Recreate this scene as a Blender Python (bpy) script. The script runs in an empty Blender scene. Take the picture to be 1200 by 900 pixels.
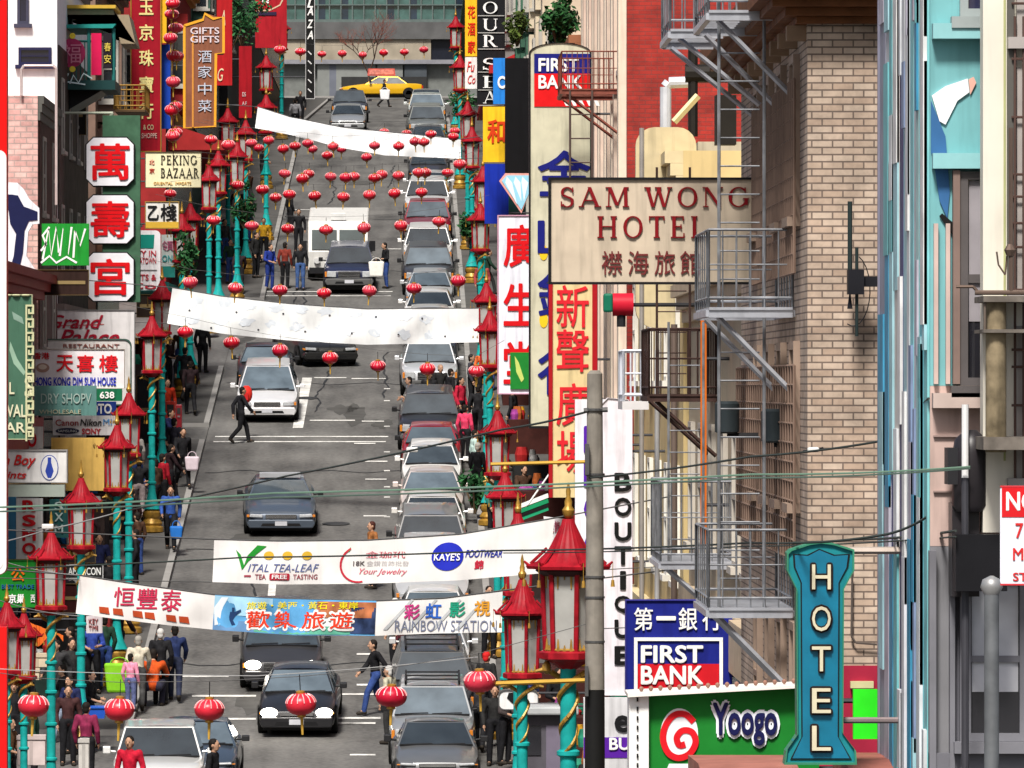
import bpy, bmesh, math, random
from mathutils import Vector, Matrix
random.seed(7)
R = math.radians
SC = bpy.context.scene
COL = SC.collection
F = 8000.0            # focal length in photo pixels (photo 1200 x 900)
VX, VY = 480.0, 450.0 # where the street's direction and the eye level fall in the photo

# ------------------------------------------------------------------ camera, sky, sun, exposure
cam = bpy.data.cameras.new('camera')
cam.sensor_width = 36.0
cam.lens = F / 1200 * 36
cam.shift_x = 0.1
cam.clip_start = 1.0
cam.clip_end = 6000
co = bpy.data.objects.new('camera', cam)
COL.objects.link(co)
co.location = (0, 0, 0)
co.rotation_euler = (R(90), 0, 0)
SC.camera = co
SUN_EL, SUN_AZ = 53, 193
w = bpy.data.worlds.new('World'); SC.world = w; w.use_nodes = True
nt = w.node_tree
bg = nt.nodes['Background']
sky = nt.nodes.new('ShaderNodeTexSky')
sky.sky_type = 'NISHITA'; sky.sun_disc = False
sky.sun_elevation = R(SUN_EL); sky.sun_rotation = R(SUN_AZ)
sky.dust_density = 4.0; sky.air_density = 1.0; sky.ozone_density = 0.6
nt.links.new(sky.outputs[0], bg.inputs[0])
bg.inputs[1].default_value = 0.055
sl = bpy.data.lights.new('sun', 'SUN'); sl.energy = 3.0; sl.angle = R(11); sl.color = (1, .96, .9)
so = bpy.data.objects.new('sun', sl); COL.objects.link(so)
az = R(SUN_AZ)
sd = Vector((math.sin(az) * math.cos(R(SUN_EL)), math.cos(az) * math.cos(R(SUN_EL)), math.sin(R(SUN_EL))))
so.rotation_euler = sd.to_track_quat('Z', 'Y').to_euler()
so.location = (0, 0, 60)
SC.view_settings.view_transform = 'Standard'
SC.view_settings.look = 'None'
SC.view_settings.exposure = 0.88
SC.view_settings.gamma = 1.0
try: SC.view_settings.use_curve_mapping = False
except Exception: pass
SC.cycles.max_bounces = 5
SC.cycles.diffuse_bounces = 2
SC.cycles.glossy_bounces = 2
SC.cycles.transmission_bounces = 2
SC.cycles.use_denoising = True

# ------------------------------------------------------------------ geometry of the place
PROF = [(-200, 6), (0, -1.65), (35, -3.2), (70, -6.4), (95, -7.5), (120, -7.95), (138, -7.78), (320, 12.17), (450, 18.9), (520, 21), (900, 27), (6000, 60)]
def pl(d, P):
    for (a, za), (b, zb) in zip(P, P[1:]):
        if d <= b: return za + (zb - za) * (d - a) / (b - a)
    return P[-1][1]
def G(d): return sum(pl(d + k * 1.5, PROF) for k in range(-4, 5)) / 9
def slope(d): return (G(d + 2) - G(d - 2)) / 4
def W(px, py, d): return Vector(((px - VX) / F * d, d, (VY - py) / F * d))
def PX(px, d): return (px - VX) / F * d
def PZ(py, d): return (VY - py) / F * d
def solve_d(py, h, lo=100, hi=470):
    for _ in range(50):
        m = (lo + hi) / 2
        if VY - F * (G(m) + h) / m > py: lo = m
        else: hi = m
    return (lo + hi) / 2
CURB = .13
FL, FR = -9.1, 4.35     # the two facade lines
KR = 1.75
def KL(d): return -5.8 if d < 222 else -5.0

# ------------------------------------------------------------------ materials
MC = {}
def mat(c, rough=.6, metal=0.0, var=.12, scale=3.0, bump=0.0, emit=0, coat=0, spec=None, grime=0):
    spec = spec if spec is not None else (.12 if rough > .4 else .4)
    key = (tuple(c), rough, metal, var, scale, bump, emit, coat, spec, grime)
    if key in MC: return MC[key]
    m = bpy.data.materials.new('m'); m.use_nodes = True
    t = m.node_tree; b = t.nodes['Principled BSDF']
    b.inputs['Roughness'].default_value = rough; b.inputs['Metallic'].default_value = metal
    b.inputs['Coat Weight'].default_value = coat; b.inputs['Specular IOR Level'].default_value = spec
    c4 = (*c, 1)
    tc = t.nodes.new('ShaderNodeTexCoord')
    n = t.nodes.new('ShaderNodeTexNoise'); n.inputs['Scale'].default_value = scale; n.inputs['Detail'].default_value = 5
    t.links.new(tc.outputs['Object'], n.inputs['Vector'])
    mx = t.nodes.new('ShaderNodeMix'); mx.data_type = 'RGBA'
    mx.inputs[6].default_value = tuple(max(0, x * (1 - var)) for x in c) + (1,)
    mx.inputs[7].default_value = tuple(min(1, x * (1 + var)) for x in c) + (1,)
    mr = t.nodes.new('ShaderNodeMapRange'); mr.inputs[1].default_value = .3; mr.inputs[2].default_value = .7
    t.links.new(n.outputs[0], mr.inputs[0]); t.links.new(mr.outputs[0], mx.inputs[0])
    out = mx.outputs[2]
    if grime:
        mp = t.nodes.new('ShaderNodeMapping'); mp.inputs['Scale'].default_value = (5, 5, .5)
        t.links.new(tc.outputs['Object'], mp.inputs[0])
        n2 = t.nodes.new('ShaderNodeTexNoise'); n2.inputs['Scale'].default_value = 1.6; n2.inputs['Detail'].default_value = 6
        t.links.new(mp.outputs[0], n2.inputs['Vector'])
        r2 = t.nodes.new('ShaderNodeMapRange'); r2.inputs[1].default_value = .5; r2.inputs[2].default_value = .75; r2.inputs[4].default_value = grime
        t.links.new(n2.outputs[0], r2.inputs[0])
        m2 = t.nodes.new('ShaderNodeMix'); m2.data_type = 'RGBA'
        m2.inputs[7].default_value = tuple(x * .3 for x in c) + (1,)
        t.links.new(r2.outputs[0], m2.inputs[0]); t.links.new(out, m2.inputs[6]); out = m2.outputs[2]
    t.links.new(out, b.inputs['Base Color'])
    if bump:
        bn = t.nodes.new('ShaderNodeBump'); bn.inputs['Strength'].default_value = bump; bn.inputs['Distance'].default_value = .02
        t.links.new(n.outputs[0], bn.inputs['Height']); t.links.new(bn.outputs[0], b.inputs['Normal'])
    if emit:
        b.inputs['Emission Color'].default_value = c4; b.inputs['Emission Strength'].default_value = emit
    MC[key] = m
    return m
def brick(c1, c2, mortar, bw=.21, rh=.073, ms=.008, patch=None):
    m = bpy.data.materials.new('m'); m.use_nodes = True
    t = m.node_tree; b = t.nodes['Principled BSDF']; b.inputs['Roughness'].default_value = .85
    tc = t.nodes.new('ShaderNodeNewGeometry')
    sp = t.nodes.new('ShaderNodeSeparateXYZ'); t.links.new(tc.outputs['Position'], sp.inputs[0])
    ad = t.nodes.new('ShaderNodeMath'); t.links.new(sp.outputs[0], ad.inputs[0]); t.links.new(sp.outputs[1], ad.inputs[1])
    cb = t.nodes.new('ShaderNodeCombineXYZ'); t.links.new(ad.outputs[0], cb.inputs[0]); t.links.new(sp.outputs[2], cb.inputs[1])
    br = t.nodes.new('ShaderNodeTexBrick'); t.links.new(cb.outputs[0], br.inputs[0])
    br.inputs['Color1'].default_value = (*c1, 1); br.inputs['Color2'].default_value = (*c2, 1); br.inputs['Mortar'].default_value = (*mortar, 1)
    br.inputs['Scale'].default_value = 1; br.inputs['Brick Width'].default_value = bw; br.inputs['Row Height'].default_value = rh
    br.inputs['Mortar Size'].default_value = ms; br.inputs['Bias'].default_value = 0
    n = t.nodes.new('ShaderNodeTexNoise'); n.inputs['Scale'].default_value = 1.6; n.inputs['Detail'].default_value = 9; n.inputs['Roughness'].default_value = .7
    t.links.new(cb.outputs[0], n.inputs['Vector'])
    mx = t.nodes.new('ShaderNodeMix'); mx.data_type = 'RGBA'; mx.blend_type = 'MULTIPLY'; mx.inputs[0].default_value = 1
    mr = t.nodes.new('ShaderNodeMapRange'); mr.inputs[1].default_value = .3; mr.inputs[2].default_value = .7; mr.inputs[3].default_value = .5; mr.inputs[4].default_value = 1.25
    t.links.new(n.outputs[0], mr.inputs[0])
    t.links.new(br.outputs[0], mx.inputs[6]); t.links.new(mr.outputs[0], mx.inputs[7])
    t.links.new(mx.outputs[2], b.inputs['Base Color'])
    bn = t.nodes.new('ShaderNodeBump'); bn.inputs['Strength'].default_value = .6; bn.inputs['Distance'].default_value = .01; bn.invert = True
    t.links.new(br.outputs[1], bn.inputs['Height']); t.links.new(bn.outputs[0], b.inputs['Normal'])
    return m
def asphalt():
    m = bpy.data.materials.new('m'); m.use_nodes = True
    t = m.node_tree; b = t.nodes['Principled BSDF']; b.inputs['Roughness'].default_value = .75
    tc = t.nodes.new('ShaderNodeTexCoord')
    mp = t.nodes.new('ShaderNodeMapping'); mp.inputs['Scale'].default_value = (1.6, .12, 1)
    t.links.new(tc.outputs['Object'], mp.inputs[0])
    n = t.nodes.new('ShaderNodeTexNoise'); n.inputs['Scale'].default_value = 1; n.inputs['Detail'].default_value = 6
    t.links.new(mp.outputs[0], n.inputs['Vector'])
    n2 = t.nodes.new('ShaderNodeTexNoise'); n2.inputs['Scale'].default_value = 9; n2.inputs['Detail'].default_value = 8
    t.links.new(tc.outputs['Object'], n2.inputs['Vector'])
    n3 = t.nodes.new('ShaderNodeTexNoise'); n3.inputs['Scale'].default_value = .35; n3.inputs['Detail'].default_value = 3
    t.links.new(tc.outputs['Object'], n3.inputs['Vector'])
    a = t.nodes.new('ShaderNodeMath'); a.operation = 'ADD'; t.links.new(n.outputs[0], a.inputs[0]); t.links.new(n2.outputs[0], a.inputs[1])
    a2 = t.nodes.new('ShaderNodeMath'); a2.operation = 'ADD'; t.links.new(a.outputs[0], a2.inputs[0]); t.links.new(n3.outputs[0], a2.inputs[1])
    cr = t.nodes.new('ShaderNodeValToRGB'); e = cr.color_ramp.elements
    mr = t.nodes.new('ShaderNodeMapRange'); mr.inputs[1].default_value = 1.1; mr.inputs[2].default_value = 1.95
    t.links.new(a2.outputs[0], mr.inputs[0]); t.links.new(mr.outputs[0], cr.inputs[0])
    e[0].color = (.042, .04, .038, 1); e[1].color = (.165, .16, .15, 1)
    t.links.new(cr.outputs[0], b.inputs['Base Color'])
    bn = t.nodes.new('ShaderNodeBump'); bn.inputs['Strength'].default_value = .3; bn.inputs['Distance'].default_value = .01
    t.links.new(n2.outputs[0], bn.inputs['Height']); t.links.new(bn.outputs[0], b.inputs['Normal'])
    return m
def glass(c=(.02, .03, .035), rough=.05): return mat(c, rough, 0, .3, 1.5, 0, 0, .25, .8)
WHITE = (.82, .82, .8); BLACK = (.012, .012, .013); RED = (.6, .006, .008); NAVY = (.012, .015, .17); TEAL = (.012, .32, .3)
GOLD = (.5, .28, .04); CREAM = (.68, .6, .42); DKRED = (.22, .012, .015); GREY = (.3, .3, .31); GREEN = (.015, .2, .03); BLUE = (.01, .06, .42); YEL = (.8, .5, .02); PURPLE = (.1, .01, .3)

# ------------------------------------------------------------------ mesh helper
OFF = {}
class MB:
    def __init__(s): s.v = []; s.f = []
    def add(s, v, f):
        o = len(s.v); s.v += [tuple(p) for p in v]; s.f += [tuple(i + o for i in q) for q in f]; return s
    def box(s, x0, x1, y0, y1, z0, z1):
        return s.add([(x0, y0, z0), (x1, y0, z0), (x1, y1, z0), (x0, y1, z0), (x0, y0, z1), (x1, y0, z1), (x1, y1, z1), (x0, y1, z1)],
                     [(0, 3, 2, 1), (4, 5, 6, 7), (0, 1, 5, 4), (1, 2, 6, 5), (2, 3, 7, 6), (3, 0, 4, 7)])
    def bar(s, p, q, r, n=6, r2=None):
        p = Vector(p); q = Vector(q); r2 = r if r2 is None else r2
        z = (q - p)
        if z.length < 1e-6: return s
        z.normalize(); x = z.orthogonal().normalized(); y = z.cross(x)
        v = []
        for c, rr in ((p, r), (q, r2)):
            for k in range(n):
                a = 2 * math.pi * (k + .5) / n
                v.append(c + (x * math.cos(a) + y * math.sin(a)) * rr)
        f = [(k, (k + 1) % n, n + (k + 1) % n, n + k) for k in range(n)] + [tuple(range(n))[::-1], tuple(range(n, 2 * n))]
        return s.add(v, f)
    def tube(s, pts, r, n=6):
        for a, b in zip(pts, pts[1:]): s.bar(a, b, r, n)
        return s
    def prism(s, poly, y0, y1):      # poly in x,z
        n = len(poly)
        ar = sum(poly[i][0] * poly[(i + 1) % n][1] - poly[(i + 1) % n][0] * poly[i][1] for i in range(n))
        if ar < 0: poly = poly[::-1]
        v = [(x, y0, z) for x, z in poly] + [(x, y1, z) for x, z in poly]
        f = [tuple(range(n)), tuple(range(n, 2 * n))[::-1]] + [(i, n + i, n + (i + 1) % n, (i + 1) % n) for i in range(n)]
        return s.add(v, f)
    def prismx(s, poly, x0, x1):     # poly in y,z extruded along x
        n = len(poly)
        v = [(x0, y, z) for y, z in poly] + [(x1, y, z) for y, z in poly]
        f = [tuple(range(n)), tuple(range(n, 2 * n))[::-1]] + [(i, n + i, n + (i + 1) % n, (i + 1) % n) for i in range(n)]
        return s.add(v, f)
    def lathe(s, prof, c=(0, 0, 0), n=12, sx=1, rot=0, star=None):
        v = []
        for i, (r, z) in enumerate(prof):
            for k in range(n):
                a = 2 * math.pi * k / n + rot
                rr = r * (star(k, i) if star else 1)
                v.append((c[0] + rr * math.cos(a) * sx, c[1] + rr * math.sin(a), c[2] + z))
        m = len(prof)
        f = [(j * n + k, j * n + (k + 1) % n, (j + 1) * n + (k + 1) % n, (j + 1) * n + k) for j in range(m - 1) for k in range(n)]
        f += [tuple(range(n))[::-1], tuple(range((m - 1) * n, m * n))]
        return s.add(v, f)
    def sheet(s, P, Q):              # strip between two polylines
        n = len(P)
        return s.add(list(P) + list(Q), [(i, i + 1, n + i + 1, n + i) for i in range(n - 1)])
    def build(s, name, m, parent=None, smooth=None, base=None, local=False):
        me = bpy.data.meshes.new(name)
        if parent is not None: o = Vector((0, 0, 0)) if local else OFF.get(parent.name, Vector((0, 0, 0)))
        elif base is not None: o = Vector(base)
        elif local: o = Vector((0, 0, 0))
        else:
            xs = [p[0] for p in s.v]; ys = [p[1] for p in s.v]; zs = [p[2] for p in s.v]
            o = Vector(((min(xs) + max(xs)) / 2, (min(ys) + max(ys)) / 2, min(zs)))
        me.from_pydata([(p[0] - o.x, p[1] - o.y, p[2] - o.z) for p in s.v], [], s.f)
        me.validate()
        me.materials.append(m)
        if smooth is not None:
            for p in me.polygons: p.use_smooth = True
            me.set_sharp_from_angle(angle=R(smooth))
        ob = bpy.data.objects.new(name, me); COL.objects.link(ob)
        if parent is not None: ob.parent = parent; OFF[ob.name] = OFF.get(parent.name, Vector((0, 0, 0))) if not local else Vector((0, 0, 0))
        else: ob.location = (0, 0, 0) if local else o; OFF[ob.name] = o
        return ob
def rbox(x0, x1, y0, y1, z0, z1): return MB().box(x0, x1, y0, y1, z0, z1)
def bev(o, w=.02, n=2):
    m = o.modifiers.new('bevel', 'BEVEL'); m.width = w; m.segments = n; m.limit_method = 'ANGLE'; return o
def thing(name, label, cat, loc=(0, 0, 0), group=None, rz=0):
    o = bpy.data.objects.new(name, None); COL.objects.link(o); o.empty_display_size = .2
    o.location = loc; o.rotation_euler = (0, 0, rz); OFF[o.name] = Vector(loc)
    tag(o, label, cat, group); return o
def tag(o, label=None, cat=None, group=None, kind=None):
    if label: o['label'] = label
    if cat: o['category'] = cat
    if group: o['group'] = group
    if kind: o['kind'] = kind
    return o
def struct(o): o['kind'] = 'structure'; return o
def dup(root, loc, rz=0, rx=0, sc=1, label=None, group=None):
    r = root.copy(); COL.objects.link(r); r.location = loc; r.rotation_euler = (rx, 0, rz); r.scale = (sc,) * 3 if not isinstance(sc, tuple) else sc
    if label: r['label'] = label
    if group: r['group'] = group
    def rec(src, par):
        for ch in list(src.children):
            c = ch.copy(); COL.objects.link(c); c.parent = par
            rec(ch, c)
    rec(root, r)
    return r
def nth(k): return ['first', 'second', 'third', 'fourth', 'fifth', 'sixth', 'seventh', 'eighth', 'ninth', 'tenth', 'eleventh', 'twelfth', 'thirteenth', 'fourteenth', 'fifteenth', 'sixteenth', 'seventeenth', 'eighteenth', 'nineteenth', 'twentieth'][k]

# ------------------------------------------------------------------ lettering
def raw_text(s, bold=0.0, shear=0.0):
    cu = bpy.data.curves.new('t', 'FONT'); cu.body = s; cu.resolution_u = 3; cu.shear = shear; cu.fill_mode = 'FRONT'
    ob = bpy.data.objects.new('t', cu)
    me = bpy.data.meshes.new_from_object(ob)
    v = [tuple(p.co) for p in me.vertices]; f = [tuple(p.vertices) for p in me.polygons]
    bpy.data.objects.remove(ob); bpy.data.curves.remove(cu); bpy.data.meshes.remove(me)
    return v, f
TK, TN = .15, .055
def _stroke(x0, y0, x1, y1, w):
    dx, dy = x1 - x0, y1 - y0; L = math.hypot(dx, dy) or 1
    if abs(dy) > abs(dx) * .2: nx, ny = w / 2, 0
    else: nx, ny = 0, w / 2
    return [(x0 - nx, y0 - ny), (x1 - nx, y1 - ny), (x1 + nx, y1 + ny), (x0 + nx, y0 + ny)]
def _arc(cx, cy, rx, ry, a0, a1, tk=TK, tn=TN, n=20):
    q = []
    for i in range(n):
        P = []
        for j in (i, i + 1):
            a = R(a0 + (a1 - a0) * j / n); w_ = tn + (tk - tn) * abs(math.cos(a)) ** 1.5
            P.append(((cx + (rx) * math.cos(a), cy + (ry) * math.sin(a)), (cx + (rx - w_) * math.cos(a), cy + (ry - min(w_, tn * 1.4)) * math.sin(a))))
        q.append([P[0][0], P[1][0], P[1][1], P[0][1]])
    return q
def _sf(x, y, w=.28): return [(x - w / 2, y - .025), (x + w / 2, y - .025), (x + w / 2, y + .025), (x - w / 2, y + .025)]
def serif(ch):
    S = _stroke
    def st(x, w=TK): return [S(x, 0, x, 1, w), _sf(x, .025), _sf(x, .975)]
    g = {'H': lambda: (st(.16) + st(.74) + [S(.16, .52, .74, .52, TN)], .9),
         'I': lambda: (st(.16), .32),
         'L': lambda: (st(.16) + [S(.16, .03, .62, .03, TN), S(.6, 0, .6, .22, TN)], .66),
         'T': lambda: (st(.36) + [S(.02, .97, .7, .97, TN), S(.04, .8, .04, 1, TN), S(.68, .8, .68, 1, TN)], .72),
         'E': lambda: (st(.16) + [S(.16, .03, .62, .03, TN), S(.16, .97, .58, .97, TN), S(.16, .52, .48, .52, TN), S(.6, 0, .6, .22, TN), S(.57, .8, .57, 1, TN), S(.47, .42, .47, .62, TN)], .66),
         'A': lambda: ([S(.1, 0, .44, 1, TN), S(.44, 1, .8, 0, TK), S(.2, .33, .66, .33, TN), _sf(.1, .025, .24), _sf(.8, .025, .3)], .92),
         'M': lambda: ([S(.15, 0, .17, 1, TN), S(.2, 1, .52, .08, TK), S(.52, .08, .84, 1, TN), S(.9, 0, .88, 1, TK), _sf(.15, .025, .24), _sf(.9, .025), _sf(.12, .975, .2), _sf(.92, .975, .2)], 1.06),
         'W': lambda: ([S(.12, 1, .36, 0, TK), S(.38, 0, .6, 1, TN), S(.58, 1, .84, 0, TK), S(.86, 0, 1.08, 1, TN), _sf(.12, .975), _sf(.58, .975), _sf(1.08, .975, .22)], 1.2),
         'N': lambda: ([S(.14, 0, .14, 1, TN), S(.16, 1, .74, 0, TK), S(.76, 0, .76, 1, TN), _sf(.14, .025, .24), _sf(.1, .975, .2), _sf(.76, .975, .24)], .9),
         'O': lambda: (_arc(.45, .5, .43, .51, 0, 360), .9),
         'G': lambda: (_arc(.45, .5, .43, .51, 45, 335) + [S(.78, .1, .78, .42, TK), _sf(.78, .42, .28), S(.74, .72, .74, .98, TN)], .92),
         'S': lambda: (_arc(.3, .74, .27, .27, 30, 250, TK * .8) + _arc(.3, .26, .29, .28, -150, 90, TK * .9) + [S(.12, .62, .5, .4, .17), S(.54, .74, .54, .98, TN), S(.05, .02, .05, .28, TN)], .62),
         'P': lambda: (st(.16) + _arc(.3, .74, .3, .26, -90, 90), .66),
         'R': lambda: (st(.16) + _arc(.3, .74, .28, .26, -90, 90) + [S(.36, .5, .66, 0, TK), _sf(.68, .025, .2)], .74),
         'B': lambda: (st(.16) + _arc(.3, .75, .27, .25, -90, 90) + _arc(.3, .26, .32, .27, -90, 90), .68),
         'K': lambda: (st(.16) + [S(.2, .45, .62, 1, TN), S(.32, .6, .66, 0, TK), _sf(.62, .975, .22), _sf(.68, .025, .24)], .8),
         'Z': lambda: ([S(.04, .97, .6, .97, TN), S(.04, .03, .62, .03, TN), S(.56, .98, .1, .02, TK), S(.06, .8, .06, 1, TN), S(.6, 0, .6, .22, TN)], .66),
         'U': lambda: ([S(.16, .3, .16, 1, TK), S(.74, .3, .74, 1, TN), _sf(.16, .975), _sf(.74, .975, .22)] + _arc(.45, .32, .365, .34, 180, 360), .88)}
    return g[ch]()
def text(s, rect, d, m, parent, name='lettering', style='sans', bold=.0, shear=0, th=.02, gap=.08, lab=None):
    """fit the lettering s into the photo rectangle rect on a board standing at distance d, facing the camera"""
    x0, y0, x1, y1 = rect
    mb = MB()
    if style == 'serif':
        polys = []; cx = 0
        for ch in s:
            if ch == ' ': cx += .45; continue
            q, wd = serif(ch)
            polys += [[(cx + a, b) for a, b in p] for p in q]; cx += wd + gap
        vs = [p for q in polys for p in q]
        ax, bx = min(p[0] for p in vs), max(p[0] for p in vs); az_, bz = min(p[1] for p in vs), max(p[1] for p in vs)
        X0, X1, Z0, Z1 = PX(x0, d), PX(x1, d), PZ(y1, d), PZ(y0, d)
        for i, q in enumerate(polys):
            mb.prism([(X0 + (a - ax) / (bx - ax) * (X1 - X0), Z0 + (b - az_) / (bz - az_) * (Z1 - Z0)) for a, b in q], d - th - .0004 * (i % 23), d)
    else:
        v, f = raw_text(s, bold, shear)
        if not v: return None
        ax, bx = min(p[0] for p in v), max(p[0] for p in v); ay, by = min(p[1] for p in v), max(p[1] for p in v)
        X0, X1, Z0, Z1 = PX(x0, d), PX(x1, d), PZ(y1, d), PZ(y0, d)
        # heavier strokes: the outline is laid down again at small offsets round a circle
        k = bold * .8; offs = [(0, 0)] if not bold else [(0, 0)] + [(k * math.cos(2 * math.pi * i / 8), k * math.sin(2 * math.pi * i / 8)) for i in range(8)]
        ec = {}
        for q in f:
            for a, b in zip(q, q[1:] + q[:1]): ec[(a, b)] = 1
        ax -= k; ay -= k; bx += k; by += k; n = len(v)
        for i, (ox, oy) in enumerate(offs):
            vv = [(X0 + (p[0] + ox - ax) / max(bx - ax, 1e-6) * (X1 - X0), d - th + .0003 * i, Z0 + (p[1] + oy - ay) / max(by - ay, 1e-6) * (Z1 - Z0)) for p in v]
            mb.add(vv, f)
            mb.add(vv + [(p[0], d, p[2]) for p in vv], [(a, b, n + b, n + a) for (a, b) in ec if (b, a) not in ec])
    o = mb.build(name, m, parent)
    if lab: o['label'] = lab
    return o
def vtext(s, x0, x1, ys, h, d, m, parent, **k):
    for ch, y in zip(s, ys):
        if ch != ' ': text(ch, (x0, y - h / 2, x1, y + h / 2), d, m, parent, **k)
def prect(rect, d): return PX(rect[0], d), PX(rect[2], d), PZ(rect[3], d), PZ(rect[1], d)
def shape(pts, d, th, m, parent, name='emblem', proud=.012):
    return MB().prism([(PX(x, d), PZ(y, d)) for x, y in pts], d - proud, d + th - proud).build(name, m, parent)
def ell(cx, cy, rx, ry, n=24, a0=0, a1=360): return [(cx + rx * math.cos(R(a0 + (a1 - a0) * k / n)), cy + ry * math.sin(R(a0 + (a1 - a0) * k / n))) for k in range(n)]
def octo(r, c): x0, y0, x1, y1 = r; return [(x0 + c, y0), (x1 - c, y0), (x1, y0 + c), (x1, y1 - c), (x1 - c, y1), (x0 + c, y1), (x0, y1 - c), (x0, y0 + c)]
def rrect(r, c, n=5):
    x0, y0, x1, y1 = r; o = []
    for cx, cy, a in ((x1 - c, y1 - c, 0), (x0 + c, y1 - c, 90), (x0 + c, y0 + c, 180), (x1 - c, y0 + c, 270)):
        o += [(cx + c * math.cos(R(a + 90 * k / n)), cy + c * math.sin(R(a + 90 * k / n))) for k in range(n + 1)]
    return o
def sign(name, label, rect, d, c, th=.16, frame=None, fw=1.5, poly=None, cat='sign', face=None, brackets=True, group=None, grime=.45, rough=.5):
    X0, X1, Z0, Z1 = prect(rect, d)
    r = thing(name, label, cat, ((X0 + X1) / 2, d + th / 2, Z0), group)
    pts = poly or [(rect[0], rect[1]), (rect[2], rect[1]), (rect[2], rect[3]), (rect[0], rect[3])]
    MB().prism([(PX(x, d), PZ(y, d)) for x, y in pts], d, d + th).build('panel', mat(c, rough, 0, .08, 4, 0, 0, 0, None, grime), r)
    if frame is not None:
        cx = sum(p[0] for p in pts) / len(pts); cy = sum(p[1] for p in pts) / len(pts)
        hw = (rect[2] - rect[0]) / 2; hh = (rect[3] - rect[1]) / 2
        mb = MB(); n = len(pts)
        def sh(p, k): return (PX(cx + (p[0] - cx) * (1 + k / hw), d), PZ(cy + (p[1] - cy) * (1 + k / hh), d))
        for i in range(n):
            a, b = pts[i], pts[(i + 1) % n]
            q = [sh(a, 0.02 * fw), sh(b, .02 * fw), sh(b, -fw), sh(a, -fw)]
            mb.prism(q, d - .03, d + th + .01)
        mb.build('frame', mat(frame, .45), r)
    if brackets:
        mb = MB(); ym = d + th / 2
        left = (rect[0] + rect[2]) / 2 < 480
        fx = FL - .1 if left else FR + .25
        ex = X0 if left else X1
        if (left and ex > fx + .05) or (not left and ex < fx - .05):
            hgt = Z1 - Z0
            for zz in (Z0 + hgt * .18, Z1 - hgt * .18): MB().bar((ex, ym, zz), (fx, ym, zz), .025).build('bracket', mat((.05, .05, .055), .5, .6), r)
    return r

# ------------------------------------------------------------------ ground, road, pavements
def ys(a, b, st=3.0):
    n = max(1, int(round((b - a) / st))); return [a + (b - a) * i / n for i in range(n + 1)]
def strip(name, xa, xb, d0, d1, dz, m, st=3.0):
    fa = xa if callable(xa) else (lambda d: xa); fb = xb if callable(xb) else (lambda d: xb)
    Y = ys(d0, d1, st)
    return struct(MB().sheet([(fa(y), y, G(y) + dz) for y in Y], [(fb(y), y, G(y) + dz) for y in Y][::1]).build(name, m, base=(0, 0, 0)))
Yt = ys(-150, 900, 6) + [1500, 3000, 5500]
tm = MB()
tm.sheet([(900, y, G(y) - .05) for y in Yt], [(-900, y, G(y) - .05) for y in Yt])
struct(tm.build('ground', mat((.09, .088, .08), .9, 0, .2, .5), base=(0, 0, 0)))
MA = asphalt()
MSW = mat((.085, .082, .078), .85, 0, .18, 1.2, .2)
MKB = mat((.27, .262, .25), .8, 0, .15, 1)
MPT = mat((.62, .61, .58), .7, 0, .3, 2.2, 0, 0, 0, .3, .55)
strip('road', -60, 60, -60, 128, 0, MA) if False else None
strip('road', KR, lambda d: KL(d), -60, 470, 0, MA)
for a, b, nm in ((126, 142, 'cross_street'), (213, 235, 'cross_street'), (434, 452, 'cross_street')):
    strip(nm, lambda d: KL(d) - .01, -70, a, b, 0, MA)
    if a != 213: strip(nm, 70, KR + .01, a, b, 0, MA)
strip('alley', lambda d: KL(d) - .01, -70, 193.5, 197.5, .02, MA)
def pavement(side, a, b):
    Y = ys(a, b)
    k = (lambda d: KL(d)) if side < 0 else (lambda d: KR)
    s = side
    mb = MB(); out = FL - 14 if s < 0 else FR + 14
    P = [(k(y) + s * .16, y, G(y) + CURB) for y in Y]; Q = [(out, y, G(y) + CURB) for y in Y]
    mb.sheet(P, Q) if s > 0 else mb.sheet(P, Q)
    struct(mb.build('pavement', MSW, base=(0, 0, 0)))
    kb = MB()
    A = [(k(y), y, G(y) - .03) for y in Y]; B = [(k(y), y, G(y) + CURB + .003) for y in Y]; C = [(k(y) + s * .16, y, G(y) + CURB + .003) for y in Y]
    kb.sheet(A, B); kb.sheet(B, C)
    for y in (a, b): kb.add([(k(y), y, G(y) - .03), (out, y, G(y) - .03), (out, y, G(y) + CURB), (k(y), y, G(y) + CURB)], [(0, 1, 2, 3)])
    struct(kb.build('kerb', MKB, base=(0, 0, 0)))
for a, b in ((-40, 126), (142, 193.5), (197.5, 213), (235, 434)): pavement(-1, a, b)
for a, b in ((-40, 126), (142, 434)): pavement(1, a, b)
for a, b in ((452, 475),): pavement(-1, a, b); pavement(1, a, b)
def D(py): return solve_d(py, 0)
def gline(x0, x1, y, wpx=1.6):     # line across the road, photo pixels
    d = D(y); h = .12
    mk.add([(PX(x0, d), d - h, G(d - h) + .012), (PX(x1, d), d - h, G(d - h) + .012), (PX(x1, d), d + h, G(d + h) + .012), (PX(x0, d), d + h, G(d + h) + .012)], [(0, 1, 2, 3)])
def gline2(p, q, wd=.13):
    da, db = D(p[1]), D(q[1]); n = max(1, int(abs(db - da) / 2))
    P = []; Q = []
    for i in range(n + 1):
        t = i / n; d = da + (db - da) * t; x = PX(p[0], da) * (1 - t) + PX(q[0], db) * t
        P.append((x + wd / 2, d, G(d) + .012)); Q.append((x - wd / 2, d, G(d) + .012))
    mk.sheet(P, Q)
mk = MB()
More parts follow.
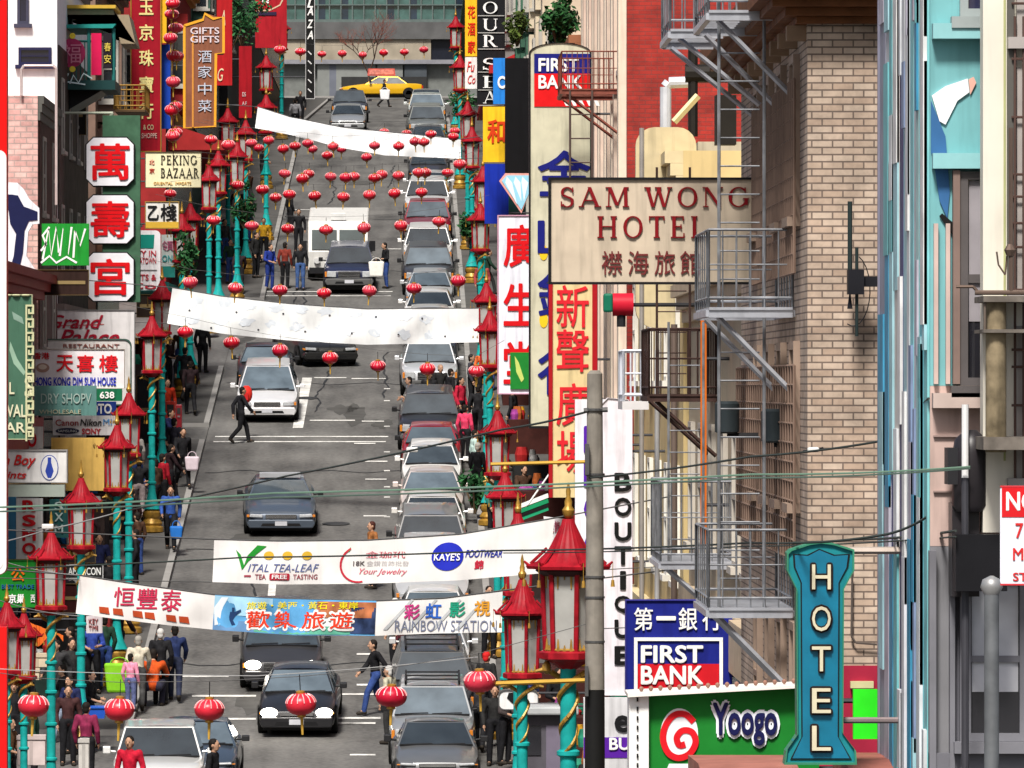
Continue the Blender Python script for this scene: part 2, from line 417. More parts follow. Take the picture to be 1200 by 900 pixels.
for x0, x1, y in ((212, 268, 793), (225, 300, 816), (390, 440, 814), (230, 300, 843), (392, 446, 842), (392, 440, 848), (418, 442, 767), (418, 440, 803), (410, 440, 885),
                  (252, 455, 512), (250, 452, 518), (363, 416, 493), (424, 450, 494), (368, 406, 443), (412, 452, 444), (310, 460, 342), (310, 458, 347), (295, 318, 404), (415, 440, 520),
                  (428, 454, 541), (428, 453, 562), (426, 453, 605), (424, 452, 640), (455, 470, 292), (338, 372, 256), (338, 366, 246), (300, 325, 700)):
    gline(x0, x1, y)
for y in (456, 470, 500, 530, 552, 571, 583, 606): gline(450, 457, y)
gline2((349, 502), (360, 443), .3); gline2((318, 700), (322, 655), .18); gline2((330, 118), (420, 112), .3)
struct(mk.build('road_markings', MPT, base=(0, 0, 0)))
pm = MB(); rq = random.Random(31)
for i in range(10):     # oil stains and worn patches, uneven in outline
    d = rq.uniform(140, 300); x = rq.uniform(-4.8, -.6); a = rq.uniform(.25, .7); b = rq.uniform(.8, 3.2); P = []
    for k in range(18):
        q = 2 * math.pi * k / 18; rr = rq.uniform(.6, 1.1); P.append((x + a * rr * math.cos(q), d + b * rr * math.sin(q)))
    pm.add([(px_, py_, G(py_) + .005) for px_, py_ in P] + [(x, d, G(d) + .005)], [(k, (k + 1) % 18, 18) for k in range(18)])
struct(pm.build('road_stains', mat((.074, .072, .068), .7, 0, .2, 2), base=(0, 0, 0)))
ts = MB()
for i in range(9):      # tar sealed cracks
    d = rq.uniform(140, 290); x = rq.uniform(-5, -.8); L_ = rq.uniform(5, 22); A_ = []; B_ = []
    for k in range(int(L_ / .6)):
        y = d + k * .6; x += rq.uniform(-.09, .09); w2 = rq.uniform(.015, .04); A_.append((x + w2, y, G(y) + .009)); B_.append((x - w2, y, G(y) + .009))
    ts.sheet(A_, B_)
for y in (152, 171, 187, 209, 246, 268):
    A_ = []; B_ = []
    for k in range(24):
        x = -5.6 + 7.2 * k / 23; yy = y + .25 * math.sin(k * .9 + y) + rq.uniform(-.1, .1); A_.append((x, yy - .05, G(yy - .05) + .009)); B_.append((x, yy + .06, G(yy + .06) + .009))
    ts.sheet(A_[::-1], B_[::-1])
struct(ts.build('tar_seams', mat((.025, .025, .025), .5, 0, .3, 3), base=(0, 0, 0)))
for x, d in ((-2.6, 152), (-1.9, 176), (-3.1, 205), (-2.4, 241)):
    o = MB().lathe([(.36, .014), (.36, .02), (.3, .022)], (0, 0, 0), 20).build('manhole_cover', mat((.06, .06, .06), .6, .5), local=True)
    o.location = (x, d, G(d)); o.rotation_euler.x = math.atan(slope(d)); tag(o, ('round iron manhole cover in the asphalt %s' % {152: 'nearest the crosswalk', 176: 'ahead of the grey sedan', 205: 'by the alley mouth', 241: 'under the white truck'}[d]), 'manhole cover', 'manhole covers')

# ------------------------------------------------------------------ paper lantern template
def make_lantern():
    r = thing('paper_lantern', 'x', 'lantern')
    MR = mat((.56, .006, .022), .28, 0, .1, 6, 0, 0, .5)
    n = 28
    prof = [(.045, .34)] + [(.18 * math.cos(R(a)) ** .8 if abs(a) < 85 else .03, .225 + .125 * math.sin(R(a))) for a in (80, 65, 50, 35, 20, 8, -4, -18, -32, -46, -60, -72, -80)] + [(.045, .11)]
    MB().lathe(prof[::-1], (0, 0, 0), n, star=lambda k, i: 1.0 if k % 2 else .955).build('shade', MR, r, 60, local=True)
    rb = MB()
    for k in range(0, 14):
        a = 2 * math.pi * (k * 2 + 1) / n
        pts = [(rr * 1.012 * math.cos(a), rr * 1.012 * math.sin(a), z) for rr, z in prof[2:7]]
        rb.tube(pts, .007, 4)
    rb.build('highlight_ribs', mat((.8, .42, .42), .3), r, local=True)  # upper ribs coloured pale to stand in for gloss highlights
    MB().lathe([(.05, .33), (.055, .37), (.03, .38)], n=10).lathe([(.03, .07), (.055, .08), (.05, .115)], n=10).build('cap', mat((.45, .25, .04), .4, .4), r, 40, local=True)
    MB().bar((0, 0, .37), (0, 0, .56), .006, 4).build('hanger', mat(BLACK, .5), r, local=True)
    MB().bar((0, 0, -.12), (0, 0, .08), .013, 6, .02).build('tassel', mat((.5, .3, .05), .6), r, local=True)
    return r
LREDS = [mat(c, r_, 0, v_, 7, .15, 0, 0, .35, g_) for c, r_, v_, g_ in (((.56, .006, .022), .3, .12, 0), ((.48, .006, .03), .38, .2, .3), ((.6, .02, .04), .34, .15, .2), ((.42, .004, .015), .3, .2, .3), ((.58, .03, .06), .45, .2, .2))]
LAN = make_lantern(); LAN_used = [False]
def lantern(px, py, wpx, label, group, d=None):
    """lantern centred at photo (px,py), width wpx: distance from its real 0.36 m diameter unless given"""
    d = d or F * .36 / wpx
    sc = wpx / F * d / .36
    loc = (PX(px, d), d, PZ(py, d) - .225 * sc)
    rz = random.uniform(0, 6.28)
    o = dup(LAN, loc, rz, random.uniform(-.13, .13), (sc * random.uniform(.95, 1.05), sc * random.uniform(.95, 1.05), sc * random.uniform(.92, 1.1)), label, group)
    for c in o.children:
        if c.name.split('.')[0] == 'shade': c.material_slots[0].link = 'OBJECT'; c.material_slots[0].material = LREDS[random.randrange(5)]
    return (loc[0], d, loc[2] + .56 * sc)

# ------------------------------------------------------------------ pagoda street lamp template (base at origin, roof top at 5.5 m)
def make_lamp():
    r = thing('street_lamp', 'x', 'street lamp')
    mt = mat(TEAL, .5, 0, .25, 6, .1, 0, 0, None, .55); mg = mat((.34, .19, .03), .4, .3, .4, 8); mr = mat((.29, .008, .016), .45, 0, .3, 7, .1, 0, 0, None, .5); mw = mat((.36, .36, .34), .35, 0, .1, 5)
    MB().lathe([(.3, 0), (.3, .12), (.24, .16), (.27, .22), (.2, .34), (.24, .4), (.24, .5), (.17, .58)], n=16).build('base', mg, r, 40, local=True)
    MB().lathe([(.24, .58), (.14, .8), (.1, 1.0), (.085, 1.2), (.08, 3.95)], n=14).build('pole', mt, r, 40, local=True)
    for z in (1.25, 1.9, 2.5, 3.05): MB().lathe([(.085, z - .04), (.115, z - .02), (.115, z + .02), (.085, z + .04)], n=14).build('collar', mt, r, 40, local=True)
    for sgn in (0, math.pi):   # coiled dragons under the lantern
        pts = []
        for k in range(26):
            t = k / 25; a = sgn + t * 8.5; rr = .12 + .02 * math.sin(t * 20) + (.16 * max(0, t - .75) * 4)
            pts.append((rr * math.cos(a), rr * math.sin(a), 2.75 + t * 1.0))
        mb = MB()
        for i, (a, b) in enumerate(zip(pts, pts[1:])): mb.bar(a, b, .02 + .02 * i / 25, 6, .02 + .02 * (i + 1) / 25)
        hx, hy, hz = pts[-1]
        mb.lathe([(.02, -.06), (.07, -.02), (.06, .05), (.02, .09)], (hx, hy, hz), 8)
        mb.bar((hx, hy, hz), (hx * 1.5, hy * 1.5, hz - .03), .035, 6, .02)
        mb.bar((hx, hy, hz + .05), (hx * .9, hy * .9, hz + .16), .015, 4, .004)
        mb.build('dragon', mg, r, 50, local=True)
    H = 6; c = 3.84
    MB().lathe([(.1, c - .1), (.3, c), (.42, c + .03), (.42, c + .1), (.36, c + .12)], n=H).build('tray', mr, r, local=True)
    hx = lambda k, rad: (rad * math.cos(2 * math.pi * k / H), rad * math.sin(2 * math.pi * k / H))
    z0, z1 = c + .12, c + 1.04
    pn = MB().lathe([(.3, z0), (.33, z1)], n=H); pn.build('glass', mw, r, local=True)
    po = MB(); fl = MB()
    for k in range(H):
        x, y = hx(k, .335); x2, y2 = hx(k, .36)
        po.bar((x * .95, y * .95, z0 - .02), (x2, y2, z1), .036, 6)
        xa, ya = hx(k, .325); xb, yb = hx(k + 1, .325)
        for t0, hgt in ((.22, .2), (.5, .1), (.78, .2)):
            px_, py_ = xa + (xb - xa) * t0, ya + (yb - ya) * t0
            fl.bar((px_, py_, z0), (px_, py_, z0 + hgt * .7), .03, 4, .01); fl.bar((px_ * 1.03, py_ * 1.03, z1), (px_ * 1.03, py_ * 1.03, z1 - hgt), .03, 4, .01)
        for zz in (z0 + .01, z1 - .03):
            q = 1.0 if zz < z0 + .1 else 1.06
            fl.bar((xa * q, ya * q, zz), (xb * q, yb * q, zz), .022, 4)
    po.build('posts', mr, r, local=True)
    fl.build('filigree', mg, r, local=True)
    e = z1 + .02
    MB().lathe([(.36, z1 - .06), (.46, z1), (.43, e + .05)], n=H).build('eave', mat((.05, .02, .02), .6), r, local=True)
    n = 48
    def star(k, i): return (.965 if k % 2 and i > 0 else 1.0) + (.22 if i < 2 else .1 if i == 2 else 0) * (abs(math.cos(3 * 2 * math.pi * k / n)) ** 6)
    mb = MB().lathe([(.47, e), (.49, e + .035), (.4, e + .09), (.28, e + .22), (.18, e + .38), (.1, e + .52), (.08, e + .58)], n=n, star=star)
    for k in range(H):
        x, y = hx(k, .6); x1, y1 = hx(k, .53); x3, y3 = hx(k, .3)
        mb.bar((x1, y1, e + .02), (x * 1.03, y * 1.03, e + .09), .03, 5, .012)
        mb.bar((x3, y3, e + .24), (x1, y1, e + .06), .022, 5)
    mb.build('roof', mr, r, 20, local=True)
    MB().lathe([(.03, e + .58), (.075, e + .62), (.09, e + .68), (.05, e + .73), (.055, e + .78), (.03, e + .84), (.035, e + .9), (.008, e + 1.0)], n=10).build('finial', mg, r, 50, local=True)
    bl = MB()
    for k in range(H):
        x, y = hx(k, .62); bl.bar((x, y, e + .08), (x, y, e - .12), .006, 4); bl.lathe([(.03, e - .2), (.02, e - .12)], (x, y, 0), 6)
    bl.build('bells', mg, r, local=True)
    for c_ in r.children:
        if c_.name.split('.')[0] in ('dragon', 'tray', 'glass', 'posts', 'filigree', 'eave', 'roof', 'finial', 'bells'):
            for v_ in c_.data.vertices: v_.co = Vector((v_.co.x * .72, v_.co.y * .72, 5.5 - (5.5 - v_.co.z) * .9))
    return r
LAMP = make_lamp()   # roof top about 5.5 m

# ------------------------------------------------------------------ cars
def loft(st, n_side=None):
    """stations: (y, half width, z low, z top, crown)  -> closed car body with rounded shoulders"""
    mb = MB(); v = []
    def sec(y, w, zl, zt, cr):
        h = zt - zl
        half = [(.0, zl), (w * .82, zl), (w * .97, zl + h * .1), (w, zl + h * .35), (w * .99, zl + h * .62), (w * .955, zt - h * .1), (w * .87, zt - h * .015), (w * .45, zt + cr * .75), (0, zt + cr)]
        return [(x, y, z) for x, z in half] + [(-x, y, z) for x, z in half[-2:0:-1]]
    S = [sec(*q) for q in st]; n = len(S[0])
    for q in S: v += q
    f = []
    for j in range(len(S) - 1):
        for k in range(n): f.append((j * n + k, j * n + (k + 1) % n, (j + 1) * n + (k + 1) % n, (j + 1) * n + k))
    f += [tuple(range(n))[::-1], tuple(range((len(S) - 1) * n, len(S) * n))]
    return mb.add(v, f)
KIND = {   # L, W, H, belt, hood z at nose, cowl z, deck z, [y base of windscreen, top of windscreen, rear top, rear base], roof half width, base half width
 'sedan':   (4.6, 1.76, 1.44, .92, .70, .93, .98, (-.98, -.22, 1.02, 1.62), .60, .80),
 'big':     (5.3, 1.96, 1.46, .95, .74, .94, .98, (-1.05, -.2, 1.05, 1.7), .66, .88),
 'hatch':   (4.1, 1.70, 1.48, .94, .72, .96, 1.0, (-1.0, -.2, 1.5, 1.9), .58, .78),
 'suv':     (4.75, 1.86, 1.78, 1.08, .98, 1.10, 1.1, (-1.0, -.45, 2.0, 2.25), .68, .86),
 'minivan': (4.9, 1.90, 1.76, 1.02, .78, 1.0, 1.05, (-1.45, -.35, 2.05, 2.3), .66, .88),
 'pickup':  (5.3, 1.94, 1.82, 1.08, 1.0, 1.12, 1.1, (-1.0, -.4, .9, 1.1), .7, .88)}
def quad_in(P, k, off):
    """shrink quad P by k metres and push it off along its normal"""
    P = [Vector(p) for p in P]; c = sum(P, Vector()) / 4
    n = (P[1] - P[0]).cross(P[2] - P[0]).normalized()
    out = []
    for i in range(4):
        a = (P[i - 1] - P[i]).normalized(); b = (P[(i + 1) % 4] - P[i]).normalized()
        out.append(P[i] + (a + b) * k + n * off)
    return out, n
def make_car(kind, paint, lit=False, label='x', group=None, rack=False, dark_trim=True, plate=True, metallic=.3):
    L, Wd, H, belt, zn, zc, zd, ws, rw, bw = KIND[kind]
    r = thing({'suv': 'parked_suv', 'pickup': 'pickup_truck', 'minivan': 'minivan'}.get(kind, 'car'), label, {'suv': 'SUV', 'pickup': 'pickup truck', 'minivan': 'minivan'}.get(kind, 'car'), (0, 0, 0), group)
    dkp = sum(paint) < .15; mp = mat(paint, .3, 0 if dkp else metallic, .06, 2, 0, 0, .25 if dkp else .6, .4, .0); mk_ = mat((.015, .015, .016), .45); gk = random.choice((.6, 1.0, 1.7, 2.4)); mgl = glass((.04 * gk, .052 * gk, .062 * gk)); mch = mat((.5, .5, .5), .25, .9)  # glass base colour lightened per car to imitate windscreen glare
    w = Wd / 2; f, b = -L / 2, L / 2
    zl = .26 if kind not in ('suv', 'pickup') else .36
    boxy = kind in ('suv', 'pickup')
    st = [(f, w * .74, zl + .12, zn - .16, .0), (f + .06, w * .84, zl + .04, zn - .05, .012), (f + .22, w * .93, zl, zn + .02, .02), (f + .7, w * .985, zl, zn + .1 * (zc - zn) / .2 if False else zn + (zc - zn) * .45, .03),
          (ws[0] - .05, w, zl, zc, .03), (0, w, zl, belt + .02, .01), (ws[3] - .1, w, zl, zd, .01), (b - .45, w * .97, zl, zd - .01, .02), (b - .1, w * .9, zl + .04, zd - .06, .02), (b, w * .8, zl + .12, zd - .2, 0)]
    loft(st).build('body', mp, r, 32, local=True)
    # greenhouse
    z0, z1 = belt - .03, H
    ya, yb, yc, yd = ws
    Bq = [(-bw, ya, z0 + (zc - belt)), (bw, ya, z0 + (zc - belt)), (bw, yd, z0), (-bw, yd, z0)]
    Tq = [(-rw, yb, z1 - .05), (rw, yb, z1 - .05), (rw * .97, yc, z1 - .06), (-rw * .97, yc, z1 - .06)]
    mb = MB(); mb.add(Bq + Tq, [(0, 1, 5, 4), (1, 2, 6, 5), (2, 3, 7, 6), (3, 0, 4, 7), (0, 3, 2, 1)])
    # curved roof
    nx, ny = 6, 6; o = len(mb.v); V = []
    for j in range(ny + 1):
        t = j / ny; y = yb + (yc - yb) * t; wx = rw * (1 - .03 * t)
        for i in range(nx + 1):
            u = -1 + 2 * i / nx
            V.append((wx * u, y, z1 - .055 + .055 * (1 - u * u) ** .6 * (1 - (2 * t - 1) ** 4 * .5)))
    mb.add(V, [(j * (nx + 1) + i, j * (nx + 1) + i + 1, (j + 1) * (nx + 1) + i + 1, (j + 1) * (nx + 1) + i) for j in range(ny) for i in range(nx)])
    mb.build('roof', mp, r, 30, local=True)
    def pane(nm, P, k, m=mgl, lab=None):
        q, n = quad_in(P, k, .006); q2 = [p - n * .02 for p in q]
        mbb = MB().add(q + q2, [(0, 1, 2, 3), (0, 4, 5, 1), (1, 5, 6, 2), (2, 6, 7, 3), (3, 7, 4, 0)])
        return mbb.build(nm, m, r, local=True)
    pane('windscreen', [Bq[0], Bq[1], Tq[1], Tq[0]], .035)
    rbox(-bw * .93, bw * .93, ya - .09, ya - .01, zc + .0, zc + .035).build('cowl', mk_, r, local=True)
    pane('rear_window', [Bq[2], Bq[3], Tq[3], Tq[2]], .06)
    for sgn in (1, -1):
        i0, i1, j0, j1 = (1, 2, 1, 2) if sgn > 0 else (0, 3, 0, 3)
        A, Bb, C, Dd = Vector(Bq[i0]), Vector(Bq[i1]), Vector(Tq[j1]), Vector(Tq[j0])
        ts = (.0, .47, 1.0) if kind != 'pickup' else (0, 1.0)
        for ta, tb in zip(ts, ts[1:]):
            P = [A.lerp(Bb, ta), A.lerp(Bb, tb), Dd.lerp(C, tb), Dd.lerp(C, ta)]
            if sgn < 0: P = [P[1], P[0], P[3], P[2]]
            pane('side_window', P, .05)
    # wipers, seats seen through are left to the glass
    wp = MB()
    A, Bq1, T0, T1 = Vector(Bq[0]), Vector(Bq[1]), Vector(Tq[0]), Vector(Tq[1])
    for u0, u1 in ((.1, .45), (.5, .88)):
        p = A.lerp(Bq1, u0).lerp(T0.lerp(T1, u0), .07); q = A.lerp(Bq1, u1).lerp(T0.lerp(T1, u1), .1)
        wp.bar(p + Vector((0, -.03, .02)), q + Vector((0, -.03, .02)), .012, 4)
    wp.build('wipers', mk_, r, local=True)
    # front: grille, bumper, lamps, plate
    zb = zl + .08
    bp = MB().prism([(-w * .86, zb - .06), (w * .86, zb - .06), (w * .93, zb + .08), (w * .88, zb + .2), (-w * .88, zb + .2), (-w * .93, zb + .08)], f - .09, f + .25)
    bev(bp.build('bumper', mp if not boxy else mat((.1, .1, .1), .5), r, local=True), .03)
    MB().prism([(-w * .55, zb + .0), (w * .55, zb + .0), (w * .5, zb + .09), (-w * .5, zb + .09)], f - .094, f).build('air_intake', mk_, r, local=True)
    gz0, gz1 = zb + .23, zn - .06
    gr = MB().box(-w * .42, w * .42, f - .03, f + .1, gz0, gz1)
    gg = gr.build('grille', mk_, r, local=True)
    gb = MB()
    for i in range(4): z = gz0 + (gz1 - gz0) * (i + .5) / 4; gb.box(-w * .41, w * .41, f - .042, f - .02, z - .008, z + .008)
    gb.build('grille_bars', mch, gg, local=True)
    for s in (1, -1):
        hl = MB().prism([(s * w * .5, gz0 + .02), (s * w * .86, gz0 + .04), (s * w * .84, gz1 + .02), (s * w * .5, gz1 + .01)], f - .035, f + .2)
        if lit: hl = blob(MB(), (s * w * .69, f + .05, (gz0 + gz1) / 2 + .03), .19, .16, .115, 16)
        h = bev(hl.build('headlight', mat((1, .93, .8), .2, 0, 0, 1, 0, 12) if lit else mat((.5, .52, .54), .12, .2, .2, 8, 0, 0, .5), r, local=True), .02)
        MB().box(min(s * w * .86, s * w * .93), max(s * w * .86, s * w * .93), f + .02, f + .2, gz0 + .04, gz1 - .02).build('indicator', mat((.6, .2, .02), .3), r, local=True)
        mm = MB(); zz = zc + .06
        mm.prismx([(ya + .26, zz), (ya + .42, zz), (ya + .42, zz + .13), (ya + .28, zz + .12)], s * (w + .03), s * (w + .18)) if s > 0 else mm.prismx([(ya + .26, zz), (ya + .42, zz), (ya + .42, zz + .16), (ya + .28, zz + .15)], -(w + .18), -(w + .03))
        mm.bar((s * (w - .08), ya + .36, zz + .03), (s * (w + .06), ya + .36, zz + .05), .03)
        bev(mm.build('mirror', mk_ if sum(paint) < 1.2 else mp, r, local=True), .02)
        tl = MB().box(min(s * w * .6, s * w * .88), max(s * w * .6, s * w * .88), b - .06, b + .012, zd - .32, zd - .14).build('taillight', mat((.45, .01, .01), .25), r, local=True)
        for yy in (f + .85, b - .9):
            rr = .32 if not boxy else .37
            x0 = s * (w - .2); x1 = s * (w + .008)
            wl = MB()
            prof = [(rr * .6, 0), (rr * .92, .005), (rr, .04), (rr, .17), (rr * .92, .2), (rr * .6, .205)]
            wl.v = []; wl.f = []
            wl.lathe(prof, n=18)
            wl.v = [(x0 + s * z, yy + x, y + rr) for x, y, z in wl.v]
            t = wl.build('tyre', mat((.012, .012, .012), .8), r, 40, local=True)
            rm = MB().lathe([(rr * .1, .2), (rr * .62, .19), (rr * .6, .1)], n=14); rm.v = [(x0 + s * z, yy + x, y + rr) for x, y, z in rm.v]
            rm.build('rim', mch, t, 40, local=True)
            ar = MB().lathe([(rr * 1.22, 0), (rr * 1.22, .01)], n=20); ar.v = [(s * (w - .0) + s * z * .5, yy + x, max(y + rr, zl)) for x, y, z in ar.v]
            ar.build('wheel_arch', mk_, r, local=True)
    if plate: MB().box(-.16, .16, f - .102, f - .09, zb + .02, zb + .15).build('licence_plate', mat((.55, .56, .6), .4), r, local=True)
    MB().box(-w * .85, w * .85, f + .25, b - .25, .16, zl + .05).build('underbody', mk_, r, local=True)
    if rack:
        rk = MB()
        for s in (1, -1): rk.bar((s * rw * .85, yb + .1, H + .06), (s * rw * .85, yc - .1, H + .05), .022); [rk.bar((s * rw * .85, y, H - .03), (s * rw * .85, y, H + .06), .02) for y in (yb + .15, yc - .15)]
        for t in (.2, .5, .8): rk.bar((-rw * .85, yb + (yc - yb) * t, H + .06), (rw * .85, yb + (yc - yb) * t, H + .06), .02)
        rk.build('roof_rack', mk_, r, local=True)
    return r
def put(o, px, d, rz=0, x=None, pitch=True):
    X = PX(px, d) if x is None else x
    k_ = random.uniform(.97, 1.02) * .97; o.scale = (k_, k_, k_ * random.uniform(.87, .93))
    o.location = (X, d, G(d) + .004); o.rotation_euler = (math.atan(slope(d)) if pitch else 0, 0, rz)
    return o

# ------------------------------------------------------------------ people
def fuse(mb, name, vox, m, parent=None, smooth_it=3):
    ob = mb.build(name, m, None, local=True)
    md = ob.modifiers.new('r', 'REMESH'); md.mode = 'VOXEL'; md.voxel_size = vox; md.use_smooth_shade = True
    ms = ob.modifiers.new('s', 'SMOOTH'); ms.iterations = smooth_it; ms.factor = .5
    bpy.context.view_layer.update()
    dg = bpy.context.evaluated_depsgraph_get()
    me = bpy.data.meshes.new_from_object(ob.evaluated_get(dg))
    ob.modifiers.clear(); old = ob.data; ob.data = me; bpy.data.meshes.remove(old)
    me.name = name
    for p in me.polygons: p.use_smooth = True
    if not me.materials: me.materials.append(m)
    ob.parent = parent
    return ob
def blob(mb, c, rx, ry, rz, n=12):
    pr = [(math.sin(math.pi * k / 8), -math.cos(math.pi * k / 8)) for k in range(1, 8)]
    o = len(mb.v); mb.lathe([(a, b) for a, b in pr], (0, 0, 0), n)
    mb.v[o:] = [(c[0] + x * rx, c[1] + y * ry, c[2] + z * rz) for x, y, z in mb.v[o:]]
    return mb
def limb(mb, pts, rs):
    for (a, b), (ra, rb) in zip(zip(pts, pts[1:]), zip(rs, rs[1:])): mb.bar(a, b, ra, 10, rb)
    for p, q in zip(pts, rs): blob(mb, p, q, q, q, 10)
    return mb
POSES = {
 'stand': dict(hipz=.93, legs=[((.1, 0, .93), (.105, -.02, .5), (.11, .02, .08), (.12, -.14, .04)), ((-.1, 0, .93), (-.11, -.01, .5), (-.12, .03, .08), (-.14, -.12, .04))],
              arms=[((.19, .01, 1.42), (.26, .04, 1.14), (.25, -.06, .9)), ((-.19, .01, 1.42), (-.26, .03, 1.14), (-.24, -.08, .9))], ch=(0, 0, 1.25), nk=(0, .0, 1.5), hd=(0, -.02, 1.62)),
 'walk': dict(hipz=.91, legs=[((.09, 0, .91), (.1, -.22, .52), (.1, -.3, .1), (.1, -.44, .05)), ((-.09, 0, .91), (-.1, .06, .48), (-.1, .36, .16), (-.1, .28, .04))],
              arms=[((.19, .0, 1.4), (.25, .16, 1.16), (.23, .16, .9)), ((-.19, .0, 1.4), (-.25, -.12, 1.16), (-.22, -.3, .98))], ch=(0, -.02, 1.24), nk=(0, -.04, 1.48), hd=(0, -.07, 1.6)),
 'hold': dict(hipz=.93, legs=[((.1, 0, .93), (.12, -.03, .5), (.13, .0, .08), (.15, -.14, .04)), ((-.1, 0, .93), (-.1, .02, .5), (-.1, .08, .08), (-.11, -.06, .04))],
              arms=[((.19, .0, 1.41), (.26, -.02, 1.13), (.1, -.27, 1.1)), ((-.19, .0, 1.41), (-.27, -.02, 1.14), (-.14, -.28, 1.05))], ch=(0, .0, 1.25), nk=(0, -.02, 1.5), hd=(0, -.06, 1.61)),
 'crouch': dict(hipz=.42, legs=[((.12, .1, .42), (.2, -.34, .5), (.18, -.12, .08), (.2, -.3, .04)), ((-.12, .1, .42), (-.2, -.34, .5), (-.18, -.12, .08), (-.2, -.3, .04))],
              arms=[((.2, -.14, .88), (.28, -.3, .66), (.14, -.5, .6)), ((-.2, -.14, .88), (-.28, -.3, .66), (-.14, -.48, .58))], ch=(0, -.03, .7), nk=(0, -.2, .96), hd=(0, -.28, 1.06))}
PT = {}
def person_template(pose):
    P = POSES[pose]; hz = P['hipz']; ch = Vector(P['ch']); nk = Vector(P['nk']); hd = Vector(P['hd'])
    pel = Vector((0, (P['legs'][0][0][1]), hz + .06))
    skin = mat((.45, .26, .17), .55, 0, .05, 8)
    r = thing('person', 'x', 'person')
    b = MB()
    blob(b, hd, .078, .098, .118); blob(b, hd + Vector((0, -.02, -.06)), .06, .07, .07)
    b.bar(nk - Vector((0, 0, .06)), hd, .055, 10, .05)
    b.bar(hd + Vector((0, -.085, .0)), hd + Vector((0, -.115, -.03)), .014, 6, .02)   # nose
    for s in (1, -1): blob(b, hd + Vector((s * .08, .01, -.01)), .014, .025, .035, 8)  # ears
    limb(b, [pel, ch, nk - Vector((0, 0, .12))], [.08, .085, .05])
    for l in P['legs']: limb(b, list(l[:3]), [.07, .046, .036]); limb(b, [l[2], l[3]], [.04, .03])
    for a in P['arms']:
        s = 1 if a[0][0] > 0 else -1
        limb(b, list(a), [.042, .036, .028])
        wv = (Vector(a[2]) - Vector(a[1])).normalized(); wr = Vector(a[2])
        side = wv.cross(Vector((1, 0, 0)))
        if side.length < .2: side = Vector((0, 0, 1))
        side.normalize()
        pc = wr + wv * .07; b.bar(wr, pc + wv * .02, .028, 8, .032); blob(b, pc, .034, .034, .034, 8)
        for k, ln in enumerate((.065, .075, .07, .055)):     # four curled fingers
            o = side * (.026 - .0175 * k)
            k1 = pc + o + wv * .03; k2 = k1 + wv * ln * .55; k3 = k2 + wv * ln * .4 - Vector((s * .018, 0, 0))
            b.bar(k1, k2, .0095, 6, .009); b.bar(k2, k3, .009, 6, .007)
        b.bar(wr + wv * .03 + side * .025, wr + wv * .07 + side * .06, .012, 6, .009); b.bar(wr + wv * .07 + side * .06, wr + wv * .1 + side * .06, .009, 6, .007)
    fuse(b, 'body', .009, skin, r, 2)
    j = MB()
    limb(j, [pel - Vector((0, 0, .02)), pel.lerp(ch, .5), ch, ch.lerp(nk, .6)], [.14, .135, .148, .11])
    for s in (1, -1): limb(j, [ch.lerp(nk, .35) + Vector((s * .06, 0, 0)), Vector(P['arms'][0 if s > 0 else 1][0])], [.11, .07])
    for a in P['arms']: limb(j, list(a), [.07, .06, .046])
    j.v = [(x, (y - ch.y) * (.8 if pose != 'crouch' else 1) + ch.y if abs(x) < .2 else y, z) for x, y, z in j.v]
    fuse(j, 'jacket', .016, mat(BLACK), r, 4)
    t = MB()
    for l in P['legs']: limb(t, [pel, l[0], l[1], l[2]], [.12, .105, .075, .062])
    fuse(t, 'trousers', .016, mat(BLACK), r, 3)
    s_ = MB()
    for l in P['legs']: limb(s_, [Vector(l[2]) - Vector((0, -.02, .03)), l[3]], [.055, .045])
    s_.v = [(x, y, max(z, .005)) for x, y, z in s_.v]
    fuse(s_, 'shoes', .012, mat((.03, .025, .02)), r, 2)
    h = MB(); blob(h, hd + Vector((0, .022, .035)), .088, .098, .1); blob(h, hd + Vector((0, .05, -.03)), .075, .06, .09)
    fuse(h, 'hair', .012, mat((.015, .012, .01)), r, 2)
    ey = MB()
    for s in (1, -1): blob(ey, hd + Vector((s * .032, -.088, .012)), .012, .01, .008, 6)
    ey.bar(hd + Vector((-.022, -.09, -.062)), hd + Vector((.022, -.09, -.062)), .006, 4)
    ey.build('face_features', mat((.06, .025, .02)), r, local=True)
    return r
PGRP = None
def person(px, py, label, jacket=BLACK, trousers=(.02, .02, .03), pose='stand', rz=0, hair=(.015, .012, .01), sc=1.0, d=None, x=None, skin=None, hat=None, group='pedestrians', dz=0):
    if pose not in PT: PT[pose] = person_template(pose)
    d = d or solve_d(py, CURB if (px < 300 or px > 560) else 0)
    sc *= .93
    X = PX(px, d) if x is None else x
    on_walk = X < KL(d) or X > KR
    cross = X < 0 and (126 < d < 142 or 213 < d < 235 or 193.5 < d < 197.5)
    z = G(d) + (CURB if on_walk and not cross else 0.0) + dz
    o = dup(PT[pose], (X, d, z), rz, 0, sc, label, group)
    for c in o.children:
        k = c.name.split('.')[0]
        m = {'jacket': mat(jacket, .75, 0, .35, 9, .5), 'trousers': mat(trousers, .8, 0, .3, 9, .5), 'hair': mat(hat or hair, .7)}.get(k)
        if m:
            c.material_slots[0].link = 'OBJECT'; c.material_slots[0].material = m
    return o

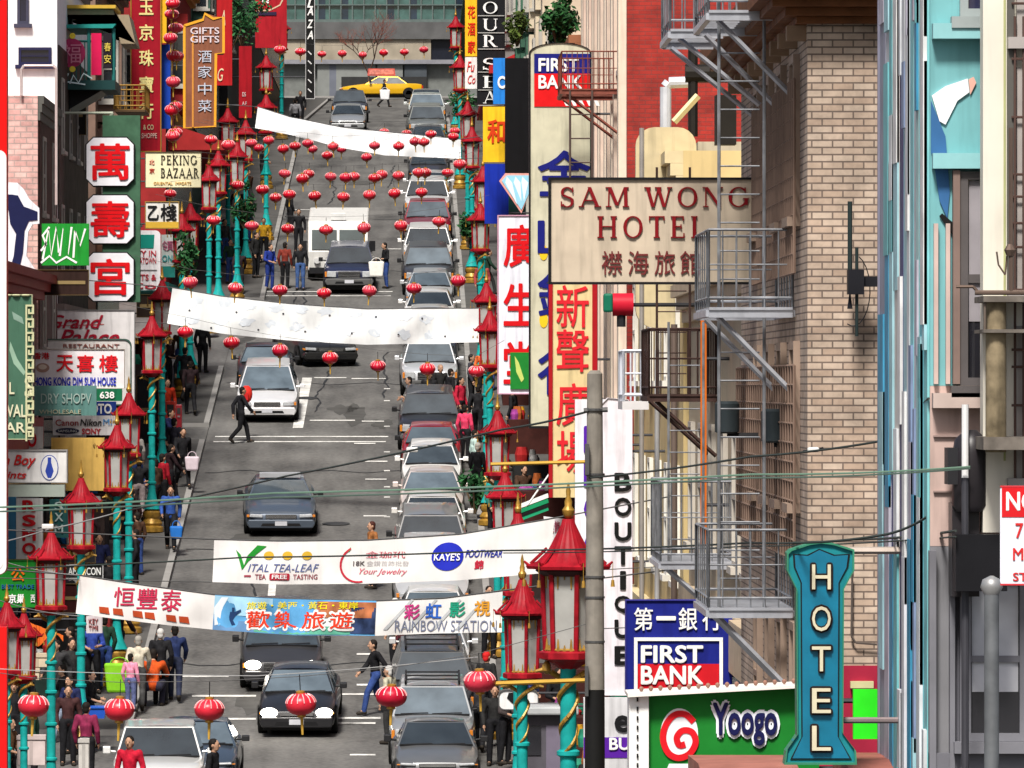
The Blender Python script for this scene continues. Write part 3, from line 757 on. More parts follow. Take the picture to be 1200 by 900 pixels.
# ------------------------------------------------------------------ buildings
MDK = mat((.02, .02, .022), .5); MIRON = mat((.06, .055, .055), .5, .5); MGALV = mat((.5, .52, .57), .4, .55, .15, 4, 0, 0, 0, None, .25)
MRAIL = mat((.27, .28, .3), .45, .5, .4, 5, 0, 0, 0, None, .5)
def window_x(parent, X, side, d, z, wy, hz, fc=(.4, .38, .34), pc=(.02, .025, .03), lab=None):
    """a window in a wall along the street (wall plane x = X, room side = side)"""
    s = -side
    mf = mat(fc, .5); m = MB(); x0, x1 = sorted((X - s * .05, X + s * .07))
    for a in (-wy / 2, wy / 2 - .09): m.box(x0, x1, d + a, d + a + .09, z, z + hz)
    m.box(x0, x1, d - wy / 2 + .09, d + wy / 2 - .09, z + hz - .09, z + hz); m.box(x0, x1, d - wy / 2 + .09, d + wy / 2 - .09, z, z + .07)
    m.box(x0, x1 - .02, d - wy / 2 + .09, d + wy / 2 - .09, z + hz * .48, z + hz * .52)
    xs = sorted((X, X + s * .14)); m.box(xs[0], xs[1], d - wy / 2 - .08, d + wy / 2 + .08, z - .1, z - .002)
    f = m.build('window', mf, parent)
    xs = sorted((X - s * .04, X + s * .02))
    rbox(xs[0], xs[1], d - wy / 2 + .05, d + wy / 2 - .05, z + .03, z + hz - .03).build('pane', glass(pc), f)
    return f
def window_y(parent, x, Y, z, wx, hz, fc=(.4, .38, .34), pc=(.02, .025, .03), shade=None):
    """a window in a wall that faces the camera (wall plane y = Y)"""
    mf = mat(fc, .5); m = MB(); y0, y1 = Y - .07, Y + .05
    for a in (-wx / 2, wx / 2 - .07): m.box(x + a, x + a + .07, y0, y1, z, z + hz)
    m.box(x - wx / 2 + .07, x + wx / 2 - .07, y0, y1, z + hz - .07, z + hz); m.box(x - wx / 2 + .07, x + wx / 2 - .07, y0, y1, z, z + .07)
    m.box(x - wx / 2 + .07, x + wx / 2 - .07, y0 + .015, y1, z + hz * .48, z + hz * .52)
    m.box(x - wx / 2 - .08, x + wx / 2 + .08, Y - .16, Y, z - .1, z - .002)
    f = m.build('window', mf, parent)
    rbox(x - wx / 2 + .04, x + wx / 2 - .04, Y - .015, Y + .04, z + .03, z + hz - .03).build('pane', glass(pc), f)
    if shade: rbox(x - wx / 2 + .08, x + wx / 2 - .08, Y - .025, Y - .018, z + hz * .3, z + hz - .08).build('blind', mat(shade, .7), f)
    return f
def building(label, side, d0, d1, z1, wall, X=None, depth=9, floors=3, bays=3, fc=(.4, .38, .34), trim=(.4, .36, .3), shop=(.02, .02, .02), awn=None, bay=False, cat='building', cornice=.5, win=True, band=True):
    X = X if X is not None else (FL if side < 0 else FR)
    out = X + side * depth
    g0 = min(G(d0), G(d1)) - .4; gm = max(G(d0), G(d1)) + CURB
    r = thing('building', label, cat, ((X + out) / 2, (d0 + d1) / 2, g0))
    xs = sorted((X, out)); s = -side
    rbox(xs[0], xs[1], d0 + .02, d1 - .02, g0, z1).build('wall', wall, r)
    xs = sorted((X - s * .02, X + s * cornice))
    m = MB()
    for i in range(3):
        q = sorted((X - s * .02, X + s * cornice * (.4 + .3 * i))); m.box(q[0], q[1], d0 + .05, d1 - .05, z1 - .6 + .2 * i, z1 - .4 + .2 * i - .003)
    m.build('cornice', mat(trim, .6), r)
    q = sorted((X - s * .02, X + s * .06)); rbox(q[0], q[1], d0 + .3, d1 - .3, gm - .2, gm + 2.9).build('shopfront', mat(shop, .25, 0, .4, 1.5), r)
    if band:
        q = sorted((X - s * .02, X + s * .18)); rbox(q[0], q[1], d0 + .2, d1 - .2, gm + 3.0, gm + 3.7).build('fascia', mat(trim, .6), r)
    if awn:
        aw = 2.1 if side < 0 else 1.5
        a = MB().prism([(X, gm + 3.1), (X + s * aw, gm + 2.4), (X + s * aw, gm + 2.15), (X, gm + 2.15)], d0 + .8, d1 - .8)
        a.build('awning', mat(awn, .7), r)
    h = 3.3
    if win:
        for fl in range(floors):
            z = gm + 4.4 + fl * h
            if z + 1.9 > z1 - .6: break
            for k in range(bays):
                d = d0 + (d1 - d0) * (k + .5) / bays
                if bay and k % 2 == 0:
                    q = sorted((X - s * .02, X + s * .7)); rbox(q[0], q[1], d - 1.1, d + 1.1, z - .6, z + 2.5).build('bay', wall, r)
                    window_x(r, X + s * .7, side, d, z, 1.5, 1.9, fc); window_y(r, X + s * .36, d - 1.1, z, .5, 1.9, fc)
                else: window_x(r, X, side, d, z, 1.2, 1.9, fc)
    return r
def balcony_rail(mb, x0, x1, y0, y1, z, h=1.0, n=.13, r=.0085, deck=None):
    for (ax, ay), (bx, by) in (((x0, y0), (x1, y0)), ((x1, y0), (x1, y1)), ((x1, y1), (x0, y1)), ((x0, y1), (x0, y0))):
        L = math.hypot(bx - ax, by - ay)
        for zz in (z + .1, z + h): mb.bar((ax, ay, zz), (bx, by, zz), r * 1.7, 4)
        k = max(2, int(L / (n if abs(by - ay) < .01 else .5)))
        if abs(by - ay) < .01: mb.bar((ax, ay, z + h * .55), (bx, by, z + h * .55), r, 4)
        for i in range(k + 1): mb.bar((ax + (bx - ax) * i / k, ay + (by - ay) * i / k, z), (ax + (bx - ax) * i / k, ay + (by - ay) * i / k, z + h), r * (1.8 if i in (0, k) else 1), 4)
    return mb
def fire_escape(label, x0, x1, d0, d1, zs, m, wallx, ladder=True, brace=True, h=1.0, n=.13):
    r = thing('fire_escape', label, 'fire escape', ((x0 + x1) / 2, (d0 + d1) / 2, min(zs)))
    for z in zs:
        dk = MB()
        for t in range(9): y = d0 + (d1 - d0) * t / 8; dk.box(x0, x1, y - .06, y + .06, z - .03, z + .0)
        dk.box(x0 - .03, x0 + .03, d0, d1, z - .1, z - .031); dk.box(x1 - .03, x1 + .03, d0, d1, z - .1, z - .031); dk.box(x0, x1, d0 - .04, d0 + .02, z - .11, z - .031); dk.box(x0, x1, d1 - .02, d1 + .04, z - .11, z - .031)
        dk.build('platform', m, r)
        balcony_rail(MB(), x0, x1, d0, d1, z, h, n).build('railing', MRAIL if m is MGALV else m, r)
        if brace:
            for y in (d0 + .1, d1 - .1): MB().bar((x0 + .1, y, z - .1), (wallx, y, z - .9), .03, 4).build('brace', m, r)
    if ladder:
        for a, b in zip(sorted(zs), sorted(zs)[1:] + [max(zs) + 3.2]):
            l = MB(); y = d0 + .25
            l.bar((x0 + .12, y, a), (x0 + .12, y, b + .1), .019, 6); l.bar((x0 + .6, y, a), (x0 + .6, y, b + .1), .019, 6)
            k = int((b - a) / .3)
            for i in range(1, k): l.bar((x0 + .12, y, a + i * .3), (x0 + .55, y, a + i * .3), .009, 4)
            l.build('ladder', MRAIL if m is MGALV else m, r)
    return r
B_TAN = brick((.46, .335, .25), (.56, .44, .345), (.17, .125, .1), .213, .0735, .0085)
B_PINK = brick((.62, .33, .3), (.75, .48, .43), (.45, .33, .3), .3, .14, .016)
B_RED = brick((.27, .013, .008), (.34, .02, .012), (.2, .03, .025), .24, .085, .008)
# ---- right row, from the camera outwards
# mural building: frontal wall turquoise above, pink below
d = 59.0
r = thing('mural_building', 'turquoise and pink corner building with a painted street front', 'building', (8.2, 63, G(63)))
rbox(4.5, 12, d + .02, 65, PZ(452, d), 14).build('upper_wall', mat((.17, .41, .43), .6, 0, .12, 1.5, 0, 0, 0, None, .3), r)
rbox(4.5, 12, d + .02, 65, PZ(640, d), PZ(452, d) - .003).build('middle_wall', mat((.5, .37, .33), .7, 0, .15, 1.5, 0, 0, 0, None, .45), r)
rbox(4.5, 12, d + .02, 65, G(63) - 1, PZ(640, d) - .003).build('lower_wall', mat((.2, .2, .215), .6, 0, .15, 1.5, 0, 0, 0, None, .4), r)
for y0, y1 in ((28, 46), (180, 198)): rbox(PX(1092, d), 9, d - .14, d + .05, PZ(y1, d), PZ(y0, d)).build('ledge', mat((.24, .48, .5), .6), r)
rbox(PX(1092, d), 9, d - .16, d + .05, PZ(478, d), PZ(460.5, d)).build('ledge', mat((.5, .4, .36), .7), r)
for a in (1094, 1108): rbox(PX(a, d), PX(a + 5, d), d - .05, d + .05, PZ(450, d), PZ(262, d)).build('pilaster', mat((.52, .4, .36), .7), r)
rbox(PX(1116, d), PX(1124, d), d - .1, d + .05, PZ(450, d), PZ(200, d)).build('pilaster', mat((.2, .14, .12), .7), r)
window_y(r, PX(1150, d), d, PZ(452, d), .38, 1.85, (.1, .09, .09), (.015, .015, .02), (.3, .28, .3))
window_y(r, PX(1153, d), d, PZ(20, d), .42, 1.4, (.3, .34, .34), (.02, .02, .05), (.75, .75, .8))
for y in (510, 575): rbox(PX(1094, d), PX(1128, d), d - .012, d + .05, PZ(y + 2, d), PZ(y, d)).build('groove', mat((.3, .22, .2), .8), r)
# dark grey bay with shutter window, bottom corner
for a, b in ((1088, 1096), (1112, 1118), (1124, 1130)): rbox(PX(a, d), PX(b, d), d - .12, d + .03, PZ(1000, d), PZ(645, d)).build('pilaster', mat((.17, .17, .19), .5), r)
rbox(PX(1119, d), PX(1230, d), d - .03, d + .03, PZ(890, d), PZ(640, d)).build('shop_bay', mat((.12, .12, .14), .5), r)
window_y(r, PX(1165, d), d - .06, PZ(868, d), .56, 1.42, (.18, .18, .2), (.03, .03, .035), (.55, .56, .6))
rbox(PX(1088, d), PX(1230, d), d - .1, d + .03, PZ(1000, d), PZ(882, d)).build('stall_riser', mat((.15, .15, .17), .5), r)
# painted front along the street: flat bands of paint at real places
bands = [(59.1, 59.6, (.2, .5, .52)), (59.6, 60.1, (.12, .38, .45)), (60.1, 60.5, (.35, .55, .55)), (60.5, 60.9, (.5, .5, .55)), (60.9, 61.4, (.2, .48, .52)), (61.4, 61.8, (.6, .62, .64)), (61.8, 62.4, (.3, .48, .53)), (62.4, 62.9, (.05, .05, .14)),
         (62.9, 63.6, (.56, .53, .5)), (63.6, 64.2, (.05, .06, .2)), (64.2, 65, (.55, .56, .6)), (65, 65.9, (.25, .26, .33))]
pal = [(.3, .5, .55), (.2, .26, .4), (.6, .62, .64), (.05, .25, .4), (.55, .56, .6), (.15, .42, .45), (.4, .38, .45), (.62, .62, .62)]
random.seed(5)
for i, (a, b, c) in enumerate(bands):
    a = 59 + (a - 59) * .86; b = 59 + (b - 59) * .86
    m = MB(); m.box(4.5 - .02 - .004 * (i % 3), 4.52, a, b, G(63) - 1, 13.9); mu = m.build('painted_band', mat(c, .5, 0, .2, 2), r)
    for k in range(4):
        z = random.uniform(-5, 3.5); hgt = random.uniform(.5, 3.2)
        rbox(4.5 - .045 - .003 * k, 4.5 - .01, a + .03, b - random.uniform(.03, .2), z, z + hgt).build('paint_patch', mat(pal[(i * 3 + k * 5) % 8], .5, 0, .2, 3), mu)
for i, (y0, y1, px0, px1, dd) in enumerate(((0, 900, 1026, 1033, 66.2),)):
    rbox(4.46, 4.55, 64.98, 65.1, -6, 13.5).build('corner_pipe', mat((.3, .3, .4), .4, .5), r)
# painted figure on the frontal wall: a plain white sleeve, blue leg
def flat(name, pts, c, dd, par, pr=.004): return MB().prism([(PX(x, dd), PZ(y, dd)) for x, y in pts], dd - pr, dd + .03).build(name, mat(c, .6, 0, .08, 4), par)
flat('painted_sleeve', [(1092, 112), (1108, 101), (1134, 92), (1136, 108), (1122, 118), (1108, 146), (1101, 142)], (.85, .86, .88), d, r)
flat('painted_hand', [(1135, 93), (1141, 90), (1144, 97), (1137, 111)], (.75, .42, .34), d, r)
flat('painted_leg', [(1091, 118), (1100, 140), (1108, 160), (1110, 185), (1113, 225), (1110, 256), (1101, 235), (1096, 200), (1091, 178)], (.04, .13, .3), d, r, .006)
flat('painted_shoe', [(1101, 253), (1104, 250), (1118, 262), (1122, 272), (1118, 277), (1112, 270)], (.01, .01, .01), d, r, .008)
# cream pier at the frame's edge with window grilles
d = 58.4
r = thing('cream_building', 'cream rendered wall with barred windows behind the wooden pole', 'building', (PX(1300, d), d + 2, G(d)))
rbox(PX(1152, d), 9.5, d, d + .3, PZ(624, d), 14).build('wall', mat((.72, .68, .58), .7, 0, .1, 1.2, .1, 0, 0, .5, .2), r)
rbox(PX(1176, d), PX(1178.5, d), d - .01, d + .05, PZ(540, d), 8).build('crack', mat((.4, .42, .2), .7), r)
rbox(PX(1180, d), PX(1187, d), d - .1, d + .1, PZ(350, d), 8).build('downpipe', mat((.1, .095, .085), .7), r)
window_y(r, PX(1225, d), d, PZ(340, d), .5, 1.9, (.35, .32, .3), (.06, .05, .05)); window_y(r, PX(1225, d), d, PZ(44, d), .5, 1.4, (.35, .32, .3), (.06, .05, .05)); window_y(r, PX(1225, d), d, PZ(560, d), .5, 1.3, (.35, .32, .3), (.06, .05, .05))
for xx in (6.3, 7.5, 8.7):
    for yy in (340, 44, 560): window_y(r, xx, d, PZ(yy, d), .6, 1.6, (.35, .32, .3), (.06, .05, .05))
gb = MB()
for y in (5, 70, 138, 205, 231, 262, 290, 340, 410, 430, 475): gb.bar((PX(1184, d), d - .12, PZ(y, d)), (PX(1260, d), d - .12, PZ(y, d)), .012, 5)
for x in (1188, 1198, 1208): gb.bar((PX(x, d), d - .12, PZ(600, d)), (PX(x, d), d - .12, PZ(20, d)), .012, 5)
gb.build('window_bars', mat((.1, .06, .05), .6, .4), r)
# tan brick hotel block
g0 = G(77) - 1.5
r = thing('brick_building', 'tan brick hotel block with brown wooden eaves and barred side windows', 'building', (8, 77, g0))
rbox(4.08, 12, 70, 84, g0, PZ(28, 70)).build('wall', B_TAN, r)
ev = MB()
for i, (o, a, b) in enumerate(((.12, 28, 20), (.24, 19.6, 10), (.38, 9.6, 0), (.5, -.4, -25))): ev.box(4.08 - o, 12, 70 - o, 84 + .2, PZ(a, 70), PZ(b, 70))
ev.build('eaves', mat((.17, .065, .025), .6, 0, .3, 4), r)
for k in range(9): y = 70.2 + k * 1.6; rbox(4.08 - .2, 4.1, y, y + .25, PZ(46, 70), PZ(28.5, 70)).build('corbel', mat((.3, .2, .13), .7), r)
for fl, z in enumerate((-4.2, -1.25, 1.75)):
    for k in range(4):
        window_x(r, 4.08, 1, 71.8 + k * 2.5, z, .9, 1.7, (.3, .22, .17), (.08, .07, .065))
for y0, y1, da, db in ((120, 330, 71, 79.6), (430, 640, 71, 83.4)):
    m = MB()
    for k in range(26): y = da + (db - da) * k / 25; m.bar((4.0, y, PZ(y1, 77)), (4.0, y, PZ(y0, 77)), .016, 4)
    for k in range(11): z = PZ(y1, 77) + (PZ(y0, 77) - PZ(y1, 77)) * k / 10; m.bar((4.0, da, z), (4.0, db, z), .014, 4)
    m.build('window_grille', mat((.22, .15, .115), .7, .1), r)
m = MB(); m.tube([(PX(999, 69.9), 69.93, PZ(672, 70)), (PX(998, 69.9), 69.93, PZ(745, 70)), (PX(1003, 69.9), 69.93, PZ(753, 70)), (PX(1028, 69.9), 69.93, PZ(755, 70))], .012, 5); m.build('wall_cable', mat((.1, .08, .07), .6), r)
rbox(4.08 - .012, 12, 69.985, 70.1, g0, PZ(780, 70)).build('painted_base', mat((.35, .02, .05), .6), r)
rbox(PX(996, 70), PX(1023, 70), 69.9, 69.99, PZ(806, 70), PZ(798, 70)).build('vent', mat((.6, .55, .3), .6), r)
# cream terrace beyond (low), then the red brick block that rises over it
building('low cream rendered building behind the long hotel sign', 1, 84.2, 110, PZ(335, 110), mat((.46, .38, .26), .7, 0, .1, 1.5, .1, 0, 0, .5, .35), X=4.5, floors=3, bays=7, trim=(.5, .4, .28), fc=(.5, .46, .4), cornice=.3)
building('pale yellow building with white window frames above its shop', 1, 110.2, 134.6, PZ(225, 134), mat((.58, .44, .2), .7, 0, .1, 1.5, .1, 0, 0, .5, .25), X=4.42, floors=3, bays=6, trim=(.6, .5, .3), fc=(.7, .68, .62), cornice=.3)
r = building('tall red brick block with a cream pilastered street front', 1, 135, 165, 12.5, B_RED, X=4.3, floors=4, bays=6, trim=(.6, .5, .38), fc=(.6, .55, .5), cornice=.5)
for k in range(13):
    y = 135.4 + k * 2.4
    rbox(4.3 - .16 - .02 * (k % 2), 4.32, y, y + .8, G(150) + 3, 12.3).build('pilaster', mat((.66, .52, .42) if k % 2 else (.72, .62, .5), .7, 0, .1, 3, 0, 0, 0, None, .3), r)
building('maroon fronted shop house with roof garden', 1, 165.2, 186, PZ(52, 170), mat((.3, .05, .04), .7, 0, .2, 2), floors=3, bays=4, trim=(.3, .12, .06), awn=(.3, .03, .02))
building('cream shop house with bay windows and teal trim', 1, 186.2, 212, 16.5, mat((.55, .47, .35), .7, 0, .15, 2), floors=4, bays=5, trim=(.03, .25, .22), awn=(.02, .2, .1), bay=True)
building('dark green shop house with red cornice', 1, 212.2, 244, 22, mat((.05, .12, .08), .7, 0, .2, 2), floors=4, bays=6, trim=(.35, .03, .02), awn=(.03, .25, .22), bay=True)
building('grey stone commercial block with red awning', 1, 244.2, 290, 26, mat((.2, .19, .18), .7, 0, .2, 2), floors=5, bays=8, trim=(.16, .14, .12), awn=(.4, .02, .02), bay=True)
building('brown brick block up to the far crossing', 1, 290.2, 433, 36, mat((.15, .08, .06), .7, 0, .2, 2), floors=5, bays=18, trim=(.2, .1, .06), awn=(.05, .1, .05))
# ---- left row
building('low market building with crowded shop stalls along its front', -1, 100, 125.5, -1.6, mat((.22, .1, .07), .7, 0, .2, 2), floors=1, bays=4, trim=(.3, .03, .02), awn=(.35, .04, .02), shop=(.015, .012, .012))
building('two storey trading house of dark red timber', -1, 142.5, 166.6, PZ(318, 160), mat((.16, .06, .045), .7, 0, .2, 2), floors=2, bays=4, trim=(.25, .03, .03), shop=(.012, .012, .012))
r = building('pink brick house with a flat roof and white pipe rail', -1, 167, 176, PZ(112, 167), B_PINK, floors=3, bays=2, trim=(.1, .1, .09), shop=(.012, .012, .012), cornice=.15)
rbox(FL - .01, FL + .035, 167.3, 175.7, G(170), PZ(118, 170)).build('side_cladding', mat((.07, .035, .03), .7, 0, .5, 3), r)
p = MB(); dd = 166.9
p.tube([(PX(66, dd), dd, PZ(240, dd)), (PX(66, dd), dd, PZ(80, dd)), (PX(62, dd), dd, PZ(77, dd)), (PX(28, dd), dd, PZ(77, dd)), (PX(25, dd), dd, PZ(82, dd)), (PX(25, dd), dd, PZ(112, dd))], .035, 6)
p.build('pipe_rail', mat((.6, .5, .48), .4, .3), r)
r = building('white rendered house with small dark windows and balcony', -1, 176.2, 193, PZ(-60, 176), mat((.82, .82, .82), .7, 0, .06, 2, 0, 0, 0, None, .15), floors=4, bays=4, trim=(.2, .16, .14), cornice=.2, shop=(.01, .01, .01))
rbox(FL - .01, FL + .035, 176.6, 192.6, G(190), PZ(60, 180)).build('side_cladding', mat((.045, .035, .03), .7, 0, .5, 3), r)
window_y(r, PX(27, 176.2), 176.22, PZ(28, 176.2), .3, 1.4, (.05, .05, .08), (.01, .01, .03)); window_y(r, PX(41, 176.2), 176.22, PZ(76, 176.2), .85, .45, (.02, .02, .06), (.01, .01, .03))
building('brown tenement of four storeys with bay windows', -1, 197.7, 212.8, PZ(-40, 198), mat((.2, .13, .1), .7, 0, .2, 2), floors=4, bays=3, trim=(.16, .08, .05), awn=(.03, .2, .18), bay=True, shop=(.012, .012, .012))
building('dark red bazaar block with gilded trim', -1, 235.2, 262, 15, mat((.25, .02, .02), .7, 0, .2, 2), X=-8.4, floors=5, bays=5, trim=(.4, .22, .04), awn=(.3, .02, .02), bay=True, shop=(.012, .012, .012))
building('sooty green block with red window bays', -1, 262.2, 300, 18, mat((.04, .09, .07), .7, 0, .2, 2), X=-8.4, floors=5, bays=7, trim=(.3, .03, .03), bay=True, shop=(.012, .012, .012))
building('black glass fronted block at the top of the hill', -1, 300.2, 433, 25, mat((.03, .03, .032), .5, 0, .2, 2), X=-8.0, floors=6, bays=16, trim=(.1, .1, .1), shop=(.012, .012, .012))
# ---- the block across the far end of the street
d = 465.0; g = G(d) - 1
r = thing('office_building', 'concrete office block with green glazing closing off the street', 'building', (0, d + 10, g))
rbox(-70, 70, d + .6, d + 22, g, 80).build('wall', mat((.16, .17, .16), .7), r)
gl = [((.16, .28, .24), (.045, .09, .085), (.3, .4, .34))[i % 3] for i in range(30)]
wz0, wz1 = PZ(26, d), PZ(26, d) + 6
rbox(-70, 70, d + .3, d + .62, wz0 + .05, wz1).build('window_band', glass((.05, .11, .1), .12), r)
m = MB()
for k in range(-28, 40): m.box(k * .78 - .04, k * .78 + .04, d + .12, d + .32, wz0, wz1)
m.box(-70, 70, d + .1, d + .33, wz0 + .0, wz0 + .2); m.box(-70, 70, d + .1, d + .3, wz0 + 1.15, wz0 + 1.22)
m.build('mullions', mat((.14, .18, .17), .4, .4), r)
m = MB()
for k in range(-6, 14):
    x = k * 1.56
    if k % 3 != 1: m.box(x + .05, x + .5, d + .285, d + .31, wz0 + .2, wz1)
m.build('dark_panes', glass((.015, .03, .05)), r)
rbox(-70, 70, d - .3, d + .62, PZ(46, d), wz0 - .004).build('spandrel', mat((.1, .1, .1), .8, 0, .2, 1), r)
rbox(-70, PX(505, d), d - .1, d + .62, PZ(70, d), PZ(46, d) - .004).build('spandrel', mat((.3, .26, .2), .8, 0, .2, 1), r)
rbox(-70, 70, d - .2, d + .62, PZ(75, d), PZ(70, d) - .004).build('ledge', mat((.22, .22, .24), .8), r)
rbox(PX(505, d), 12, d + .2, d + .7, PZ(72, d), PZ(46, d) - .01).build('dark_opening', mat((.01, .012, .02), .3), r)
for x0, x1, c in ((372, 386, (.2, .21, .2)), (386, 394, (.13, .14, .17)), (394, 440, (.2, .21, .2)), (442, 472, (.2, .21, .2)), (474, 500, (.06, .07, .08))):
    rbox(PX(x0, d), PX(x1, d), d + .1, d + .64, g, PZ(75, d) - .01).build('ground_floor_panel', mat(c, .6, 0, .15, 1), r)
rbox(PX(400, d), PX(500, d), d, d + .66, g, PZ(90, d)).build('planter_wall', mat((.03, .03, .03), .7), r)

# ---- fire escapes and blade signs need these
fire_escape('silver fire escape in three tiers on the tan brick block', PX(822, 74), 4.05, 72.2, 75.4, [PZ(712, 72.2), PZ(360, 72.2), PZ(12, 72.2)], MGALV, 4.05, h=.82)
fire_escape('small high silver fire escape platform braced by sloping struts', PX(778, 80), 4.05, 78, 80.5, [PZ(34, 78)], MGALV, 4.05, ladder=False, h=.9)
fire_escape('rusty brown fire escape basket below the cream board', PX(758, 100), 4.45, 99, 102, [PZ(462, 99)], mat((.06, .035, .03), .6, .4, .3, 5), 4.45, ladder=True, h=.95)
fire_escape('slim silver fire escape in front of the pale yellow house', PX(768, 96), 4.45, 94, 97.5, [PZ(658, 94)], MGALV, 4.45, ladder=True, h=1.1)
fire_escape('rust red balcony fire escape over the bank pylon', PX(657, 138), 4.2, 137, 140, [PZ(104, 137)], mat((.22, .07, .05), .6, .2, .3, 5), 4.2, ladder=False, h=.75, n=.1)
l = MB(); dd = 136.8
for x in (668, 694): l.bar((PX(x, dd), dd, PZ(500, dd)), (PX(x, dd), dd, PZ(106, dd)), .025, 5)
for k in range(14): z = PZ(500, dd) + (PZ(106, dd) - PZ(500, dd)) * k / 14; l.bar((PX(668, dd), dd, z), (PX(694, dd), dd, z), .014, 4)
tag(l.build('drop_ladder', mat((.1, .07, .06), .6, .4)), 'thin iron drop ladder hanging from the rust red balcony', 'ladder')
for i, (x, d, y0, y1, c, rr, lab) in enumerate(((752, 112, 150, 800, (.3, .28, .26), .04, 'grey downpipe between the cream and yellow houses'), (770, 108, 410, 900, (.45, .45, .45), .04, 'pale pipe beside the yellow house wall'), (790, 104, 380, 900, (.16, .12, .1), .05, 'brown pipe close to the rusty basket'))):
    tag(MB().bar((PX(x, d), d, PZ(y1, d)), (PX(x, d), d, PZ(y0, d)), rr, 10).build('downpipe', mat(c, .5, .3)), lab, 'pipe')
# chimney pipes by the red wall
p = MB(); dd = 120; p.tube([(PX(780, dd), dd, PZ(160, dd)), (PX(780, dd), dd, PZ(102, dd)), (PX(784, dd), dd, PZ(97, dd)), (PX(812, dd), dd, PZ(96, dd))], .1, 10)
tag(p.build('vent_pipe', mat((.6, .62, .66), .4, .3)), 'white bent vent pipe against the red brick wall', 'pipe')
p = MB(); dd = 118
p.bar((PX(812, dd), dd, PZ(160, dd)), (PX(812, dd), dd, PZ(40, dd)), .09, 8); p.bar((PX(803, dd), dd, PZ(86, dd)), (PX(868, dd), dd, PZ(86, dd)), .16, 10); p.box(PX(838, dd), PX(862, dd), dd - .3, dd + .3, PZ(170, dd), PZ(112, dd))
tag(p.build('roof_duct', mat((.02, .018, .016), .6, .3)), 'black metal flue and duct on the roof before the red wall', 'flue')
for x0, y0, x1, y1, k in ((790, 143, 818, 112, 0), (838, 74, 842, 45, 1), (860, 66, 864, 38, 2)):
    dd = 116; tag(MB().bar((PX(x0, dd), dd, PZ(y0, dd)), (PX(x1, dd), dd, PZ(y1, dd)), .06, 4).build('timber_brace', mat((.7, .62, .35), .6)), ('pale timber brace sloping across the black flue', 'short pale timber brace by the white duct cap', 'short pale timber brace nearest the brick block')[k], 'brace', 'timber braces')
tag(MB().lathe([(.25, 0), (.3, .2), (.22, .4), (.08, .5)], (PX(856, 116), 116, PZ(82, 116)), 12).build('duct_cap', mat((.7, .72, .76), .4)), 'white rounded cap on the black roof flue', 'vent cap')
tag(rbox(PX(818, 121), PX(872, 121), 121, 126, PZ(340, 121), PZ(166, 121)).build('roof_hut', mat((.4, .36, .28), .7, 0, .1, 2, 0, 0, 0, None, .4)), 'cream roof hut under the black flue', 'roof hut')

# ------------------------------------------------------------------ signs on the right
T = text
def m_(c, **k): return mat(c, .45, 0, .06, 6, **k)
s = sign('hotel_signboard', 'big beige hotel signboard with dark red serif lettering', (643, 208, 889, 333), 80.1, (.56, .47, .36), .25, BLACK, 2.6, cat='sign')
T('SAM WONG', (657, 219, 878, 243), 80.095, m_((.2, .008, .012)), s, style='serif', gap=.2)
T('HOTEL', (700, 253, 826, 279), 80.095, m_((.2, .008, .012)), s, style='serif', gap=.24)
for ch, x in zip('襟海旅館', (705, 736, 767, 797)): T(ch, (x, 294, x + 24, 322), 80.095, m_((.16, .03, .03)), s)
# bank pylon
s = sign('bank_pylon', 'tall cream bank pylon with rounded top and navy characters', (620, 52, 693, 502), 141, (.56, .54, .4), .4, poly=[(620, 502), (620, 62)] + [(656.5 - 36.5 * math.cos(R(a)), 62 - 12 * math.sin(R(a))) for a in range(10, 180, 14)] + [(693, 62), (693, 502)], frame=BLACK, fw=1.6)
shape([(626, 63), (693, 63), (693, 86), (626, 86)], 141, .05, m_(NAVY), s, 'logo_top', .02); shape([(626, 86.2), (693, 86.2), (693, 125), (626, 125)], 141, .05, m_((.65, .01, .012)), s, 'logo_base', .02)
T('FIRST', (631, 68, 678, 84), 140.975, m_(WHITE), s, bold=.03); T('BANK', (631, 88, 682, 104), 140.975, m_(WHITE), s, bold=.03)
for k in range(5): shape([(655 + k * 9, 107), (659 + k * 9, 107), (667 + k * 9, 124), (663 + k * 9, 124)], 141, .05, m_(WHITE), s, 'logo_stripe', .024)
vtext('金山銀行', 630, 692, (203, 274, 345, 436), 54, 140.99, m_(NAVY), s, bold=.02)
for y in (296, 375): shape(ell(637, y, 5, 9, 16), 141, .05, m_(YEL), s, 'dot', .016)
# cream theatre blade sign
s = sign('blade_sign', 'cream blade sign with red characters and dark red edges', (643, 240, 700, 583), 130, (.66, .53, .28), .3, cat='sign')
for x0, x1 in ((643, 647.5), (694, 700)): rbox(PX(x0, 130), PX(x1, 130), 129.95, 130.32, PZ(583, 130), PZ(240, 130)).build('edge', m_((.35, .01, .015)), s)
vtext('新聲廣場', 652, 690, (359, 411, 474, 530), 50, 129.99, m_((.62, .02, .03)), s, bold=.012)
# white blade sign with green foot
s = sign('blade_sign', 'white blade sign with red characters above a green foot', (583, 252, 622, 462), 157, (.74, .76, .84), .3, frame=(.55, .3, .4), fw=1.2)
vtext('廣生堂', 590, 630, (288, 357, 425), 50, 156.99, m_((.6, .008, .012)), s, bold=.022)
shape([(598, 413), (621, 413), (621, 456), (598, 456)], 157, .05, m_(GREEN), s, 'foot_panel', .05); shape([(603, 417), (608, 425), (614, 444), (611, 448), (605, 436)], 157, .05, m_((.5, .6, .15)), s, 'leaf', .06)
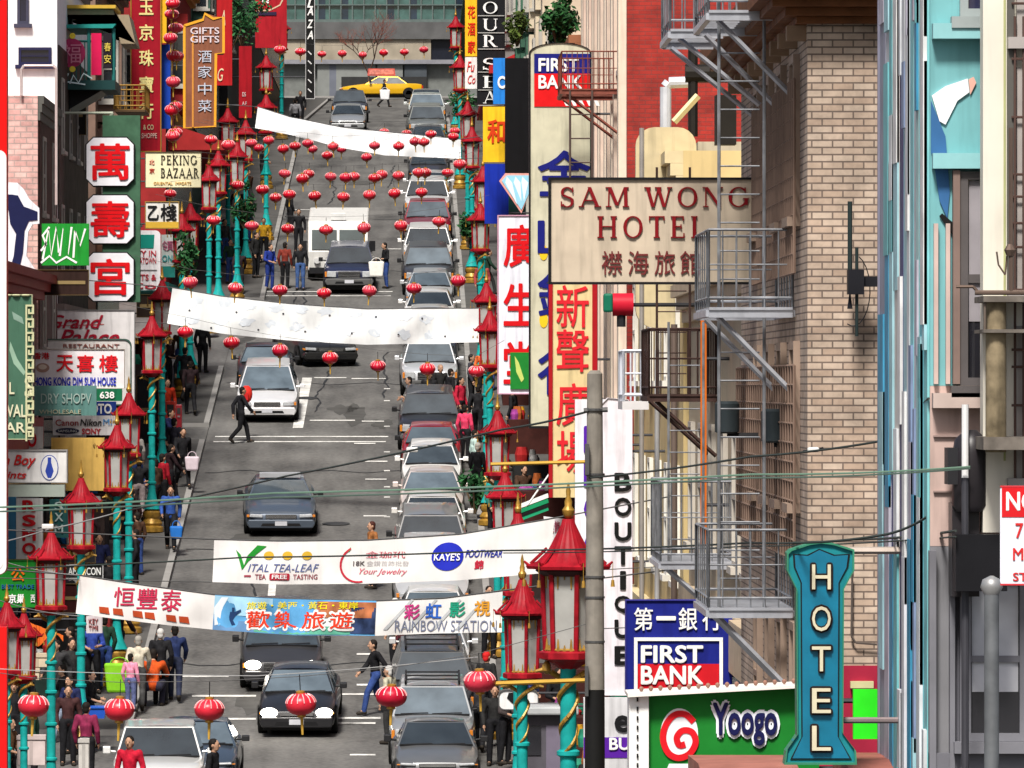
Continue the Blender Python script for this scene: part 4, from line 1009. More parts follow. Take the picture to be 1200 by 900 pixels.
# diamond, blue, yellow, black
s = sign('diamond_sign', 'pale blue cut diamond sign with pink outline', (585, 203, 622, 250), 176, (.75, .35, .3), .2, poly=[(585, 212), (592, 203), (622, 203), (622, 222), (611, 250)])
shape([(588, 212), (594, 205.5), (622, 205.5), (622, 222), (611, 246)], 176, .04, m_((.3, .62, .78)), s, 'facets', .02)
for p in ([(594, 207), (600, 214), (606, 240), (592, 214)], [(604, 207), (610, 214), (611, 236), (602, 214)], [(612, 207), (619, 214), (614, 236), (611, 214)]): shape(p, 176, .04, m_((.72, .85, .9)), s, 'facet', .026)
s = sign('blue_sign', 'blue sign with white letter above the yellow panel', (578, 68, 592, 122), 186, (.02, .2, .62), .5)
T('C', (583, 89, 592, 104), 185.99, m_(WHITE), s, bold=.04)
s = sign('dark_box_sign', 'plain black box sign back beside the bank pylon', (592, 68, 625, 206), 180, (.006, .006, .007), .6)
s = sign('yellow_sign', 'yellow panel sign with red brush character', (566, 125, 592, 190), 188, YEL, .3)
T('和', (571, 140, 592, 168), 187.99, m_((.6, .05, .01)), s, bold=.03)
s = sign('deep_blue_sign', 'deep blue panel sign over the diamond sign', (568, 192, 596, 262), 190, (.01, .03, .35), .3)
s = sign('restaurant_blade_sign', 'black blade sign with stacked white serif letters', (559, -60, 592, 122), 246, (.012, .012, .014), .3)
for ch, y in zip('OURSEA', (9, 29, 48, 75, 96, 114)):
    T(ch, (566, y - 7, 583, y + 7), 245.95, m_(WHITE), s, style='serif')
    mb = MB(); [mb.box(PX(a, 246), PX(b, 246), 245.96, 246.1, PZ(yb, 246), PZ(ya, 246)) for a, b, ya, yb in ((560, 591, y + 9, y + 10),)]; mb.build('divider', m_((.4, .4, .38)), s)
s = sign('yellow_blade_sign', 'narrow yellow blade sign with red characters', (545, -30, 559, 66), 252, (.85, .48, .02), .3)
vtext('花酒家', 548, 557, (14, 34, 55), 15, 251.99, m_((.6, .02, .01)), s, bold=.02)
s = sign('white_blade_sign', 'small white sign with red script under the yellow blade', (545, 67, 559, 104), 252, (.8, .78, .76), .3)
T('Fu', (547, 72, 556, 84), 251.99, m_((.6, .02, .02)), s, shear=.3); T('Co', (548, 88, 557, 98), 251.99, m_((.6, .02, .02)), s, shear=.3)
# rounded cream board behind the hotel sign
s = sign('cream_board', 'large blank cream board with rounded corners behind the hotel sign', (745, 149, 816, 384), 112, (.55, .46, .28), .3, poly=rrect((745, 149, 816, 384), 22))
# boutique
s = sign('boutique_sign', 'tall white blade sign with black sans letters reading down', (704, 466, 741, 815), 118, (.76, .72, .77), .3, poly=[(704, 815), (704, 474), (712, 466), (736, 468), (741, 476), (741, 815)], frame=(.7, .66, .7), fw=.6)
for ch, y in zip('BOUTIQUE', (565, 594, 623, 651, 680, 709, 737, 768)):
    w_ = 3.5 if ch == 'I' else 10
    T(ch, (730 - w_, y - 11, 730 + w_, y + 11), 117.99, m_((.01, .01, .01)), s, bold=.035)
s = sign('purple_letter_sign', 'white blade sign with purple letters half hidden by the pole', (674, 468, 712, 700), 124, (.78, .78, .84), .25)
for ch, y in zip('DRCG', (515, 555, 596, 640)): T(ch, (684, y - 16, 711, y + 16), 123.99, m_((.09, .015, .35)), s, bold=.05)
# orange strip
s = sign('orange_banner', 'narrow orange vertical banner behind the fire escape', (821, 372, 828, 640), 96, (.55, .13, .015), .06)
# lower bank sign
s = sign('bank_sign', 'navy bank sign with white characters and boxed lettering', (733, 703, 858, 812), 92.5, (.012, .018, .2), .3, frame=(.03, .03, .22), fw=1)
for ch, x, y in zip('第一銀行', (743, 769, 795, 823), (0, 0, 0, 0)):
    if ch == '一': T(ch, (x, 722, x + 23, 727), 92.49, m_(WHITE), s, bold=.03)
    else: T(ch, (x, 712, x + 22, 739), 92.49, m_(WHITE), s, bold=.012)
fr = MB()
for a, b, ya, yb in ((743, 847, 747, 751), (743, 747, 751.2, 812), (843, 847, 751.2, 812)): fr.box(PX(a, 92.5), PX(b, 92.5), 92.47, 92.55, PZ(yb, 92.5), PZ(ya, 92.5))
fr.build('logo_border', m_(WHITE), s)
shape([(747.3, 778), (842.7, 778), (842.7, 812), (747.3, 812)], 92.5, .05, m_((.55, .012, .02)), s, 'logo_base', .014)
T('FIRST', (751, 756, 824, 777), 92.48, m_(WHITE), s, bold=.035); T('BANK', (751, 780, 824, 802), 92.48, m_(WHITE), s, bold=.035)
# yoghurt shop sign
s = sign('shop_sign', 'green shop sign with red swirl and outlined lettering', (760, 800, 960, 925), 66.5, (.012, .19, .025), .5, poly=[(760, 812), (960, 801), (960, 925), (760, 925)], grime=.1)
rbox(PX(737, 66.5), PX(759.8, 66.5), 66.4, 67, PZ(930, 66.5), PZ(812, 66.5)).build('return_panel', m_(WHITE), s)
mb = MB()
for k in range(8): z = PZ(822 + k * 11, 66.4); mb.box(PX(746, 66.4), PX(748, 66.4), 66.38, 66.45, z, z + .04)
mb.build('slots', m_(BLACK), s)
MB().prism([(PX(735, 66.5), PZ(812, 66.5)), (PX(960, 66.5), PZ(801, 66.5)), (PX(960, 66.5), PZ(804, 66.5)), (PX(735, 66.5), PZ(816, 66.5))], 66.3, 67.2).build('top_rail', m_((.8, .76, .7)), s)
for k in range(18):
    t = k / 17; MB().lathe([(.008, 0), (.02, .015), (.023, .035), (.008, .05)], (PX(752 + 190 * t, 66.5), 66.6, PZ(811 - 10 * t, 66.5)), 8).build('bulb', m_((.3, .16, .12)), s, 50)
sw = lambda k: [(796 + (7 + 13 * t) * math.cos(R(a)), 864 + (9 + 17 * t) * math.sin(R(a))) for t, a in ((i / 30, -60 + i * 15.5) for i in range(31))]
def stroke(pts, wd, d, m, par, nm, pr):
    mb = MB()
    L = [Vector((PX(x, d), 0, PZ(y, d))) for x, y in pts]; wd = wd / F * d; A = []; B = []
    for i, p in enumerate(L):
        t = (L[min(i + 1, len(L) - 1)] - L[max(i - 1, 0)]).normalized(); nn = Vector((-t.z, 0, t.x)); A.append(p + nn * wd / 2); B.append(p - nn * wd / 2)
    for i in range(len(L) - 1):
        mb.prism([(A[i].x, A[i].z), (A[i + 1].x, A[i + 1].z), (B[i + 1].x, B[i + 1].z), (B[i].x, B[i].z)], d - pr, d + .01)
    return mb.build(nm, m, par)
shape(ell(796, 860, 22, 30, 30), 66.5, .04, m_((.8, .82, .86)), s, 'swirl_ground', .012)
def smooth(P, k=5):
    o = []
    for i in range(len(P) - 1):
        a, b, c, e = P[max(i - 1, 0)], P[i], P[i + 1], P[min(i + 2, len(P) - 1)]
        for j in range(k):
            t = j / k; o.append(tuple(.5 * (2 * b[q] + (c[q] - a[q]) * t + (2 * a[q] - 5 * b[q] + 4 * c[q] - e[q]) * t * t + (3 * b[q] - a[q] - 3 * c[q] + e[q]) * t ** 3) for q in (0, 1)))
    return o + [P[-1]]
stroke(smooth([(813, 846), (803, 837), (790, 838), (780, 850), (777, 866), (783, 882), (795, 888), (808, 883), (815, 870), (811, 858), (800, 856), (793, 864), (796, 873), (803, 872)]), 7.5, 66.5, m_((.65, .012, .02)), s, 'swirl', .02)
shape([(784, 895), (808, 895), (812, 905), (780, 905)], 66.5, .04, m_((.8, .82, .86)), s, 'swirl_foot', .012)
T('Yoogo', (832, 820, 914, 877), 66.49, m_((.82, .86, .92)), s, bold=.15, name='letter_outline'); T('Yoogo', (835.2, 823.2, 910.8, 873.8), 66.465, m_((.01, .012, .07)), s, bold=.035)
# purple and white shop sign at the foot of the pole
s = sign('shop_fascia', 'white shop fascia with black letters over a purple strip', (684, 818, 742, 925), 108, (.6, .6, .62), .3)
T('e e', (690, 838, 738, 858), 107.99, m_(BLACK), s, bold=.03); shape([(684, 864), (742, 864), (742, 888), (684, 888)], 108, .04, m_((.09, .015, .3)), s, 'strip', .012)
T('BU', (714, 864.5, 738, 879), 107.98, m_(WHITE), s, bold=.03)
s = sign('white_black_sign', 'white sign with a black patch and rounded ends near the dragons', (584, 808, 631, 832), 128, (.78, .78, .78), .2, poly=rrect((584, 808, 631, 832), 7), frame=(.1, .1, .1), fw=1)
shape([(596, 812), (606, 811), (610, 820), (612, 828), (600, 824), (594, 818)], 128, .04, m_(BLACK), s, 'patch', .014)
# hotel neon blade
d = 62
poly = [(926, 644), (948, 637), (962, 635), (978, 637), (1001, 644), (1001, 668), (989, 690), (988, 860), (1003, 880), (1004, 896), (919, 896), (921, 880), (934, 862), (933, 690), (922, 668), (922, 648)]
s = sign('neon_hotel_sign', 'teal blue neon hotel blade sign with flared ends', (919, 635, 1004, 896), d, (.015, .22, .25), .3, poly=poly, frame=(.04, .2, .12), fw=2.2, brackets=False)
inner = [(929, 649), (946, 650), (960, 643), (978, 650), (996, 649), (994, 664), (984, 682), (983, 864), (998, 890), (926, 890), (939, 864), (938, 682), (930, 664)]
shape(inner, d, .05, m_(BLACK), s, 'inlay_border', .012)
cx, cy = 961.5, 768
shape([(cx + (x - cx) * .93, cy + (y - cy) * .988) for x, y in inner], d, .05, mat((.006, .15, .25), .35, 0, .15, 4), s, 'inlay', .016)
for ch, y in zip('HOTEL', (676, 725, 772, 821, 865)):
    T(ch, (949, y - 17, 976, y + 17), d - .02, m_((.02, .012, .01)), s, bold=.06, name='letter_shadow'); T(ch, (951.5, y - 14.5, 973.5, y + 14.5), d - .05, m_((.62, .56, .4)), s, bold=.0)
for y in (845,): MB().bar((PX(990, d), d + .15, PZ(y, d)), (4.6, d + .15, PZ(y, d)), .03, 8).build('support_rod', mat((.25, .2, .2), .5, .4), s)
b2 = MB().bar((PX(996, 62), 62.3, PZ(646, 62)), (4.6, 62.3, PZ(646, 62)), .035, 6); b2.build('support_rod', mat((.45, .38, .33), .5, .3), s)
# bright green panel + awnings
s = sign('green_panel', 'bright lime green blank panel beside the neon hotel sign', (1000, 808, 1032, 866), 66, (.03, .75, .02), .1, grime=0, brackets=False)
s = thing('awning', 'brown canvas awning below the neon hotel sign', 'awning', (PX(1035, 64), 64, PZ(905, 64)))
MB().prismx([(62.6, PZ(930, 64)), (62.6, PZ(896, 64)), (63.4, PZ(886, 64)), (65.2, PZ(890, 64)), (65.2, PZ(930, 64))], PX(985, 64), PX(1072, 64)).build('canopy', mat((.28, .1, .075), .7, 0, .2, 3), s)
s = thing('awning', 'brown canvas awning across the green shop sign', 'awning', (PX(865, 64), 64, PZ(905, 64)))
MB().prismx([(63, PZ(930, 64)), (63, PZ(900, 64)), (63.8, PZ(893, 64)), (66.1, PZ(899, 64)), (66.1, PZ(930, 64))], PX(817, 64), PX(932, 64)).build('canopy', mat((.32, .13, .1), .7, 0, .2, 3), s)
# parking restriction sign on its pole
d = 31
s = thing('parking_sign', 'white and red no parking sign on a pole at the frame edge', 'sign', (PX(1168, d), d, G(d)))
pts = rrect((1172, 569, 1250, 686), 5)
MB().prism([(PX(x, d), PZ(y, d)) for x, y in pts], d, d + .006).build('plate', m_((.72, .73, .8)), s)
shape([(1174, 571), (1248, 571), (1248, 606), (1174, 606)], d, .005, m_((.6, .015, .02)), s, 'header', .003)
T('NO', (1179, 576, 1216, 599), d - .003, m_(WHITE), s, bold=.03, th=.003)
for t, r_ in (('7', (1190, 613, 1199, 631)), ('AM', (1202, 613, 1222, 631)), ('MON', (1187, 642, 1228, 657)), ('STREET', (1187, 671, 1240, 681))): T(t, r_, d - .002, m_((.6, .03, .03)), s, bold=.02, th=.003)
for y in (569, 684): MB().box(PX(1172, d), PX(1250, d), d - .004, d, PZ(y + 2, d), PZ(y, d)).build('border', m_((.55, .04, .05)), s)
s = thing('steel_post', 'grey steel post with round cap before the shuttered bay', 'post', (PX(1162, 45), 45, G(45)))
MB().bar((PX(1162, 45), 45, G(45)), (PX(1162, 45), 45, PZ(690, 45)), .05, 14).build('shaft', mat((.17, .18, .19), .45, .4, .3, 5), s, 40)
MB().lathe([(.05, -.05), (.075, 0), (.06, .05), (.01, .075)], (PX(1162, 45), 45, PZ(688, 45)), 14).build('cap', mat((.3, .3, .3), .4, .4), s, 50)
# poles
d = 80
s = thing('utility_pole', 'grey concrete utility pole with black painted foot', 'utility pole', (PX(697, d), d, G(d)))
mb = MB().lathe([(.115, PZ(808, d)), (.09, PZ(438, d)), (.05, PZ(434, d))], (PX(697, d), d, 0), 16); mb.build('shaft', mat((.22, .2, .17), .8, 0, .2, 6, .2, 0, 0, .5, .4), s, 40)
MB().lathe([(.125, G(d)), (.116, PZ(808.5, d))], (PX(697, d), d, 0), 16).build('painted_foot', mat((.012, .012, .012), .5), s, 40)
mb = MB()
for y in (480, 556, 676, 700, 752): mb.lathe([(.1, -.015), (.118, -.012), (.118, .012), (.1, .015)], (PX(697, d), d, PZ(y, d)), 16)
mb.bar((PX(684, d), d - .05, PZ(481, d)), (PX(712, d), d - .05, PZ(480, d)), .03, 6); mb.box(PX(685, d), PX(690, d), d - .2, d - .1, PZ(556, d), PZ(520, d)); mb.box(PX(685, d), PX(689, d), d - .2, d - .1, PZ(815, d), PZ(780, d))
mb.build('bands', mat((.1, .1, .1), .5, .4), s)
MB().bar((PX(575, d), d, PZ(544, d)), (PX(690, d), d, PZ(541, d)), .022, 6).build('gilded_arm', mat((.5, .3, .05), .5, .2), s)
MB().bar((PX(580, d), d, PZ(801, d)), (PX(690, d), d, PZ(797, d)), .028, 6).build('gilded_arm', mat((.5, .3, .05), .5, .2), s)
d = 57.7
s = thing('wooden_post', 'weathered wooden post section held on the cream wall by iron brackets', 'post', (PX(1167, d), d, PZ(530, d)))
MB().lathe([(.088, PZ(530, d)), (.086, PZ(352, d))], (PX(1167, d), d, 0), 14).build('shaft', mat((.2, .16, .1), .9, 0, .5, 6, .6, 0, 0, None, .8), s, 40)
for y0, y1 in ((347, 354), (386, 390), (512, 527)): rbox(PX(1151, d), PX(1215, d), d - .14, 58.5, PZ(y1, d), PZ(y0, d)).build('bracket', mat((.16, .14, .12), .7, .4, .4, 6), s)
MB().bar((PX(1153, d), d - .1, PZ(390, d)), (PX(1153, d), d - .1, PZ(350, d)), .012, 5).build('tie_rod', mat((.14, .11, .09), .7, .4), s)
mb = MB(); mb.bar((PX(1142, d), d - .05, PZ(343, d)), (PX(1200, d), d - .05, PZ(343, d)), .022, 8); mb.tube([(PX(1120, d), d - .05, PZ(336, d)), (PX(1140, d), d - .05, PZ(336, d)), (PX(1146, d), d - .05, PZ(343, d))], .014, 6)
mb.lathe([(.03, 0), (.05, .05), (.02, .1)], (PX(1183, d), d - .05, PZ(300, d)), 8); mb.bar((PX(1184, d), d - .05, PZ(343, d)), (PX(1184, d), d - .05, PZ(150, d)), .02, 6); mb.tube([(PX(1168, d), d, PZ(295, d)), (PX(1170, d), d, PZ(310, d)), (PX(1178, d), d, PZ(322, d)), (PX(1180, d), d, PZ(300, d))], .008, 5)
mb.build('conduit', mat((.14, .1, .08), .6, .5), s)
rbox(PX(1118, 58.3), PX(1178, 58.3), 58.1, 58.38, PZ(692, 58.3), PZ(626, 58.3)).build('dark_housing', mat((.01, .01, .012), .5), s)
# black meter box with pipe, antenna on brick wall, floodlight boxes
d = 58.3
s = thing('meter_box', 'black electrical meter cluster with a white pipe rising from it', 'meter box', (PX(1137, d), d, PZ(690, d)))
MB().lathe([(.13, 0), (.16, .05), (.16, .5), (.14, .62), (.05, .7)], (PX(1140, d), d + .2, PZ(600, d)), 14).box(PX(1118, d), PX(1150, d), d + .2, d + .6, PZ(700, d), PZ(590, d)).build('housing', mat((.02, .017, .02), .4), s, 40)
MB().box(PX(1112, d), PX(1124, d), d + .1, d + .5, PZ(568, d), PZ(525, d)).build('switch_box', mat((.025, .025, .028), .5), s)
MB().bar((PX(1131, d), d, PZ(560, d)), (PX(1131, d), d, PZ(474, d)), .03, 10).build('riser_pipe', m_((.7, .7, .7)), s)
MB().bar((PX(1131, d), d, PZ(900, d)), (PX(1131, d), d, PZ(560, d)), .032, 10).build('conduit', mat((.06, .06, .07), .5, .3), s)
d = 69.6
s = thing('antenna', 'dark iron antenna rods bracketed to the tan brick wall', 'antenna', (PX(1000, d), d, PZ(395, d)))
MB().bar((PX(996, d), d, PZ(330, d)), (PX(996, d), d, PZ(236, d)), .025, 8).bar((PX(1004, d), d, PZ(394, d)), (PX(1004, d), d, PZ(290, d)), .018, 8).build('rods', mat((.03, .045, .045), .5, .4), s)
MB().box(PX(993, d), PX(1012, d), d - .1, d + .1, PZ(345, d), PZ(316, d)).box(PX(1012, d), PX(1028, d), d - .03, d + .05, PZ(336, d), PZ(324, d)).bar((PX(996, d), d, PZ(362, d)), (PX(996, d), d, PZ(344, d)), .03, 6, .008).build('bracket_box', mat((.02, .02, .025), .5, .3), s)
MB().tube([(PX(994 + 6 + 20 * math.sin(R(a)), d), d + .05, PZ(340 + 42 * -math.cos(R(a)), d)) for a in range(20, 215, 15)], .006, 5).build('cable', MDK, s)
for x, y, dd, k in ((852, 492, 78, 0), (907, 503, 74, 1)):
    s = thing('floodlight', ('dark cylindrical floodlight on the brick side wall, nearer the yellow house', 'dark cylindrical floodlight on the brick side wall, nearer the wall corner')[k], 'floodlight', (PX(x, dd), dd, PZ(y + 20, dd)), 'floodlights')
    MB().lathe([(.1, 0), (.14, .02), (.14, .34), (.11, .37)], (PX(x, dd), dd, PZ(y + 16, dd)), 16).build('housing', mat((.035, .045, .05), .5, .3), s, 40)
    MB().bar((PX(x, dd), dd, PZ(y + 18, dd)), (4.1, dd, PZ(y + 18, dd)), .03, 6).build('arm', MDK, s)
# traffic signal seen from the side
d = 100
s = thing('traffic_signal', 'traffic signal seen from the side with green and red hoods', 'traffic light', (PX(722, d), d, PZ(370, d)))
MB().lathe([(.12, 0), (.13, .05), (.11, .3), (.06, .34)], (0, 0, 0), 14).build('x', MDK) if False else None
mb = MB().box(PX(707, d), PX(718, d), d - .14, d + .14, PZ(366, d), PZ(344, d)); bev(mb.build('green_housing', m_((.01, .14, .08)), s), .03)
hd_ = MB().bar((PX(718, d), d, PZ(357, d)), (PX(742, d), d, PZ(357, d)), .17, 16); hd_.build('red_hood', m_((.5, .012, .03)), s, 40)
MB().bar((PX(728, d), d, PZ(366, d)), (PX(728, d), d, PZ(383, d)), .07, 8).bar((PX(730, d), d + .2, PZ(357, d)), (4.5, d + .2, PZ(357, d)), .03, 6).build('mount', MDK, s)
# silver post stub on the yellow house
for x, d, y0, y1, k in ((737, 106, 412, 470, 0),):
    s = thing('roof_rail', 'short white railing on the yellow house ledge', 'railing', (PX(x, d), d, PZ(y1, d)))
    balcony_rail(MB(), PX(731, d), PX(757, d), d, d + 2, PZ(y1, d), .78, .12, .014).build('bars', m_((.65, .68, .74)), s)
    MB().box(PX(729, d), PX(760, d), d - .1, d + 2.1, PZ(y1 + 10, d), PZ(y1 + .3, d)).build('slab', m_((.62, .6, .6)), s)
# flag and cloth by the lantern
d = 134
s = thing('shop_flag', 'white green and black cloth flag on a slanted stick', 'flag', (PX(600, d), d, PZ(600, d)))
MB().bar((PX(618, d), d, PZ(592, d)), (PX(644, d), d, PZ(555, d)), .02, 5).build('stick', m_(WHITE), s)
for i, (c, o) in enumerate((((.8, .82, .8), 0), ((.01, .25, .1), 6), ((.01, .01, .01), 11), ((.015, .3, .14), 15))): flat('stripe', [(611, 590 + o), (642, 578 + o), (643, 583 + o), (611, 595 + o)], c, d + .01 * i, s)
d = 131
s = thing('cloth_banner', 'small white hanging cloth with purple red characters', 'banner', (PX(650, d), d, PZ(650, d)))
flat('cloth', [(637, 605), (661, 608), (659, 632), (652, 650), (640, 645)], (.75, .74, .78), d, s); T('金飾', (643, 610, 656, 624), d - .012, m_((.35, .03, .08)), s)
# green shrub on the roof garden
def leafball(name, label, c, rx, ry, rz, n, col, cat, ls=.14, stem=True, seed=1):
    rn = random.Random(seed); r = thing(name, label, cat, (c[0], c[1], c[2] - rz))
    mb = MB(); mb2 = MB()
    cl = [(rn.gauss(0, .45), rn.gauss(0, .45), rn.gauss(0, .45)) for _ in range(14)]
    for i in range(n):
        k = cl[rn.randrange(14)]
        p = Vector((c[0] + (k[0] + rn.gauss(0, .2)) * rx, c[1] + (k[1] + rn.gauss(0, .2)) * ry, c[2] + (k[2] + rn.gauss(0, .2)) * rz))
        u = Vector((rn.uniform(-1, 1), rn.uniform(-1, 1), rn.uniform(-1, 1))).normalized(); v = u.orthogonal().normalized(); a = ls * rn.uniform(.5, 1.2)
        (mb if i % 3 else mb2).add([p - u * a, p + v * a * .5, p + u * a, p - v * a * .5], [(0, 1, 2, 3)])
    mb.build('foliage', mat(col, .6, 0, .4, 2), r); mb2.build('foliage', mat(tuple(min(1, x * 2.2) for x in col), .6, 0, .4, 2), r)
    if stem:
        st_ = MB()
        for k in cl[:7]: st_.bar((c[0], c[1], c[2] - rz * 1.3), (c[0] + k[0] * rx, c[1] + k[1] * ry, c[2] + k[2] * rz), .04, 5, .012)
        st_.build('stem', mat((.1, .07, .04), .8), r)
    return r
leafball('roof_shrub', 'dark green shrub growing on the roof beside the pilasters', W(655, 26, 172), .55, .6, .6, 1500, (.012, .045, .012), 'shrub', .1)
leafball('roof_shrub', 'small yellow green shrub beside the black letter blade', W(606, 28, 200), .3, .4, .5, 700, (.04, .06, .012), 'shrub', .09, seed=3)
# bare tree with red buds before the office block
rn = random.Random(4)
tr = thing('bare_tree', 'bare street tree with reddish twigs before the office block', 'tree', (PX(432, 456), 456, G(456)))
tb = MB(); tw = MB()
def grow(p, dr, L, r_, lv):
    q = p + dr * L; (tb if lv < 4 else tw).bar(p, q, r_, 5, r_ * .7)
    if lv >= 7: return
    for k in range(3 if lv in (1, 2, 3) else 2):
        nd = (dr + Vector((rn.uniform(-.9, .9), rn.uniform(-.6, .6), rn.uniform(-.25, .5)))).normalized(); grow(q, nd, L * rn.uniform(.65, .85), r_ * .62, lv + 1)
grow(Vector((PX(432, 456), 456, G(456))), Vector((0, 0, 1)), 1.6, .1, 0)
tb.build('trunk', mat((.08, .05, .04), .9), tr); tw.build('twigs', mat((.2, .07, .05), .8), tr)

# ------------------------------------------------------------------ signs on the left
d = 86
s = sign('edge_sign', 'red sign with white frame cut by the edge of the view', (-190, -60, 8, 672), d, (.7, .006, .006), .3, poly=rrect((-190, -60, 8, 674), 10), grime=0, brackets=False)
shape(rrect((-190, 176, 7.6, 673), 9), d, .05, m_((.75, .75, .74)), s, 'white_frame', .02); shape(rrect((-190, 178, 3.5, 668), 9), d, .05, m_((.8, .8, .8)), s, 'white_panel', .026)
rbox(PX(-190, d), PX(8, d), d - .01, d + .28, PZ(1100, d), PZ(735, d)).build('red_base', m_((.65, .01, .01)), s)
MB().bar((PX(-150, d), d + .15, G(d)), (PX(-150, d), d + .15, PZ(600, d)), .08, 8).bar((PX(-20, d), d + .15, G(d)), (PX(-20, d), d + .15, PZ(600, d)), .08, 8).build('posts', MIRON, s)
# dark blue outline sign
s = sign('wave_sign', 'navy wave shaped sign with thick white outline on pink bricks', (6, 214, 48, 335), 163, (.75, .76, .8), .2, poly=[(-30, 212), (20, 214), (28, 222), (34, 233), (46, 244), (46, 262), (38, 263), (33, 272), (31, 300), (45, 322), (34, 326), (10, 334), (-30, 336)])
shape([(-30, 226), (14, 228), (21, 229), (28, 242), (44, 248), (44, 258), (34, 259), (29, 270), (27, 296), (24, 310), (16, 322), (10, 322), (16, 300), (19, 274), (12, 262), (10, 246), (-30, 246)], 163, .06, m_((.012, .015, .06)), s, 'inner_shape', .02)
# greek key sign
d = 137
s = sign('marble_sign', 'green marble hanging sign with cream letters and key pattern edge', (-45, 345, 38, 515), d, (.055, .13, .085), .2, frame=(.45, .45, .28), fw=.8, grime=.6)
kb = MB()
for k in range(10):
    y = 357 + k * 16
    for a, b, ya, yb in ((30, 40, y, y + 2.2), (38, 40, y + 2.2, y + 11), (33, 38, y + 9, y + 11), (33, 35, y + 5, y + 9), (30, 32, y + 2.2, y + 16)): kb.box(PX(a, d), PX(b, d), d - .05, d + .02, PZ(yb, d), PZ(ya, d))
for k in range(7): kb.lathe([(.07, -.02), (.09, 0), (.07, .02)], (PX(-36 + k * 11, d), d, PZ(346, d)), 10)
kb.build('key_border', m_((.5, .5, .3)), s)
for t, r_, in (('L', (11, 448, 17, 462)), ('S', (29, 440, 38, 466)), ('WALL', (2, 474, 37, 489)), ('PARE', (-2, 495, 38, 507))): T(t, r_, d - .01, m_((.6, .58, .4)), s, bold=.02)
flat('marble_vein', [(12, 400), (20, 420), (30, 436), (28, 440), (16, 426), (11, 410)], (.25, .38, .28), d, s); flat('marble_vein', [(14, 365), (26, 372), (28, 380), (16, 374)], (.2, .3, .24), d, s)
# graffiti green shutter
s = sign('graffiti_board', 'green board sprayed with white graffiti strokes', (49, 262, 104, 311), 166.8, (.015, .26, .03), .2, brackets=False)
for P_, in (([(50, 304), (57, 268), (60, 300), (66, 266), (69, 296)],), ([(70, 300), (74, 268), (80, 298), (84, 266)],), ([(86, 302), (88, 270), (94, 288), (100, 268)],), ([(48, 308), (58, 300), (66, 308), (78, 301), (90, 308)],), ([(48, 294), (54, 286), (50, 276), (58, 266)],)): stroke(P_, 2.4, 166.8, m_(WHITE), s, 'graffiti', .015)
# three octagons
rr = thing('octagon_sign', 'column of three white octagonal panels with red characters', 'sign', (PX(129, 179.5), 179.5, PZ(356, 179.5)))
for i, ch in enumerate('萬壽宮'):
    y0 = 160 + 67.5 * i
    shape(octo((100, y0, 158, y0 + 59), 9), 179.5, .3, m_(BLACK), rr, 'frame', .0)
    p_ = shape(octo((101.5, y0 + 1.5, 156.5, y0 + 57.5), 8), 179.5, .1, m_((.76, .76, .8)), rr, 'panel', .03)
    T(ch, (106, y0 + 8, 152, y0 + 51), 179.45, m_((.62, .006, .01)), p_, bold=.02)
rbox(PX(120, 179.5), PX(164, 179.5), 179.6, 180.0, PZ(354, 179.5), PZ(135, 179.5)).build('backing_column', mat((.05, .12, .07), .6, 0, .2, 4), rr)
MB().tube([(PX(124, 179.5), 179.7, PZ(160, 179.5)), (PX(124, 179.5), 179.7, PZ(142, 179.5)), (PX(132, 179.5), 179.7, PZ(132, 179.5)), (FL, 179.7, PZ(132, 179.5))], .04, 6).build('hanger', mat((.35, .38, .3), .5, .3), rr)
# red and gold vertical sign
d = 205
s = sign('jewel_blade_sign', 'tall dark red blade sign with gold characters', (153, -40, 189, 178), d, (.3, .008, .018), .3, frame=(.35, .2, .03), fw=1)
vtext('玉京珠寶行', 163, 180, (8, 38, 68, 99, 130), 19, d - .01, m_((.7, .6, .25)), s, bold=.02)
T('& CO', (168, 146, 180, 152), d - .01, m_((.6, .5, .3)), s); T('SHOPPE', (166, 156, 184, 162), d - .01, m_((.6, .4, .35)), s)
rbox(PX(187, d), PX(195, d), d + .1, d + .4, PZ(50, d), PZ(-40, d)).build('yellow_edge', m_((.75, .4, .02)), s); rbox(PX(188, d), PX(199, d), d + .5, d + .8, PZ(150, d), PZ(51, d)).build('blue_edge', m_((.01, .05, .35)), s)
# bazaar
d = 200
s = sign('bazaar_sign', 'cream bazaar signboard with black serif lettering', (170, 178, 236, 220), d, (.82, .76, .5), .25, frame=(.12, .1, .06), fw=.6, grime=.1)
T('PEKING', (188.5, 182, 231, 192.5), d - .01, m_((.02, .015, .012)), s, style='serif', gap=.14); T('BAZAAR', (188.5, 197, 233, 208), d - .01, m_((.02, .015, .012)), s, style='serif', gap=.14)
T('北', (175, 187, 181, 193), d - .01, m_((.6, .05, .03)), s); T('京', (175, 197, 181, 203), d - .01, m_((.6, .05, .03)), s); T('ORIENTAL  IMPORTS', (180, 213, 224, 216.5), d - .01, m_((.75, .45, .12)), s)
s = sign('calligraphy_sign', 'white calligraphy sign with black brush characters over a yellow strip', (170, 236, 210, 268), d, (.72, .7, .66), .2, frame=(.35, .22, .05), fw=.8)
T('乙', (173, 241, 186, 258), d - .01, m_(BLACK), s, bold=.03); T('棧', (188, 239, 207, 259), d - .01, m_(BLACK), s, bold=.02)
shape([(171, 260), (209, 260), (209, 267), (171, 267)], d, .05, m_((.65, .4, .05)), s, 'strip', .015)
